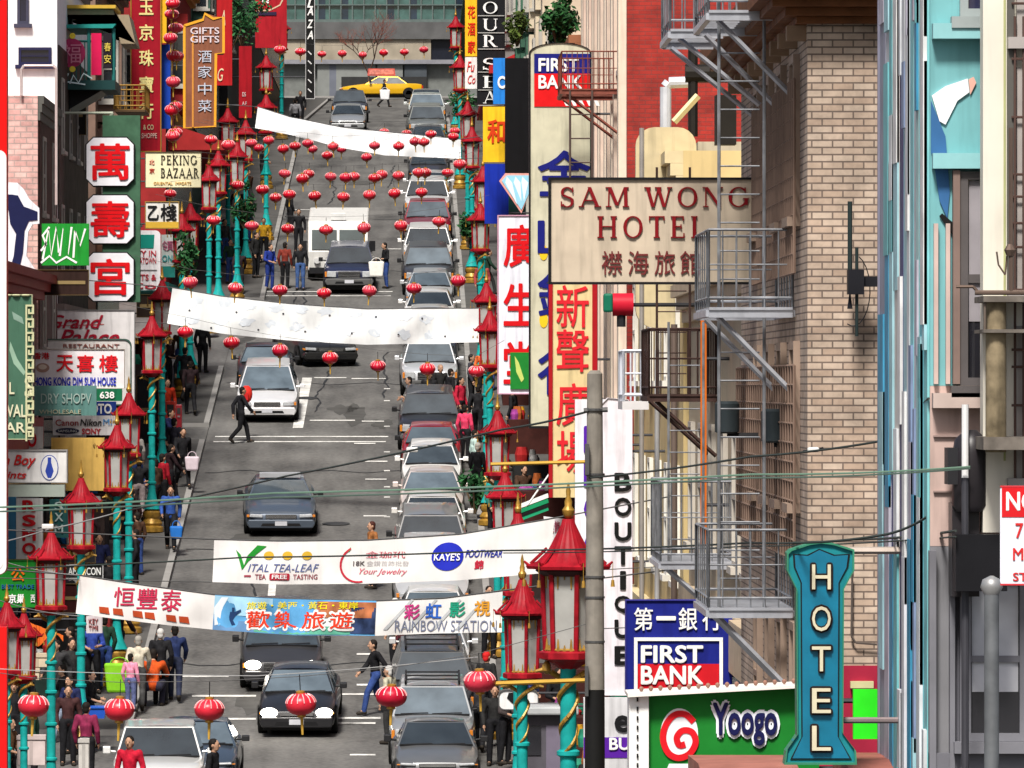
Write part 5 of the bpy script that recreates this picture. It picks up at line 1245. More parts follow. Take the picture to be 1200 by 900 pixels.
# neon orange frame sign
d = 222
s = sign('neon_frame_sign', 'faded grey neon sign with ragged orange outline', (222, 15, 262, 150), d, (.24, .09, .05), .25, poly=[(216, 30), (238, 22), (240, 15), (262, 22), (262, 64), (253, 64), (252, 150), (216, 150)])
stroke([(216, 30), (238, 23), (240, 16), (250, 22), (262, 20), (262, 62), (253, 63), (252, 148), (216, 150), (216, 30)], 3, d, m_((.75, .35, .03)), s, 'neon_outline', .03)
for y in (36, 46): T('GIFTS', (223, y - 4, 257, y + 4), d - .02, m_((.65, .55, .58)), s, bold=.02)
vtext('酒家', 232, 248, (66, 84), 14, d - .02, m_((.5, .52, .6)), s); vtext('中菜', 232, 248, (104, 124), 14, d - .02, m_((.5, .52, .6)), s)
rbox(PX(225, d), PX(227, d), d - .03, d + .01, PZ(150, d), PZ(40, d)).build('tube', m_((.6, .25, .05)), s)
s = sign('red_script_sign', 'red blade sign with cream strokes beside the orange neon outline', (254, -30, 272, 100), 228, (.4, .012, .015), .25)
T('S', (256, 50, 262, 62), 227.99, m_((.7, .55, .35)), s, shear=.3); T('G', (255, 80, 262, 95), 227.99, m_((.7, .55, .35)), s, shear=.3); T('A', (258, 12, 264, 30), 227.99, m_((.7, .55, .35)), s, shear=.3)
s = sign('red_panel_sign', 'plain dark red panel sign with small white letters', (280, 54, 295, 138), 244, (.33, .008, .015), .3)
T('DS', (284, 108, 288, 113), 243.99, m_((.7, .6, .6)), s); T('A F', (284, 119, 289, 123), 243.99, m_((.7, .6, .6)), s)
s = sign('arched_red_sign', 'red sign with arched yellow edge and letter N', (299, -20, 336, 56), 262, (.36, .012, .02), .3)
T('N', (307, -2, 315, 4), 261.99, m_(WHITE), s, bold=.03); stroke([(300, 13), (316, 12), (328, 6), (333, -4)], 1.6, 262, m_((.6, .45, .3)), s, 'arc', .015)
rbox(PX(298, 262), PX(324, 262), 261.97, 262, PZ(18, 262), PZ(14, 262)).build('band', m_((.03, .02, .05)), s)
s = sign('plaza_blade_sign', 'black blade sign with slanted white letters near the hill top', (358, -30, 369, 116), 292, (.012, .012, .012), .3, frame=(.5, .5, .5), fw=.6)
for ch, y in zip('PLAZA', (-12, 4, 13, 28, 41)): T(ch, (360, y - 5, 367, y + 5), 291.99, m_(WHITE), s, bold=.03, shear=.25)
for k in range(5): stroke([(361, 60 + k * 11), (365, 64 + k * 11)], 1.2, 292, m_((.7, .7, .7)), s, 'dash', .015)
# china town shop sign
s = sign('chinatown_sign', 'white rounded sign with dark green block and red words', (148, 270, 188, 340), 192, (.74, .72, .74), .2, poly=rrect((148, 270, 188, 340), 6), brackets=False)
shape([(150, 275), (181, 275), (180, 291), (150, 291)], 192, .05, m_((.01, .22, .17)), s, 'block', .015)
for t, y in (('CITY IN', 297), ('CHINATOWN', 305.5), ('GIFTS &', 325), ('Co', 335)): T(t, (151, y - 3.5, 183, y + 3.5), 191.99, m_((.5, .03, .05)), s, bold=.01)
rbox(PX(150, 192), PX(184, 192), 191.98, 192.1, PZ(317, 192), PZ(316, 192)).build('rule', m_((.2, .2, .2)), s)
s = sign('pale_sign', 'pale sign with pink character and teal letters', (189, 275, 205, 325), 205, (.6, .64, .62), .2, brackets=False)
T('領', (190, 282, 203, 294), 204.99, m_((.5, .12, .22)), s); T('ON', (190, 299, 202, 307), 204.99, m_((.05, .35, .36)), s, bold=.02); rbox(PX(189, 205), PX(205, 205), 204.98, 205, PZ(325, 205), PZ(312, 205)).build('teal_strip', m_((.03, .25, .22)), s)
# palace and dim sum
d = 176
s = sign('palace_sign', 'white palace restaurant sign with dark red slanted script', (50, 363, 158, 470), d, (.66, .64, .64), .2, frame=(.2, .2, .2), fw=.7)
T('Grand', (57, 369, 121, 385), d - .01, m_((.35, .012, .03)), s, shear=.35, bold=.02); T('Palace', (69, 386, 140, 404), d - .01, m_((.35, .012, .03)), s, shear=.35, bold=.02)
stroke([(60, 382), (122, 380)], .9, d, m_((.5, .1, .1)), s, 'underline', .012)
s = sign('rounded_sign', 'rounded white sign with dark green rim behind the dim sum board', (46, 397, 154, 470), 171, (.62, .6, .58), .2, poly=rrect((46, 397, 154, 475), 8), frame=(.05, .1, .08), fw=1.3)
T('RESTAURANT', (74, 403, 140, 407.5), 170.99, m_((.3, .1, .08)), s)
d = 166
s = sign('dim_sum_sign', 'white dim sum house sign with red characters and blue letters', (38, 409, 146, 455), d, (.74, .72, .74), .2, frame=(.4, .35, .3), fw=.5, grime=.1)
T('天', (66, 416, 86, 436), d - .01, m_((.65, .012, .02)), s, bold=.02); T('喜', (90, 416, 110, 436), d - .01, m_((.65, .012, .02)), s, bold=.02); T('樓', (116, 416, 138, 436), d - .01, m_((.65, .012, .02)), s, bold=.016)
T('香港', (39, 413, 58, 421), d - .01, m_((.6, .02, .03)), s, bold=.02); T('HONG KONG DIM SUM HOUSE', (40, 442, 136, 452), d - .01, m_((.02, .03, .45)), s, bold=.03)
shape(ell(50, 431, 8, 5.5, 18), d, .05, m_((.4, .25, .2)), s, 'bowl_emblem', .014); shape(ell(50, 430, 5, 3, 16), d, .05, m_((.7, .6, .5)), s, 'bowl_emblem', .02)
s = sign('number_sign', 'dark green strip sign with white street number', (112, 455.5, 143, 470), 165.8, (.01, .14, .06), .15); T('638', (117, 459, 134, 467), 165.79, m_(WHITE), s, bold=.03)
d = 158
s = sign('glass_sign', 'grey teal weathered glass sign with faded letters', (40, 452, 113, 487), d, (.1, .22, .2), .12, grime=.5, brackets=False)
T('DRY SHOPV', (48, 461, 107, 473), d - .01, m_((.32, .42, .38)), s); T('WHOLESALE', (46, 480, 95, 485), d - .01, m_((.4, .4, .28)), s)
d = 170
s = sign('camera_sign', 'white camera shop sign with small maker names', (62, 487, 136, 510), 169, (.66, .64, .64), .2)
T('Canon', (65, 491.5, 92, 499), 168.99, m_((.3, .05, .05)), s, bold=.02); T('Nikon', (94, 491, 119, 499), 168.99, m_((.02, .02, .02)), s, bold=.02, shear=.15); T('MI', (121, 491, 131, 498), 168.99, m_((.1, .3, .6)), s)
shape(ell(79, 505, 14, 3.6, 20), 169, .05, m_((.02, .02, .05)), s, 'oval', .014); T('SAMSUNG', (68, 503.5, 90, 506.5), 168.98, m_((.6, .6, .6)), s); T('SONY', (96, 502, 118, 509), 168.99, m_((.45, .02, .03)), s, bold=.03)
s = sign('photo_sign', 'blue sign with white letters over the camera sign', (100, 470.5, 136, 487), 169.5, (.02, .05, .28), .15); T('OTO', (106, 473, 131, 485), 169.49, m_(WHITE), s, bold=.04)
s = sign('yellow_box_sign', 'plain mustard yellow box sign below the camera sign', (60, 513, 122, 575), 163, (.6, .38, .1), .4, cat='sign'); T('十小', (108, 516, 113, 532), 162.99, m_((.1, .05, .02)), s) if False else T('小', (109, 519, 113, 524), 162.99, m_((.1, .05, .02)), s)
d = 146
s = sign('paint_shop_sign', 'white paint shop sign with red script and blue oval', (-40, 527, 79, 566), d, (.7, .69, .68), .3, frame=(.3, .29, .28), fw=1.2)
T('Dutch Boy', (-28, 533, 42, 549), d - .01, m_((.6, .02, .02)), s, shear=.3, bold=.025); T('Prints', (-6, 552, 31, 561), d - .01, m_((.6, .03, .03)), s, shear=.3, bold=.02)
shape(ell(58, 548, 10.5, 15, 24), d, .05, m_((.05, .08, .3)), s, 'oval', .012); shape(ell(58, 548, 9.5, 14, 24), d, .05, m_((.7, .7, .72)), s, 'oval', .016); shape([(56, 536), (60, 536), (60, 542), (63, 552), (60, 560), (56, 560), (53, 552), (56, 542)], d, .05, m_((.03, .06, .35)), s, 'oval_figure', .02)
rbox(PX(-40, d), PX(76, d), d - .1, d + .4, PZ(582, d), PZ(568, d)).build('sill', m_((.3, .34, .3)), s)
s = sign('red_letter_blade', 'white blade sign with red stacked letters under the paint sign', (19, 584, 50, 655), 149, (.72, .72, .7), .2)
for ch, y in zip('RSMO', (593, 610, 627, 643)): T(ch, (26, y - 7, 42, y + 7), 148.99, m_((.6, .012, .02)), s, bold=.05)
rbox(PX(4, 149), PX(18.5, 149), 149, 149.2, PZ(655, 149), PZ(582, 149)).build('blue_panel', m_((.05, .2, .35)), s)
s = sign('small_red_sign', 'white sign with red letters above the paint sign', (18, 500, 50, 526), 160, (.7, .7, .68), .2); T('SO', (26, 506, 43, 524), 159.99, m_((.55, .012, .02)), s, bold=.05)
s = sign('teal_blade_sign', 'dark teal blade sign with pale letters beside the red lantern', (58, 585, 80, 630), 152, (.02, .09, .09), .2)
for ch, y in zip('SXM', (593, 606, 620)): T(ch, (64, y - 5, 74, y + 5), 151.99, m_((.4, .5, .48)), s, bold=.02)
s = sign('market_sign', 'green market sign with red and white characters', (-12, 656, 42, 712), 139, (.012, .2, .02), .2, grime=.1, frame=(.02, .1, .02), fw=.8)
T('公', (13, 666, 29, 681), 138.99, m_((.75, .15, .01)), s, bold=.03); T('京巢', (10, 696, 29, 707), 138.99, m_(WHITE), s, bold=.03); T('西', (36, 697, 41, 706), 138.99, m_(WHITE), s); T('BEST TRADE', (2, 685, 40, 690), 138.99, m_((.02, .1, .3)), s)
s = sign('avenue_sign', 'black and white hanging sign beside the lamp dragons', (75, 662, 121, 678), 150, (.03, .03, .03), .12, frame=(.5, .5, .5), fw=.8); T('AMERICON', (80, 665, 118, 674), 149.99, m_(WHITE), s, bold=.02)
s = sign('key_sign', 'small white key shop sign behind the lamp post', (101, 722, 120, 742), 146, (.62, .56, .58), .1); T('KEY', (104, 725, 115, 731), 145.99, m_((.3, .05, .05)), s); T('TIME', (104, 733, 115, 738), 145.99, m_((.3, .05, .05)), s)
# pavilion balcony
d = 181; d1 = 184.5
s = thing('pavilion_balcony', 'teal pavilion balcony with red panels and round red emblem', 'balcony', (PX(98, d), d, PZ(105, d)))
x0, x1 = PX(60, d), PX(135, d)
rbox(x0, x1, d, d1, PZ(105, d), PZ(94, d)).build('floor_slab', m_((.015, .05, .05)), s)
MB().prism([(x0, PZ(33, d)), (PX(132, d), PZ(33, d)), (PX(136, d), PZ(28, d)), (x0, PZ(29, d))], d - .05, d1).build('eave', m_((.02, .25, .22)), s)
MB().prism([(PX(72, d), PZ(16, d)), (PX(150, d), PZ(16, d)), (PX(158, d), PZ(50, d)), (PX(140, d), PZ(50, d)), (PX(132, d), PZ(10, d)), (PX(72, d), PZ(9, d))], d + .5, d1).build('upper_roof', m_((.3, .24, .16)), s)
rbox(PX(75, d), PX(135, d), d + .3, d1, PZ(9, d), PZ(5, d)).build('gilt_beam', m_((.55, .35, .05)), s)
po = MB()
for x in (61, 104, 133): po.bar((PX(x, d), d + .1, PZ(94, d)), (PX(x, d), d + .1, PZ(33, d)), .05, 8)
for k in range(9): po.bar((PX(64 + k * 5, d), d + .15, PZ(94, d)), (PX(64 + k * 5, d), d + .15, PZ(48, d)), .015, 4)
po.bar((x0, d + .15, PZ(48, d)), (x1, d + .15, PZ(48, d)), .03, 4); po.build('posts', m_((.02, .14, .13)), s)
shape(ell(84, 62, 16, 17, 28), d, .06, m_((.35, .03, .1)), s, 'emblem', .02); T('福', (74, 51, 95, 74), d - .04, m_((.6, .2, .3)), s)
for x, y in ((85, 42), (85, 81)): shape(ell(x, y, 3.5, 3.5, 14), d, .06, m_((.75, .6, .05)), s, 'gold_boss', .03)
rbox(PX(107, d), PX(119, d), d - .05, d + .1, PZ(88, d), PZ(39, d)).build('red_panel', m_((.6, .012, .08)), s); rbox(PX(121, d), PX(131, d), d - .05, d + .1, PZ(80, d), PZ(39, d)).build('dark_panel', m_((.02, .015, .02)), s)
T('春', (122, 50, 130, 60), d - .06, m_((.7, .55, .1)), s); T('安', (122, 64, 130, 74), d - .06, m_((.7, .55, .1)), s)
for P_ in ([(62, 86), (66, 98), (71, 88), (75, 98), (80, 86)], [(82, 98), (86, 88), (92, 97), (98, 86), (108, 92)], [(64, 100), (80, 96), (100, 99)]): stroke(P_, 1.6, d, m_((.65, .8, .82)), s, 'graffiti', .02)
MB().prism([(PX(62, d), PZ(105.2, d)), (PX(118, d), PZ(105.2, d)), (PX(75, d), PZ(130, d)), (PX(62, d), PZ(130, d))], d + .5, d1).build('bracket_block', m_(BLACK), s)
# orange iron balcony near the octagons
s = thing('iron_balcony', 'ochre iron balcony above the octagonal panels', 'balcony', (PX(150, 194), 194, PZ(132, 194)))
balcony_rail(MB(), PX(134, 194), PX(170, 194), 194, 197, PZ(128, 194), .68, .16, .014).build('railing', mat((.3, .17, .04), .6, .3), s); rbox(PX(134, 194), PX(170, 194), 194, 197, PZ(131, 194), PZ(128.2, 194)).build('deck', mat((.1, .06, .03), .6), s)

for k, (rc, d_, c, lab) in enumerate((((66, 112, 101, 158), 187, (.02, .018, .016), 'black blade sign with gilt edge between the pavilion and the white tiles'), ((44, 316, 104, 346), 166.5, (.03, .015, .012), 'dark board standing in for eave shadow over the palace sign'), ((78, 638, 112, 660), 157, (.02, .02, .022), 'small black board just above the lamp dragons sign'), ((58, 684, 96, 718), 151, (.05, .012, .012), 'dark maroon board above the market crowd'), ((124, 575, 150, 640), 172, (.012, .012, .014), 'black hanging board behind the teal lamp posts'), ((160, 345, 186, 372), 196, (.03, .02, .015), 'dark brown board between the rounded sign and the lamps'), ((160, 440, 186, 520), 184, (.015, .015, .018), 'tall black hanging board beside the lower teal posts'))):  # the board over the palace sign is a dark slab put in as eave shadow
    s = sign('dark_board', lab, rc, d_, c, .2, frame=(.12, .08, .03), fw=.6)
    rbox(PX(rc[0] + 4, d_), PX(rc[2] - 4, d_), d_ - .02, d_ + .01, PZ((rc[1] + rc[3]) / 2 + 2, d_), PZ((rc[1] + rc[3]) / 2 - 2, d_)).build('painted_strip', m_((.25, .18, .08)), s)
# ------------------------------------------------------------------ street banners
def cloth(name, label, top, bot, d0, d1, m, wav=.03, n=64, nv=8, sub=None):
    """cloth banner hung across the street; top and bot are photo polylines"""
    def at(P, t):
        x0, x1 = P[0][0], P[-1][0]; x = x0 + (x1 - x0) * t
        for (a, ya), (b, yb) in zip(P, P[1:]):
            if x <= b + 1e-6: return x, ya + (yb - ya) * (x - a) / (b - a)
        return P[-1]
    r = thing(name, label, 'banner', W((bot[0][0] + bot[-1][0]) / 2, bot[len(bot) // 2][1], (d0 + d1) / 2))
    rn = random.Random(hash(name) % 100); ph = 1.3
    def pos(t, v, off=0):
        d = d0 + (d1 - d0) * t; xa, ya = at(top, t); xb, yb = at(bot, t)
        px = xa + (xb - xa) * v; py = ya + (yb - ya) * v
        p = W(px, py, d)
        k = wav * (math.sin(t * 37 + v * 2.2 + ph) + .6 * math.sin(t * 71 - v * 3 + ph * 2) + .8 * math.sin(t * 13 + v * 4)) * (.3 + v)
        return p + Vector((0, k - off, 0))
    V = [pos(i / n, j / nv) for j in range(nv + 1) for i in range(n + 1)]
    f = [(j * (n + 1) + i, j * (n + 1) + i + 1, (j + 1) * (n + 1) + i + 1, (j + 1) * (n + 1) + i) for j in range(nv) for i in range(n)]
    b = [p + Vector((0, .012, 0)) for p in V]; N = len(V)
    mb = MB().add(V + b, f + [tuple(N + k for k in q[::-1]) for q in f])
    mb.build('cloth', m, r, 60)
    r2 = MB(); e0, e1 = pos(0, 0), pos(1, 0); dl, dr = d0, d1
    P = [pos(i / n, 0) for i in range(n + 1)]; r2.tube(P, .012, 4)
    r2.bar(P[0], (FL, dl + .2, P[0].z + .25), .012, 4); r2.bar(P[-1], (FR, dr + .2, P[-1].z + .35), .012, 4)
    for q in (pos(0, 1), pos(1, 1)): r2.bar(q, (FL if q is not None and q.x < -2 else FR, q.y + .2, q.z + .1), .008, 4)
    r2.build('rope', mat((.08, .08, .08), .7), r)
    return r, pos
def on_cloth(s, pos, bx, rect, m, par, top, bot, name='lettering', style='sans', off=.012, **k):
    """lettering printed on the cloth: fit to photo rect, draped over pos(t, v)"""
    d_ = 100.0; tmp = thing('tmp', 'x', 'x'); o = text(s, rect, d_, m, tmp, name, style, th=.001, **k) if isinstance(s, str) else MB().prism([(PX(x, d_), PZ(y, d_)) for x, y in s], d_, d_ + .001).build(name, m, tmp)
    x0, x1 = top[0][0], top[-1][0]
    bm = bmesh.new(); bm.from_mesh(o.data); bmesh.ops.delete(bm, geom=[q for q in bm.faces if abs(q.normal.y) < .5 or (not isinstance(s, str) and q.calc_center_median().y > d_ + .0005)], context='FACES')
    if not isinstance(s, str): bmesh.ops.subdivide_edges(bm, edges=bm.edges[:], cuts=2, use_grid_fill=True); bmesh.ops.triangulate(bm, faces=bm.faces[:])
    for v in bm.verts:
        x, y = VX + v.co.x * F / d_, VY - v.co.z * F / d_
        t = min(1, max(0, (x - x0) / (x1 - x0)))
        def yy(P):
            for (a, ya), (b, yb) in zip(P, P[1:]):
                if x <= b: return ya + (yb - ya) * (x - a) / (b - a)
            return P[-1][1]
        ya, yb = yy(top), yy(bot); v.co = pos(t, (y - ya) / (yb - ya), off + (d_ - v.co.y) * 1.5) - OFF[par.name]
    bm.to_mesh(o.data); bm.free(); o.parent = par; bpy.data.objects.remove(tmp)
    return o
MCL = mat((.85, .85, .86), .75, 0, .05, 3, .2); MCL2 = mat((.72, .71, .69), .75, 0, .06, 3, .2, 0, 0, .4, .1)
cloth('street_banner', 'plain white cloth banner, highest up the hill', [(302, 125), (340, 137), (400, 149), (460, 155), (540, 163)], [(299, 150), (340, 158), (400, 173), (450, 182), (540, 186)], 226, 223, MCL, .04)
tp, bt = [(202, 337), (260, 347), (340, 356), (430, 362), (561, 361)], [(196, 379), (260, 391), (340, 399), (430, 404), (561, 401)]
b, ps = cloth('street_banner', 'grey white cloth banner with pale blue blots above the black car', tp, bt, 178, 176, mat((.76, .78, .78), .75, 0, .05, 3, .2, 0, 0, .4, .15), .05)
rn = random.Random(3)
for i in range(20):
    x = 232 + (i % 10) * 30 + rn.uniform(-3, 3); y = 354 + (i % 10) * 1.6 + (20 if i > 9 else 0) + (x - 232) * .02
    on_cloth([(x + (8 + rn.uniform(-4, 3)) * math.cos(R(a)), y + (6 + rn.uniform(-3, 2)) * math.sin(R(a))) for a in range(0, 360, 24)], ps, 0, None, mat((.64, .69, .74), .8, 0, .06, 9), b, tp, bt, 'faded_print', off=.004)
for i in range(12):
    x = 225 + i * 27; y = 364 + (i % 2) * 20 + i * .9; on_cloth(ell(x, y, 1.3, 1, 8), ps, 0, None, m_((.06, .06, .07)), b, tp, bt, 'vent_slit', off=.02)
tp, bt = [(251, 632), (330, 634), (430, 633), (540, 626), (650, 607)], [(249, 682), (330, 685), (430, 684), (540, 680), (643, 671)]
b, ps = cloth('street_banner', 'off white cloth banner advertising tea leaf and footwear', tp, bt, 118, 115, MCL2, .02)
oc = lambda s, rect, c, nm='lettering', **k: on_cloth(s, ps, 0, rect, m_(c), b, tp, bt, nm, **k)
oc([(277, 644), (283, 650), (288, 664), (285, 668), (281, 655)], None, (.02, .25, .03), 'leaf'); oc([(286, 667), (291, 651), (302, 639), (313, 640), (303, 648), (292, 658)], None, (.02, .25, .03), 'leaf')
for x in (316, 338, 361): oc(ell(x, 651 - (x - 316) * .0, 6, 5, 14), None, (.6, .38, .04), 'gold_disc')
oc('ITAL TEA-LEAF', (292, 661, 376, 670), (.1, .13, .3), shear=.3); oc('TEA', (301, 673, 314, 679), (.3, .06, .08), bold=.02); oc('TASTING', (346, 673, 375, 679), (.3, .06, .08), bold=.02); oc(rrect((318, 672, 342, 680), 2), None, (.4, .02, .04), 'pill'); oc('FREE', (321, 673.5, 339, 678.5), (.8, .75, .75), bold=.03, off=.03)
oc([(288, 674), (296, 674), (296, 676), (288, 676)], None, (.35, .05, .08), 'dash')
for a in range(120, 285, 11): oc([(423 + 23 * math.cos(R(q)) * 1.0 - (0), 661 - 22 * math.sin(R(q)) + 0) for q in (a, a + 11.5)] + [(423 + 20.5 * math.cos(R(q)), 661 - 20 * math.sin(R(q))) for q in (a + 11.5, a)], None, (.5, .03, .05), 'ring')
oc('金珈玳', (430, 646, 477, 654), (.5, .05, .08)); oc('18K', (416, 657.5, 430, 663), (.12, .1, .1), bold=.02); oc('金鑽首飾批發', (432, 657, 482, 663), (.45, .42, .42)); oc('Your Jewelry', (424, 666, 481, 675), (.6, .1, .15), shear=.4); oc([(404, 648), (412, 641), (411, 646)], None, (.03, .25, .05), 'leaf')
oc(ell(527, 652, 19, 16.5, 28), None, (.02, .03, .42), 'disc'); oc("KAYE'S", (511, 648, 542, 657), (.8, .8, .82), bold=.03, off=.03); oc('FOOTWEAR', (548, 644, 592, 653), (.02, .03, .3), shear=.2, bold=.03); oc('錦', (560, 656, 571, 667), (.55, .02, .05), bold=.03)
tp, bt = [(93, 674), (150, 683), (200, 690), (253, 697), (340, 702), (441, 704), (520, 701), (589, 692)], [(89, 719), (150, 727), (200, 733), (250, 738), (340, 744), (442, 745), (520, 742), (588, 741)]
b, ps = cloth('street_banner', 'long three panel banner with blue travel picture, lowest on the street', tp, bt, 112, 108, MCL2, .02, 90)
b_ = b
def strip_on(x0, x1, c, nm, v0=0, v1=1, off=.01):
    n = 24; P = []; Q = []
    for i in range(n + 1):
        t = (x0 + (x1 - x0) * i / n - 93) / (589 - 93); P.append(ps(t, v0, off)); Q.append(ps(t, v1, off))
    return MB().sheet(P, Q).build(nm, c, b_)
pic = mat((.1, .32, .58), .6, 0, .55, 1.2); strip_on(252, 441, pic, 'picture')
strip_on(252, 320, mat((.35, .6, .78), .6, 0, .3, 2), 'sky_patch', .02, .55, .016); strip_on(252, 300, mat((.12, .25, .45), .6, 0, .3, 2), 'slope_patch', .7, 1, .016); strip_on(372, 441, mat((.4, .14, .06), .6, 0, .6, 3), 'town_patch', .05, .5, .016); strip_on(412, 441, mat((.03, .05, .12), .6, 0, .9, 3), 'town_patch', .2, .95, .02)
strip_on(300, 412, mat((.1, .35, .25), .6, 0, .4, 3), 'field_patch', .75, .98, .014)
on_cloth([(270, 722), (262, 731), (254, 733), (252, 712), (260, 700), (268, 700), (262, 712)], ps, 0, None, m_((.7, .78, .82)), b, tp, bt, 'snow', off=.022)
for p in ([(273, 712), (276, 712), (276, 716), (273, 717)], [(271, 717), (277, 717), (283, 714), (284, 716), (278, 721), (275, 727), (278, 732), (274, 733), (270, 725)]): on_cloth(p, ps, 0, None, m_((.02, .05, .14)), b, tp, bt, 'surfer', off=.03)
oc = lambda s, rect, c, nm='lettering', **k: on_cloth(s, ps, 0, rect, m_(c), b_, tp, bt, nm, **k)
for ch, x in zip('歡樂旅遊', (290, 322, 354, 387)): oc(ch, (x - 1.5, 713 + (x - 290) * .012, x + 30, 739 + (x - 290) * .012), (.82, .8, .78), 'letter_outline', bold=.07, off=.026); oc(ch, (x + 1, 716 + (x - 290) * .012, x + 27.5, 736 + (x - 290) * .012), (.7, .05, .02), 'lettering', bold=.018, off=.036)
oc('旅遊・美西・黃石・東岸', (290, 705, 420, 714), (.8, .68, .02), bold=.012, off=.03)
for ch, x in zip('恒豐泰', (135, 162, 190)): oc(ch, (x, 688 + (x - 135) * .06, x + 24, 711 + (x - 135) * .1), (.5, .03, .08), bold=.012, off=.016)
for x in (119, 135, 158, 172, 197, 212): oc([(x, 711 + (x - 119) * .12), (x + 11, 712 + (x - 119) * .12), (x + 13, 720 + (x - 119) * .12), (x + 1, 718 + (x - 119) * .12)], None, (.4, .06, .02), 'food_picture', off=.016)
for ch, x, c in zip('彩虹影視', (474, 499, 527, 556), ((.5, .04, .2), (.03, .12, .5), (.02, .3, .18), (.65, .3, .03))): oc(ch, (x, 708 - (x - 474) * .05, x + 19, 726 - (x - 474) * .05), c, bold=.03, off=.018)
oc('RAINBOW STATION', (464, 727, 583, 740), (.16, .18, .26), off=.016)
for k in range(5): oc([(450 + k * 28, 738), (455 + k * 28, 738), (485 + k * 28, 703), (482 + k * 28, 702)], None, (.45, .47, .48), 'ray', off=.012) if k < 4 else None

# ------------------------------------------------------------------ lanterns over the street
def row(pts, w, desc, cat_d=None, wire=True):
    pts = sorted(pts); tops = []
    for k, (x, y) in enumerate(pts):
        tops.append(lantern(x, y, w, 'red paper lantern, %s along the string %s' % (nth(k), desc), 'lanterns on the string ' + desc, cat_d))
    if wire:
        mb = MB(); P = [Vector(t) for t in tops]
        a = Vector((FL + 2.4, P[0].y, P[0].z + .35)); b = Vector((2.1, P[-1].y, P[-1].z + .35))
        if P[0].x > a.x: P = [a] + P
        if P[-1].x < b.x: P = P + [b]
        mb.tube(P, .004, 4)
        tag(mb.build('lantern_wire', mat((.1, .1, .1), .6)), 'thin wire carrying the lantern string ' + desc, 'wire', 'lantern wires')
row([(38, 828), (139, 833), (245, 832), (354, 826), (458, 816), (563, 799)], 36, 'nearest the viewer')
row([(217, 389), (272, 402), (328, 412), (387, 420), (443, 428), (501, 433), (558, 435)], 19, 'under the blotted banner')
row([(224, 332), (275, 338), (328, 340), (380, 343), (432, 341), (485, 338), (537, 330)], 17.5, 'across the top of the blotted banner')
row([(250, 258), (295, 264), (337, 268), (382, 269), (427, 268), (470, 265), (514, 259)], 16, 'over the white truck')
row([(199, 227), (278, 217), (308, 223), (339, 228), (370, 230), (402, 231), (433, 229), (463, 227), (494, 225)], 15, 'below the plain white banner, lowest')
row([(333, 203), (361, 204), (387, 207), (415, 207), (447, 205), (467, 206), (498, 203), (524, 202)], 14, 'below the plain white banner, middle')
row([(355, 210), (405, 208), (439, 208), (490, 202), (539, 193)], 15, 'below the plain white banner, nearest')
row([(295, 168), (303, 173), (333, 175), (346, 171), (384, 182), (430, 184), (467, 171), (497, 166), (531, 160)], 13.5, 'in front of the plain white banner')
row([(315, 165), (361, 168), (391, 172), (439, 170), (487, 166), (505, 157), (533, 154)], 13, 'high on the plain white banner')
row([(367, 175), (400, 175), (431, 173), (450, 154), (477, 156)], 12, 'tangled in the plain white banner')
row([(377, 63), (401, 63), (425, 64), (449, 62), (474, 61), (497, 58)], 10.5, 'before the office block')
# vertical garland of lanterns hung from the red blade sign
G_ = [(203, 4), (201, 16), (206, 32), (200, 45), (202, 66), (207, 66), (203, 97), (201, 130), (207, 126), (203, 160), (206, 157)]
for k, (x, y) in enumerate(G_): lantern(x, y, 17, 'pink red lantern, %s from the top of the hanging garland' % nth(k), 'garland lanterns by the red blade sign', 196 + (k % 3) * .5)
tag(MB().bar((PX(203, 196.4), 196.4, PZ(200, 196)), (PX(203, 196.4), 196.4, PZ(-30, 196)), .01, 4).build('garland_cord', mat((.1, .02, .02), .6)), 'cord of the vertical lantern garland beside the red blade sign', 'cord')
# loose lanterns seen among the lamps
for k, (x, y, w, lab) in enumerate(((247, 164, 15, 'small lantern hanging beside the bazaar sign, near a lamp'), (267, 170, 16, 'small lantern before the pale lamp glass above the bazaar sign'), (303, 208, 16, 'small lantern between the teal posts, upper of two'), (280, 218, 15, 'small lantern between the teal posts, lower of two'), (350, 5, 12, 'small lantern at the top by the black blade sign'), (328, 58, 14, 'small lantern under the arched red sign'), (352, 60, 13, 'small lantern touching the black blade sign'), (246, 228, 15, 'small lantern under the bazaar sign corner'))):
    pass
for k, (x, y, w, lab) in enumerate(((247, 164, 15, 'small lantern hanging just past the upper edge of the bazaar sign'), (268, 171, 16, 'small lantern in front of a pale lamp above the bazaar sign'), (328, 58, 14, 'small lantern under the arched red sign'), (352, 60, 13, 'small lantern touching the black slanted letter blade'), (323, 232, 14, 'small lantern before the teal posts by the kerb'))):
    lantern(x, y, w, lab, 'stray lanterns among the lamps')

# ------------------------------------------------------------------ pagoda street lamps
left = [(60, 622), (95, 562), (137, 500), (151, 462), (178, 372), (190, 330), (213, 252), (223, 240), (245, 195), (267, 128), (288, 142), (312, 112), (312, 66), (330, 22), (343, 5), (278, 168), (256, 178)]
def lamp(px, y, lab, grp, H=5.45, d=None, sc=1.0, wide=1.0, top=None):
    if d is None:
        d = solve_d(y, H + CURB)
    else: sc = (PZ(y, d) - G(d) - CURB) / 5.5
    z0 = G(d) + CURB
    if top: sc = top; z0 = PZ(y, d) - 5.5 * top
    dup(LAMP, (PX(px, d), d, z0), random.uniform(0, 1), 0, (sc * wide, sc * wide, sc), lab, grp); return d
for k, (x, y) in enumerate(left): lamp(x, y, d=120 if k == 0 else None, lab= 'red pagoda lantern lamp on teal post, %s on the bazaar side pavement counting uphill' % nth(k), grp='street lamps on the bazaar side')
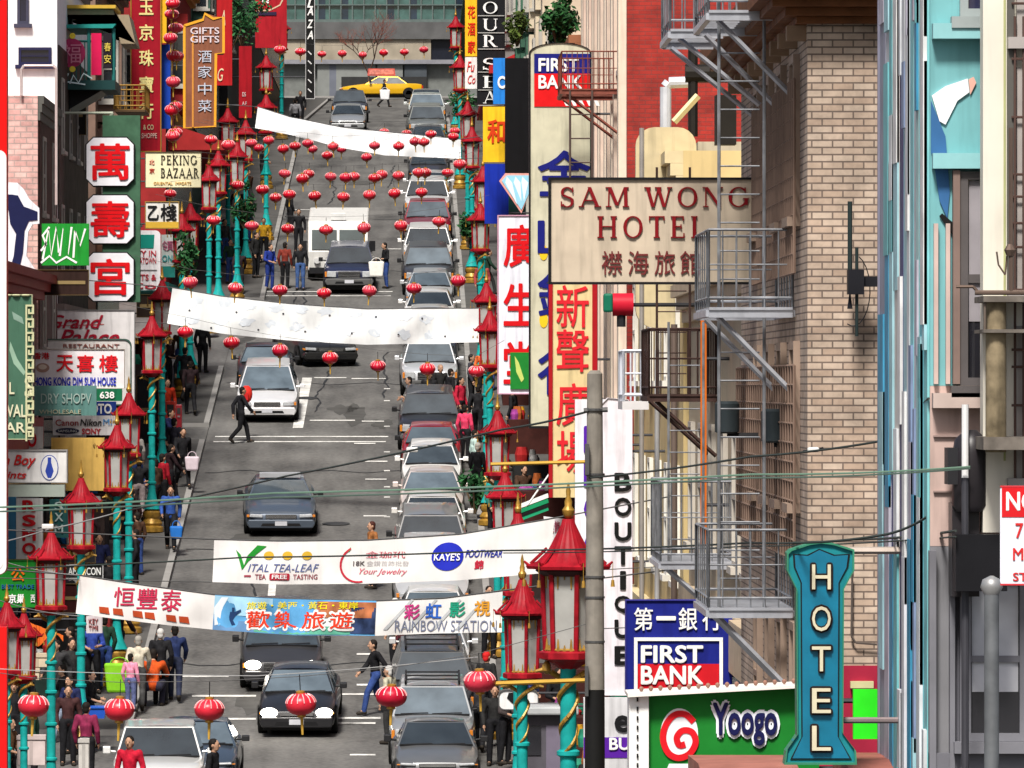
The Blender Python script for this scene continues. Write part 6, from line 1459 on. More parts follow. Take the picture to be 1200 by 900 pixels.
right = [(607, 604), (592, 556), (583, 483), (574, 366), (570, 333), (563, 240), (566, 196), (553, 150), (548, 120), (539, 66), (534, 20)]
for k, (x, y) in enumerate(right): lamp(x, y, 'red pagoda lantern lamp, %s on the hotel side pavement counting uphill' % nth(k), 'street lamps on the hotel side')
lamp(666, 606, 'largest red pagoda lamp close beside the grey utility pole', 'street lamps on the hotel side', d=90, top=1.27, wide=1.05)
lamp(612, 678, 'low red pagoda lamp with pink roof touching the largest lamp', 'street lamps on the hotel side', d=101, top=1.0, wide=1.0)
lamp(8, 705, 'big red pagoda lamp cut by the frame beside the market stalls', 'street lamps on the bazaar side', d=106)
lamp(28, 718, 'red pagoda lamp just uphill of the one cut by the frame', 'street lamps on the bazaar side', d=109)
for o in list(LAMP.children_recursive) + [LAMP]: bpy.data.objects.remove(o)

# ------------------------------------------------------------------ vehicles
GR = 'cars parked nose to tail along the kerb'
SIL = (.58, .59, .61); CGR = (.14, .145, .15); CWH = (.82, .81, .79); CBK = (.012, .012, .014); CRD = (.35, .012, .02); CBL = (.015, .02, .06)
rightcars = [(131, 'sedan', CGR, 0, 'dark grey parked car nearest the bottom of the row'), (136.6, 'suv', (.3, .31, .32), 1, 'mid grey wagon with roof bars parked low in the row'), (142.2, 'suv', (.04, .042, .045), 1, 'dark SUV with black roof rack in the parked row'), (147.6, 'hatch', (.55, .55, .55), 0, 'pale grey hatchback parked behind the racked SUV'),
  (153.2, 'sedan', CWH, 0, 'white sedan parked under the rainbow end of the banner'), (158.8, 'minivan', (.5, .51, .52), 0, 'silver minivan seen between the two lettered banners'), (164.4, 'suv', (.2, .2, .2), 0, 'dark grey boxy car parked just above the tea banner'), (169.8, 'sedan', (.72, .7, .66), 0, 'off white car behind the dark grey boxy car'),
  (175.2, 'sedan', (.66, .58, .54), 0, 'beige pink sedan parked beside the lower street lamps'), (180.6, 'hatch', CWH, 0, 'white hatchback parked between the beige sedan and the red car'), (185.8, 'sedan', CRD, 0, 'red sedan parked in front of the black SUV'), (191.4, 'suv', (.02, .02, .024), 0, 'black SUV parked at the head of the lower row'),
  (205, 'suv', SIL, 0, 'silver SUV parked by the crowd with its roof under the banner'), (210.6, 'sedan', (.025, .025, .03), 0, 'black sedan parked directly behind the silver SUV'), (218, 'sedan', (.5, .49, .47), 0, 'light grey sedan showing above the blotted banner'), (224, 'sedan', CWH, 0, 'white saloon behind the light grey sedan'), (230.5, 'hatch', (.42, .43, .44), 0, 'grey car under the lanterns over the truck'), (236.5, 'suv', (.035, .035, .04), 0, 'dark SUV with amber lamp below the white SUV'),
  (245, 'suv', CWH, 0, 'white SUV parked downhill of the dark red pickup'), (256, 'pickup', (.25, .012, .03), 0, 'dark red pickup truck parked on the hill'), (266, 'suv', (.75, .75, .75), 0, 'white van like car behind the dark red pickup'), (274, 'sedan', (.55, .55, .55), 0, 'silver sedan half hidden by the plain white banner'), (283, 'hatch', (.05, .05, .06), 0, 'dark hatchback behind the plain white banner'), (292, 'sedan', CWH, 0, 'white sedan just above the plain white banner'), (300, 'sedan', (.1, .1, .11), 0, 'dark sedan second above the plain white banner'), (309, 'suv', (.2, .21, .2), 0, 'dark grey SUV third above the plain white banner'), (319, 'suv', (.5, .52, .5), 0, 'pale roofed SUV at the upper end of the row'), (331, 'minivan', (.3, .3, .29), 0, 'grey minivan last in the row by the yellow taxi')]
for d, k, c, rk, lab in rightcars:
    x = .5 + (d - 131) / 190 * .35 + (.1 if k in ('suv', 'minivan', 'pickup') else 0) * -.5
    put(make_car(k, c, False, lab, GR, rk), 0, d + 2.3, random.uniform(-.02, .02), x=x)
put(make_car('sedan', (.014, .014, .016), True, 'black sedan driving with bright headlights, foremost on the road', None), 352, D(866) + 2.3, -.02)
put(make_car('minivan', (.03, .03, .033), True, 'dark minivan with headlights on behind the black sedan', None), 330, D(812) + 2.4, .02)
o = put(make_car('big', (.07, .09, .12), False, 'dark silver blue big sedan with a light bar on its roof', None), 328, D(630) + 2.6, .03)
lb = rbox(-.55, .55, -.15, .15, 1.47, 1.6); lb.build('light_bar', mat((.35, .36, .38), .3), o, local=True)
put(make_car('minivan', (.74, .74, .75), False, 'white minivan waiting at the painted line', None), 314, D(496) + 2.4, .01)
put(make_car('sedan', (.02, .02, .022), False, 'black car right behind the white minivan', None), 311, D(462) + 2.4, .02)
put(make_car('big', (.012, .012, .012), False, 'black car turning under the blotted banner', None), 368, D(430) + 2.4, .22)
put(make_car('suv', (.016, .02, .05), False, 'dark blue SUV double parked before the white truck', None), 410, D(345) + 2.3, 0)
put(make_car('suv', (.72, .72, .7), False, 'white SUV parked near the fruit stalls at the bottom', None), 187, 128, 0.02)
put(make_car('sedan', (.05, .07, .1), False, 'dark blue sedan beside the white SUV near the stalls', None), 231, 133.8, 0)
put(make_car('suv', (.04, .045, .06), False, 'dark SUV parked at the hill top before the taxi', None), 410, 327.5, 0)
put(make_car('sedan', (.3, .31, .32), False, 'silver car below the hill top SUV, cut by the banner', None), 408, 316.5, 0)
# taxi, side on
tx = make_car('big', (.75, .42, .005), False, 'yellow taxi crossing the far junction with red roof board', None, plate=False)
tx.name = 'yellow_taxi'; tx['category'] = 'taxi'
MB().prism([(-.75, 1.52), (.75, 1.52), (.7, 1.98), (-.7, 1.98)], -.12, .12)
rb = MB(); rb.prismx([(-.9, 1.5), (.9, 1.5), (.85, 1.95), (-.85, 1.95)], -.14, .14); rb.build('roof_board', mat((.55, .1, .08), .4, 0, .3, 5), tx, local=True)
f2 = MB(); f2.prismx([(-.8, 1.57), (.8, 1.57), (.77, 1.88), (-.77, 1.88)], -.16, .16); f2.build('board_face', mat((.6, .2, .16), .4, 0, .4, 6), tx, local=True)
d = 437; tx.location = (PX(447, d), d, G(d) + .01); tx.rotation_euler = (0, 0, R(-90))
# white step van
tr = thing('box_truck', 'white box truck with two windscreen panes behind the dark blue SUV', 'truck')
MB().prismx([(-2.6, .5), (-2.6, 1.35), (-2.15, 2.35), (-2.1, 2.6), (3, 2.7), (3, .5)], -1.12, 1.12)
bev(MB().prismx([(-2.45, .45), (-2.5, 1.3), (-2.15, 2.35), (-2.0, 2.62), (3, 2.72), (3, .45)], -1.15, 1.15).build('body', mat((.72, .71, .68), .4, 0, .06, 2, 0, 0, .3, None, .25), tr, local=True), .06)
for a, b in ((-1.0, -.05), (.05, 1.0)):
    P = [(a, -2.49, 1.4), (b, -2.49, 1.4), (b, -2.19, 2.24), (a, -2.19, 2.24)]
    P = [Vector(p) for p in P]; n = (P[1] - P[0]).cross(P[2] - P[0]).normalized()
    MB().add([p + n * .02 for p in P] + [p - n * .03 for p in P], [(0, 1, 2, 3), (0, 4, 5, 1), (1, 5, 6, 2), (2, 6, 7, 3), (3, 7, 4, 0)]).build('windscreen', glass((.03, .05, .05)), tr, local=True)
rbox(-1.1, 1.1, -2.62, -2.3, .35, .6).build('bumper', MDK, tr, local=True); rbox(-.4, .4, -2.56, -2.4, .65, 1.15).build('grille', mat((.1, .1, .1), .5), tr, local=True)
rbox(-.28, .28, -2.0, -1.7, 2.66, 2.95).build('roof_box', mat((.78, .78, .76), .5), tr, local=True)
for s_ in (1, -1):
    MB().lathe([(.11, 0), (.11, .03)], n=14).build('x', MDK, None, local=True) if False else None
    h = MB().bar((s_ * .8, -2.5, .9), (s_ * .8, -2.56, .9), .12, 14).build('headlight', mat((.6, .6, .6), .15), tr, local=True)
    m2 = MB().box(*sorted((s_ * 1.2, s_ * 1.42)), -2.2, -2.12, 1.3, 1.75).bar((s_ * 1.1, -2.15, 1.7), (s_ * 1.3, -2.15, 1.7), .02).build('mirror', MDK, tr, local=True)
    for yy in (-1.6, 1.9):
        MB().bar((s_ * .9, yy, .4), (s_ * 1.16, yy, .4), .4, 18).build('tyre', mat((.012, .012, .012), .8), tr, local=True)
put(tr, 397, D(346) + 7.6, 0); tr.scale = (.93, .97, .8)

# ------------------------------------------------------------------ people
P_ = person
BK = (.012, .012, .014); NV = (.015, .025, .08); JN = (.03, .06, .2)
GY_HAIR = (.55, .54, .52)
P_(205, 815, 'man in navy jacket and dark trousers walking away by the crosswalk', NV, (.02, .025, .05), 'walk', math.pi, sc=1.02)
P_(188, 818, 'white haired person in black coat walking away beside the navy jacket', BK, BK, 'stand', math.pi, GY_HAIR)
P_(162, 826, 'person in beige jacket seen from behind by the fruit stall', (.5, .45, .36), (.05, .05, .05), 'walk', math.pi, (.3, .28, .25))
P_(153, 834, 'child in pink jacket standing near the green bag', (.7, .25, .36), (.1, .12, .25), 'stand', 2.6, sc=.76)
P_(179, 848, 'person in orange red jacket squatting with their back to us', (.5, .07, .012), (.03, .03, .05), 'crouch', math.pi, d=146, sc=1.12)
P_(108, 812, 'man in blue jacket over a white shirt facing the street', (.03, .06, .3), BK, 'hold', .2, d=147)
P_(125, 800, 'person in maroon coat behind the fruit stand', (.25, .03, .03), BK, 'stand', .6, (.12, .05, .03), d=150)
P_(76, 830, 'person in pale blue trousers and black coat among the stalls', BK, (.35, .42, .55), 'walk', -1.2, d=141)
P_(84, 815, 'person in black with white scarf by the lamp post', (.03, .03, .03), BK, 'stand', .4, d=144)
P_(80, 880, 'person in a dark brown coat facing us near the paper lantern', (.05, .02, .02), BK, 'stand', .1, d=137)
P_(104, 850, 'person in black coat with arms folded behind the lantern', BK, BK, 'hold', 1.2, d=140)
P_(118, 900, 'person in patterned dark coat below the second paper lantern', (.2, .02, .06), BK, 'stand', 2.8, d=133, x=-6.3)
P_(150, 905, 'person in red coat facing us in front of the white SUV', (.45, .01, .03), (.02, .02, .02), 'stand', -.3, d=122, x=PX(152, 122))
P_(250, 905, 'person in black with a dark cap at the bottom of the road', BK, BK, 'stand', 1.3, d=121, x=PX(250, 121))
P_(20, 860, 'person in brown coat at the stall under the big lamp', (.12, .06, .03), BK, 'hold', 1.0, d=128, x=PX(10, 128))
P_(44, 850, 'person in dark green coat browsing at the market stall', (.02, .06, .04), BK, 'stand', 1.6, d=133, x=PX(40, 133))
walk_l = [(282, 514, (.015, .015, .018), BK, 'walk', math.pi * .62, 'person in black with a red backpack crossing before the white minivan'), (214, 572, BK, BK, 'walk', .3, 'person in black carrying a white bag at the kerb'), (204, 560, (.02, .02, .03), BK, 'stand', 2.6, 'tall person in black coat beside the gold lamp foot'),
  (190, 605, (.3, .01, .02), BK, 'stand', 2.4, 'person in red coat walking up past the teal post'), (163, 610, BK, (.25, .2, .2), 'walk', math.pi, 'person in black jacket on the pavement by the yellow box sign'), (158, 575, (.3, .28, .26), BK, 'stand', 3, 'person in grey coat by the shop door below the white camera sign'), (196, 505, (.4, .03, .01), BK, 'stand', .4, 'person in orange vest by the red newspaper box'), (185, 480, (.2, .1, .2), BK, 'stand', 2, 'person with violet coat under the lamp pair'), (200, 645, (.03, .08, .3), BK, 'walk', 0, 'person in blue carrying a bag at the gold post foot'),
  (350, 296, BK, BK, 'stand', .1, 'tall man in black standing on the kerb uphill of the truck'), (352, 340, BK, (.05, .1, .25), 'stand', 0, 'person in dark open jacket over a blue shirt'), (334, 338, (.18, .03, .02), BK, 'stand', 2.7, 'person in brown red coat by the far kerb'), (316, 340, (.02, .04, .25), (.02, .04, .2), 'hold', .8, 'person in blue overalls beside the teal posts'), (300, 330, (.02, .02, .02), BK, 'stand', 1, 'person in black under the lamps by the dark doorway'), (309, 312, (.55, .3, .02), BK, 'stand', 0, 'person in yellow top at the kerb stall')]
for x, y, j, t, p, rz, lab in walk_l: P_(x, y, lab, j, t, p, rz)
bk = [(275, 487)]
s = thing('backpack', 'bright red backpack on the person crossing in black', 'backpack', (PX(288, D(514)) , D(514) - .06, G(D(514)) + 1.0))
mb = MB(); blob(mb, (PX(289, D(514)), D(514) - .1, G(D(514)) + 1.27), .17, .15, .26); mb.build('bag', mat((.65, .03, .02), .6), s, 60); MB().box(PX(286, D(514)), PX(291, D(514)), D(514) - .29, D(514) - .22, G(D(514)) + 1.1, G(D(514)) + 1.3).build('pocket', mat((.5, .02, .02), .6), s)
P_(452, 338, 'man in black jacket and jeans holding a white sack by the truck', BK, JN, 'hold', -1.2)
P_(440, 843, 'man in black jacket and blue jeans striding over the crosswalk', BK, JN, 'walk', -1.3, d=D(838))
P_(462, 835, 'white haired person behind the striding man', (.5, .5, .52), BK, 'stand', -1, GY_HAIR, d=151, x=PX(463, 151))
P_(470, 835, 'person with brown hair in maroon coat beside the parked cars', (.07, .015, .02), BK, 'stand', -1.2, (.12, .03, .02), d=149.5, x=PX(472, 149.5))
P_(456, 895, 'person in beige coat behind the nearest paper lantern', (.42, .4, .3), (.03, .03, .03), 'stand', -2, GY_HAIR, d=D(872))
P_(436, 697, 'woman with long dark hair in a brown top above the lower banner', (.3, .12, .04), BK, 'stand', -1.2, (.06, .02, .015), d=D(690))
for x, y, j, t, p, rz, lab, dd in ((481, 512, (.28, .42, .6), (.2, .22, .3), 'hold', -1.2, 'person in light blue shirt between the parked cars', 196.2), (503, 512, BK, BK, 'stand', 0, 'man in black suit in the group beside the silver SUV', 197.5), (516, 514, (.02, .02, .02), BK, 'stand', .5, 'bald man in black suit in the group beside the silver SUV', 199.4), (528, 512, BK, BK, 'stand', 2, 'person in long black coat in the group beside the silver SUV', 198.3), (540, 512, (.5, .02, .05), BK, 'stand', 1, 'woman in red pink jacket on the hotel side pavement', 196), (552, 505, (.04, .04, .05), BK, 'stand', 1.4, 'person in dark grey coat at the pavement crowd edge', 201),
  (566, 500, (.6, .12, .03), BK, 'hold', .3, 'person in orange red top in the pavement crowd', 203), (560, 520, BK, BK, 'walk', 3, 'person in black walking away through the pavement crowd', 193), (545, 540, (.65, .05, .12), BK, 'stand', 2.5, 'person with pink red bag near the black SUV', 189), (556, 560, (.45, .6, .55), BK, 'stand', 1.8, 'person in pale mint jacket beside the red parked car', 183), (560, 590, BK, BK, 'stand', 2.4, 'person in black with beige cap near the white hatchback', 179), (574, 470, (.1, .1, .12), BK, 'stand', 0, 'person in slate coat below the first small lamp', 210),
  (577, 640, (.02, .15, .12), BK, 'stand', 1, 'person in green teal coat beside the flag', 172), (573, 770, (.03, .25, .24), BK, 'stand', .3, 'person in teal top by the lower shop front', 152), (570, 830, (.02, .02, .02), BK, 'stand', 2.5, 'person in black wearing a red hat beside the dragons', 143), (580, 885, (.02, .02, .02), BK, 'stand', 0, 'woman with pale scarf at the bottom by the parked cars', 137), (562, 880, (.03, .03, .035), BK, 'walk', 3, 'person in black behind the lowest parked cars', 139.5), (592, 885, (.05, .04, .04), BK, 'hold', 1.1, 'person in dark coat leaning at the dragon post', 136), (600, 700, (.05, .05, .06), BK, 'stand', .4, 'person in charcoal coat in a doorway behind the lanterns', 160)):
    P_(x, y, lab, j, t, p, rz, d=dd, x=PX(x, dd), hat=(.6, .02, .02) if 'red hat' in lab else (.45, .42, .36) if 'beige cap' in lab else (.3, .2, .15) if 'bald' in lab else None)
for x, dd, j, lab, rz in ((556, 243, (.1, .1, .12), 'distant person in grey beside the white SUV', 2), (552, 262, (.5, .5, .5), 'distant person in white beside the dark red pickup', 1), (565, 231, (.3, .05, .05), 'distant person in red coat under the hotel side lamps', 0), (340, 262, BK, 'distant person in black by the far shop doorway', 2), (352, 318, BK, 'distant person in black on the upper pavement', 0), (346, 312, (.3, .3, .32), 'distant person in grey on the upper pavement', 3)):
    P_(x, 0, lab, j, BK, 'stand', rz, d=dd, x=PX(x, dd))
P_(450, 134, 'person in black crossing the hill top with a white bag', BK, BK, 'walk', 1.4, d=392)
def bag(lab, x, d, z, c, sz=.2):
    s = thing('bag', lab, 'bag', (x, d, z)); mb = MB().prism([(x - sz * .8, z), (x + sz * .8, z), (x + sz, z + sz * 1.9), (x - sz, z + sz * 1.9)], d - .09, d + .09)
    bev(mb.build('sack', mat(c, .6, 0, .1, 8), s), .05); MB().tube([(x + sz * .6 * math.cos(R(a)), d, z + sz * 1.85 + .14 * math.sin(R(a))) for a in range(0, 181, 30)], .012, 5).build('handle', mat(c, .6), s)
bag('white sack carried beside the man by the truck', PX(441, 236), 236.4, G(236) + .75, (.75, .73, .68), .28)
bag('white bag held by the person crossing the hill top', PX(451, 391.4), 391.2, G(391) + .45, (.75, .75, .78), .3)
bag('pale carrier bag held by the person at the kerb', PX(220, 178.5), solve_d(572, CURB) - .35, G(solve_d(572, CURB)) + .6, (.6, .5, .55), .2)
bag('blue carrier bag at the gold foot of the lamp', PX(207, solve_d(645, CURB)), solve_d(645, CURB) - .25, G(solve_d(645, CURB)) + .42, (.02, .15, .5), .17)
bag('lime green bag beside the child in pink', PX(143, 146.5), 145.2, G(145) + .45, (.2, .5, .02), .33)

# ------------------------------------------------------------------ market stalls, boxes, newspaper boxes
def crate(lab, x0, x1, y0, y1, d, c, grp='boxes stacked at the market stalls'):
    s = thing('carton', lab, 'carton', ((PX(x0, d) + PX(x1, d)) / 2, d, PZ(y1, d)), grp)
    X0, X1, Z0, Z1 = prect((x0, y0, x1, y1), d)
    bev(rbox(X0, X1, d, d + .4, Z0, Z1).build('box', mat(c, .8, 0, .15, 4), s), .01); rbox((X0 + X1) / 2 - .03, (X0 + X1) / 2 + .03, d - .004, d + .404, Z0 + .01, Z1 + .004).build('tape', mat(tuple(v * .75 for v in c), .6), s)
    MB().box(X0 - .01, X1 + .01, d - .02, d + .02, Z1 - .07, Z1 + .006).build('flap', mat(tuple(v * .85 for v in c), .8), s)
crate('cream carton, upper of the two under the orange drape', 31, 56, 766, 782, 131, (.6, .5, .36)); crate('cream carton, lower and narrower of the two under the orange drape', 31, 46, 783, 797, 131, (.62, .52, .38))
crate('yellow carton standing on the fruit stall beside the green bag', 121, 135, 794, 812, 148, (.75, .48, .03))
crate('white and red patterned carton at the foot of the near teal post', 20, 53, 862, 897, 119, (.62, .52, .5)); crate('white carton half hidden by the lamp post', 92, 104, 866, 905, 127, (.55, .53, .5))
s = thing('fruit_stall', 'dark fruit stall with red edges beneath the yellow carton', 'stall', (PX(128, 148), 148.5, G(148)))
bev(rbox(PX(108, 148), PX(150, 148), 148, 149.4, PZ(826, 148), PZ(812.5, 148)).build('tray', mat((.3, .02, .02), .6), s), .01)
mb = MB(); rn = random.Random(8)
for k in range(40): blob(mb, (PX(rn.uniform(111, 147), 148), rn.uniform(148.05, 149.3), PZ(812, 148) + .03), .05, .05, .05, 6)
mb.build('fruit', mat((.5, .1, .02), .5, 0, .6, 3), s)
MB().box(PX(109, 148), PX(111, 148), 148.05, 148.15, G(148), PZ(826, 148)).box(PX(147, 148), PX(149, 148), 148.05, 148.15, G(148), PZ(826, 148)).box(PX(109, 148), PX(149, 148), 149.2, 149.3, G(148), PZ(826, 148)).build('legs', mat((.05, .03, .02), .7), s)
s = thing('blue_crate', 'blue plastic tub on the pavement beside the fruit stall', 'tub', (PX(112, 139), 139, PZ(842, 139)))
MB().prism([(PX(100, 139), PZ(842, 139)), (PX(122, 139), PZ(842, 139)), (PX(124, 139), PZ(830, 139)), (PX(98, 139), PZ(830, 139))], 139, 139.6).build('tub', mat((.01, .07, .4), .4), s); rbox(PX(97, 139), PX(125, 139), 138.97, 139.63, PZ(830, 139), PZ(828.5, 139)).build('rim', mat((.015, .1, .5), .4), s)
s = thing('orange_drape', 'orange cloth drape hung over the stall front', 'cloth', (PX(46, 130), 130, PZ(766, 130)))
mb = MB(); n = 14
for k in range(n):
    a = 30 + k * 44 / n; y0 = 728 + k * 1.2; mb.prism([(PX(a, 130), PZ(y0, 130)), (PX(a + 44 / n, 130), PZ(y0 + 1.2, 130)), (PX(a + 44 / n, 130), PZ(750 + 8 * math.sin(k * .5), 130)), (PX(a, 130), PZ(750 + 8 * math.sin(k * .5 - .5), 130))], 130 + .08 * math.sin(k * 1.7), 130.06 + .08 * math.sin(k * 1.7))
mb.build('folds', mat((.7, .14, .02), .8, 0, .35, 2), s)
for i, (x0, x1, y0, y1, d, c, lab) in enumerate(((194, 205, 470, 498, 195, (.55, .03, .015), 'red newspaper box below the lamp pair'), (206, 213, 474, 502, 194, (.25, .012, .02), 'dark red newspaper box beside the gold lamp foot'))):
    s = thing('newspaper_box', lab, 'newspaper box', (PX((x0 + x1) / 2, d), d, PZ(y1, d)), 'newspaper boxes')
    bev(rbox(PX(x0, d), PX(x1, d), d, d + .4, G(d) + CURB, PZ(y0, d)).build('cabinet', mat(c, .4), s), .02); rbox(PX(x0 + 1.5, d), PX(x1 - 1.5, d), d - .012, d, PZ(y0 + 11, d), PZ(y0 + 4, d)).build('window', glass((.05, .05, .05)), s); rbox(PX(x0 + 2, d), PX(x1 - 2, d), d - .03, d - .013, PZ(y0 + 15, d), PZ(y0 + 13, d)).build('handle', mat((.3, .3, .3), .4, .6), s)
# plants hanging along the pavements
k = 0
for x, y, d, sz, lab in ((556, 575, 176, .45, 'leafy green bush beside the parked white hatchback'), (548, 268, 240, .5, 'green shrub in a tub below the far lamps'), (286, 245, 232, .5, 'dark green hanging plant among the teal posts'), (270, 30, 232, .7, 'dark ivy clump beside the red script blade'), (283, 20, 250, .8, 'dark tree crown behind the red panel sign'), (540, 120, 300, .7, 'small green tree by the upper parked cars'), (220, 300, 190, .45, 'dark green vine hanging on the wall by the lamps')):
    c = W(x, y, d); leafball('street_shrub', lab, c, sz * .7, sz * .7, sz, 500, (.015, .06, .02), 'shrub', .1, seed=20 + k); k += 1


s = thing('kiosk', 'grey street kiosk with a pale roof behind the dragon posts', 'kiosk', (PX(640, 116), 116.5, G(116) + CURB))
bev(rbox(PX(612, 116), PX(672, 116), 116, 117.2, G(116) + CURB, PZ(838, 116)).build('body', mat((.09, .085, .1), .5, 0, .2, 3), s), .02)
bev(rbox(PX(606, 116), PX(678, 116), 115.8, 117.4, PZ(837.5, 116), PZ(828, 116)).build('roof', mat((.4, .42, .43), .5), s), .03)
rbox(PX(640, 116), PX(664, 116), 115.98, 116, G(116) + .3, PZ(850, 116)).build('door', mat((.16, .14, .19), .5), s)
rbox(PX(616, 116), PX(634, 116), 115.98, 116, PZ(885, 116), PZ(850, 116)).build('window', glass((.02, .02, .025)), s)
# ------------------------------------------------------------------ display stands along the shop fronts
rn = random.Random(12)
GOODS = [(.35, .02, .02), (.5, .25, .02), (.02, .12, .3), (.5, .5, .48), (.02, .2, .12), (.3, .05, .25), (.02, .02, .02), (.45, .12, .03)]
def stand(side, d, dep, lab, grp, c):
    X = FL if side < 0 else FR; s = -side; w_ = 1.6
    r = thing('display_stand', lab, 'stand', (X + s * w_ / 2, d, G(d) + CURB), grp)
    g = G(d) + CURB; h = rn.uniform(.9, 1.5)
    xs = sorted((X + s * .15, X + s * w_)); bev(rbox(xs[0], xs[1], d, d + dep, g - .1, g + h).build('counter', mat(c, .7, 0, .3, 3), r), .02)
    for k in range(7):
        x = rn.uniform(xs[0] + .15, xs[1] - .15); y = d + rn.uniform(.1, dep - .4); hh = rn.uniform(.1, .45); ww = rn.uniform(.08, .2)
        MB().lathe([(ww, 0), (ww * 1.15, hh * .5), (ww * .8, hh)], (x, y, g + h + .002), 8).build('goods', mat(GOODS[rn.randrange(8)], .5, 0, .3, 6), r)
    xb = sorted((X + s * .05, X + s * .5)); rbox(xb[0], xb[1], d + .05, d + dep - .05, g + h + .5, g + 2.2).build('hanging_stock', mat(GOODS[rn.randrange(8)], .8, 0, .6, 4), r)
dl = [(145, 2.2), (150.5, 2.5), (156, 2.5), (161.5, 2.4), (168, 2.5), (173, 2), (179, 2.6), (184, 2.6), (188.6, 2.2), (200, 2.6), (206, 2.6)]
for k, (d, q) in enumerate(dl): stand(-1, d, q, 'dark shop display stand on the bazaar side pavement, %s counting uphill' % nth(k), 'display stands on the bazaar side', rn.choice([(.02, .02, .02), (.03, .02, .018), (.06, .015, .012), (.015, .03, .025)]))
for k, (d, q) in enumerate([(118, 3), (128, 3), (136, 3), (144, 3), (152, 3), (160, 3), (170, 3), (180, 3), (190, 3), (202, 3)]): stand(1, d, q, 'dark shop display stand on the hotel side pavement, %s counting uphill' % nth(k), 'display stands on the hotel side', rn.choice([(.02, .02, .02), (.03, .02, .018), (.05, .015, .012), (.02, .025, .03)]))
CO = ['black', 'dark blue', 'charcoal', 'dark brown', 'dark green', 'maroon']
CC = [(.012, .012, .014), (.015, .02, .07), (.04, .04, .042), (.06, .03, .018), (.015, .04, .025), (.14, .012, .02)]
crowd = [(-6.9, 139), (-7.4, 143.5), (-7.9, 140.5), (-6.6, 147.6), (-7.1, 152), (-6.9, 157), (-7.3, 160.5), (-6.6, 165.5), (-7.0, 171), (-6.5, 175.5), (-7.2, 181), (-6.6, 187), (-7.2, 191.5), (-6.7, 203), (-7.0, 209), (-6.3, 240), (-6.7, 247), (-6.0, 256), (-6.4, 270), (-6.1, 283)]
for k, (x, d) in enumerate(crowd):
    q = rn.randrange(6); P_(0, 0, 'shopper in %s coat, %s in the bazaar side crowd counting uphill' % (CO[q], nth(k)), CC[q], rn.choice([BK, JN, (.03, .03, .03)]), rn.choice(['stand', 'walk', 'hold', 'stand']), rn.uniform(0, 6.28), d=d, x=x, sc=rn.uniform(.94, 1.04), group='shoppers on the bazaar side')
crowd = [(2.7, 131), (3.0, 139), (2.5, 141.5), (3.1, 148), (2.6, 155.5), (3.0, 163), (2.5, 166.5), (2.9, 174), (2.5, 186), (2.9, 192), (2.4, 206), (2.7, 214), (2.5, 222), (2.7, 236), (2.4, 252), (2.6, 270)]
for k, (x, d) in enumerate(crowd):
    q = rn.randrange(6); P_(0, 0, 'shopper in %s coat, %s in the hotel side crowd counting uphill' % (CO[q], nth(k)), CC[q], rn.choice([BK, JN, (.03, .03, .03)]), rn.choice(['stand', 'walk', 'hold', 'stand']), rn.uniform(0, 6.28), d=d, x=x, sc=rn.uniform(.94, 1.04), group='shoppers on the hotel side')

crowd = [(-8.0, 138), (-7.2, 146), (-8.2, 149), (-7.8, 154.5), (-6.4, 150), (-7.6, 159), (-6.5, 162), (-7.8, 166), (-6.9, 169), (-7.4, 176), (-6.3, 179), (-6.9, 184), (-7.6, 188.5), (-6.4, 199.5), (-7.3, 206), (-6.4, 211), (-5.9, 236.5), (-6.9, 243), (-6.2, 251), (-6.6, 262)]
for k, (x, d) in enumerate(crowd):
    P_(0, 0, 'figure dressed in near black, %s among the dark crowd beside the teal posts going uphill' % nth(k), (.012 + .01 * (k % 3), .012, .014), BK, ('stand', 'walk', 'hold')[k % 3], rn.uniform(0, 6.28), d=d, x=x, sc=rn.uniform(.94, 1.04), group='dark clad crowd beside the teal posts')

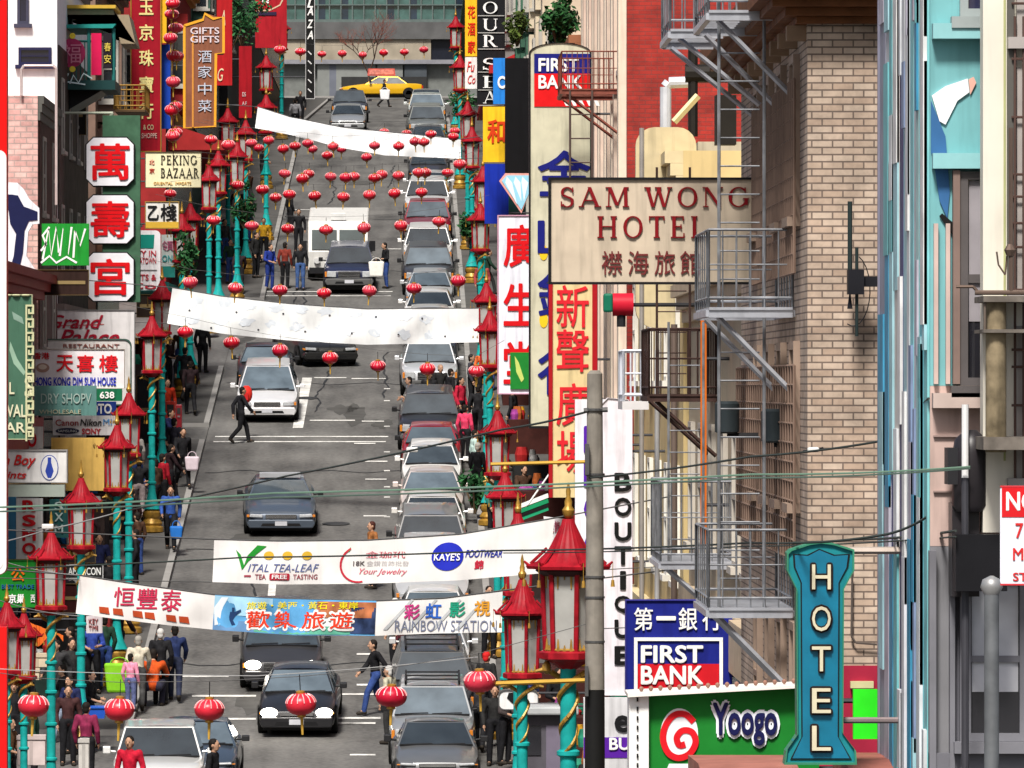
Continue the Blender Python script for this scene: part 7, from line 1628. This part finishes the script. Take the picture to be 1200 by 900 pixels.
# ------------------------------------------------------------------ overhead wires
def wire(lab, pts, r=.014, c=(.04, .05, .045)):
    P = []
    for (xa, ya, da), (xb, yb, db) in zip(pts, pts[1:]):
        for i in range(8):
            t = i / 8; p = W(xa, ya, da).lerp(W(xb, yb, db), t); P.append(p - Vector((0, 0, .25 * t * (1 - t) * (1 if len(pts) == 2 else .3))))
    P.append(W(*pts[-1])); tag(MB().tube(P, r, 5).build('overhead_wire', mat(c, .6)), lab, 'wire', 'overhead wires')
wire('pale green double wire across the street, upper strand', [(-60, 596, 62), (320, 578, 60), (880, 556, 58.5), (1137, 547, 58.2)], .009, (.12, .2, .15))
wire('pale green double wire across the street, lower strand', [(-60, 601, 62), (320, 583, 60), (880, 560, 58.5), (1137, 549, 58.2)], .008, (.08, .12, .1))
wire('dark wire rising from the sedan to the grey utility pole', [(150, 598, 118), (335, 558, 100), (590, 503, 85), (690, 482, 80)], .014)
wire('thin wire from the utility pole to the painted corner building', [(690, 560, 80), (880, 535, 70), (1032, 517, 66), (1088, 467, 59)], .012)
wire('dark wire across the tea banner', [(-60, 668, 100), (290, 653, 95), (590, 645, 90), (880, 636, 75), (1000, 632, 66), (1120, 622, 58)], .012)
wire('thin lower dark wire beside the neon hotel sign', [(590, 648, 90), (880, 640, 75), (1120, 629, 58)], .008)
wire('slack wire from the neon sign top to the painted corner', [(930, 636, 62), (1040, 626, 60), (1086, 606, 59.2)], .012)
wire('thin guy wire by the market signs running to the lamp', [(-20, 640, 110), (58, 620, 115), (149, 597, 118)], .012, (.3, .3, .3))
wire('thin wire sloping from the market sign to the long banner', [(-20, 697, 105), (93, 722, 112)], .008, (.4, .4, .4)); wire('thin wire holding the near corner of the long banner', [(-20, 650, 105), (93, 674, 112)], .008, (.4, .4, .4))
wire('thin wire over the road from lamp post to kerb cars', [(-20, 783, 84), (300, 792, 82), (560, 770, 80)], .005, (.35, .35, .35))
for x, y, d, lab in ((483, 527, 91.5, 'white splice box on the wire above the red parked car'), (953, 527, 69.2, 'white splice box on the wire over the tan bricks'), (56, 617, 114.5, 'white splice box on the guy wire by the paint shop sign')):
    s = thing('splice_box', lab, 'junction box', W(x, y, d), 'wire splice boxes'); bev(rbox(PX(x - 7, d), PX(x + 7, d), d - .06, d + .06, PZ(y + 3, d), PZ(y - 3, d)).build('housing', mat((.6, .6, .58), .4), s), .02); MB().bar((PX(x - 12, d), d, PZ(y + 2, d)), (PX(x + 12, d), d, PZ(y - 2, d)), .012, 5).build('sleeve', MDK, s)

# ------------------------------------------------------------------ remove the patterns the copies were made from
for o in [LAN] + list(PT.values()):
    for c in list(o.children_recursive) + [o]: bpy.data.objects.remove(c)
for me in [m for m in bpy.data.meshes if not m.users]: bpy.data.meshes.remove(me)
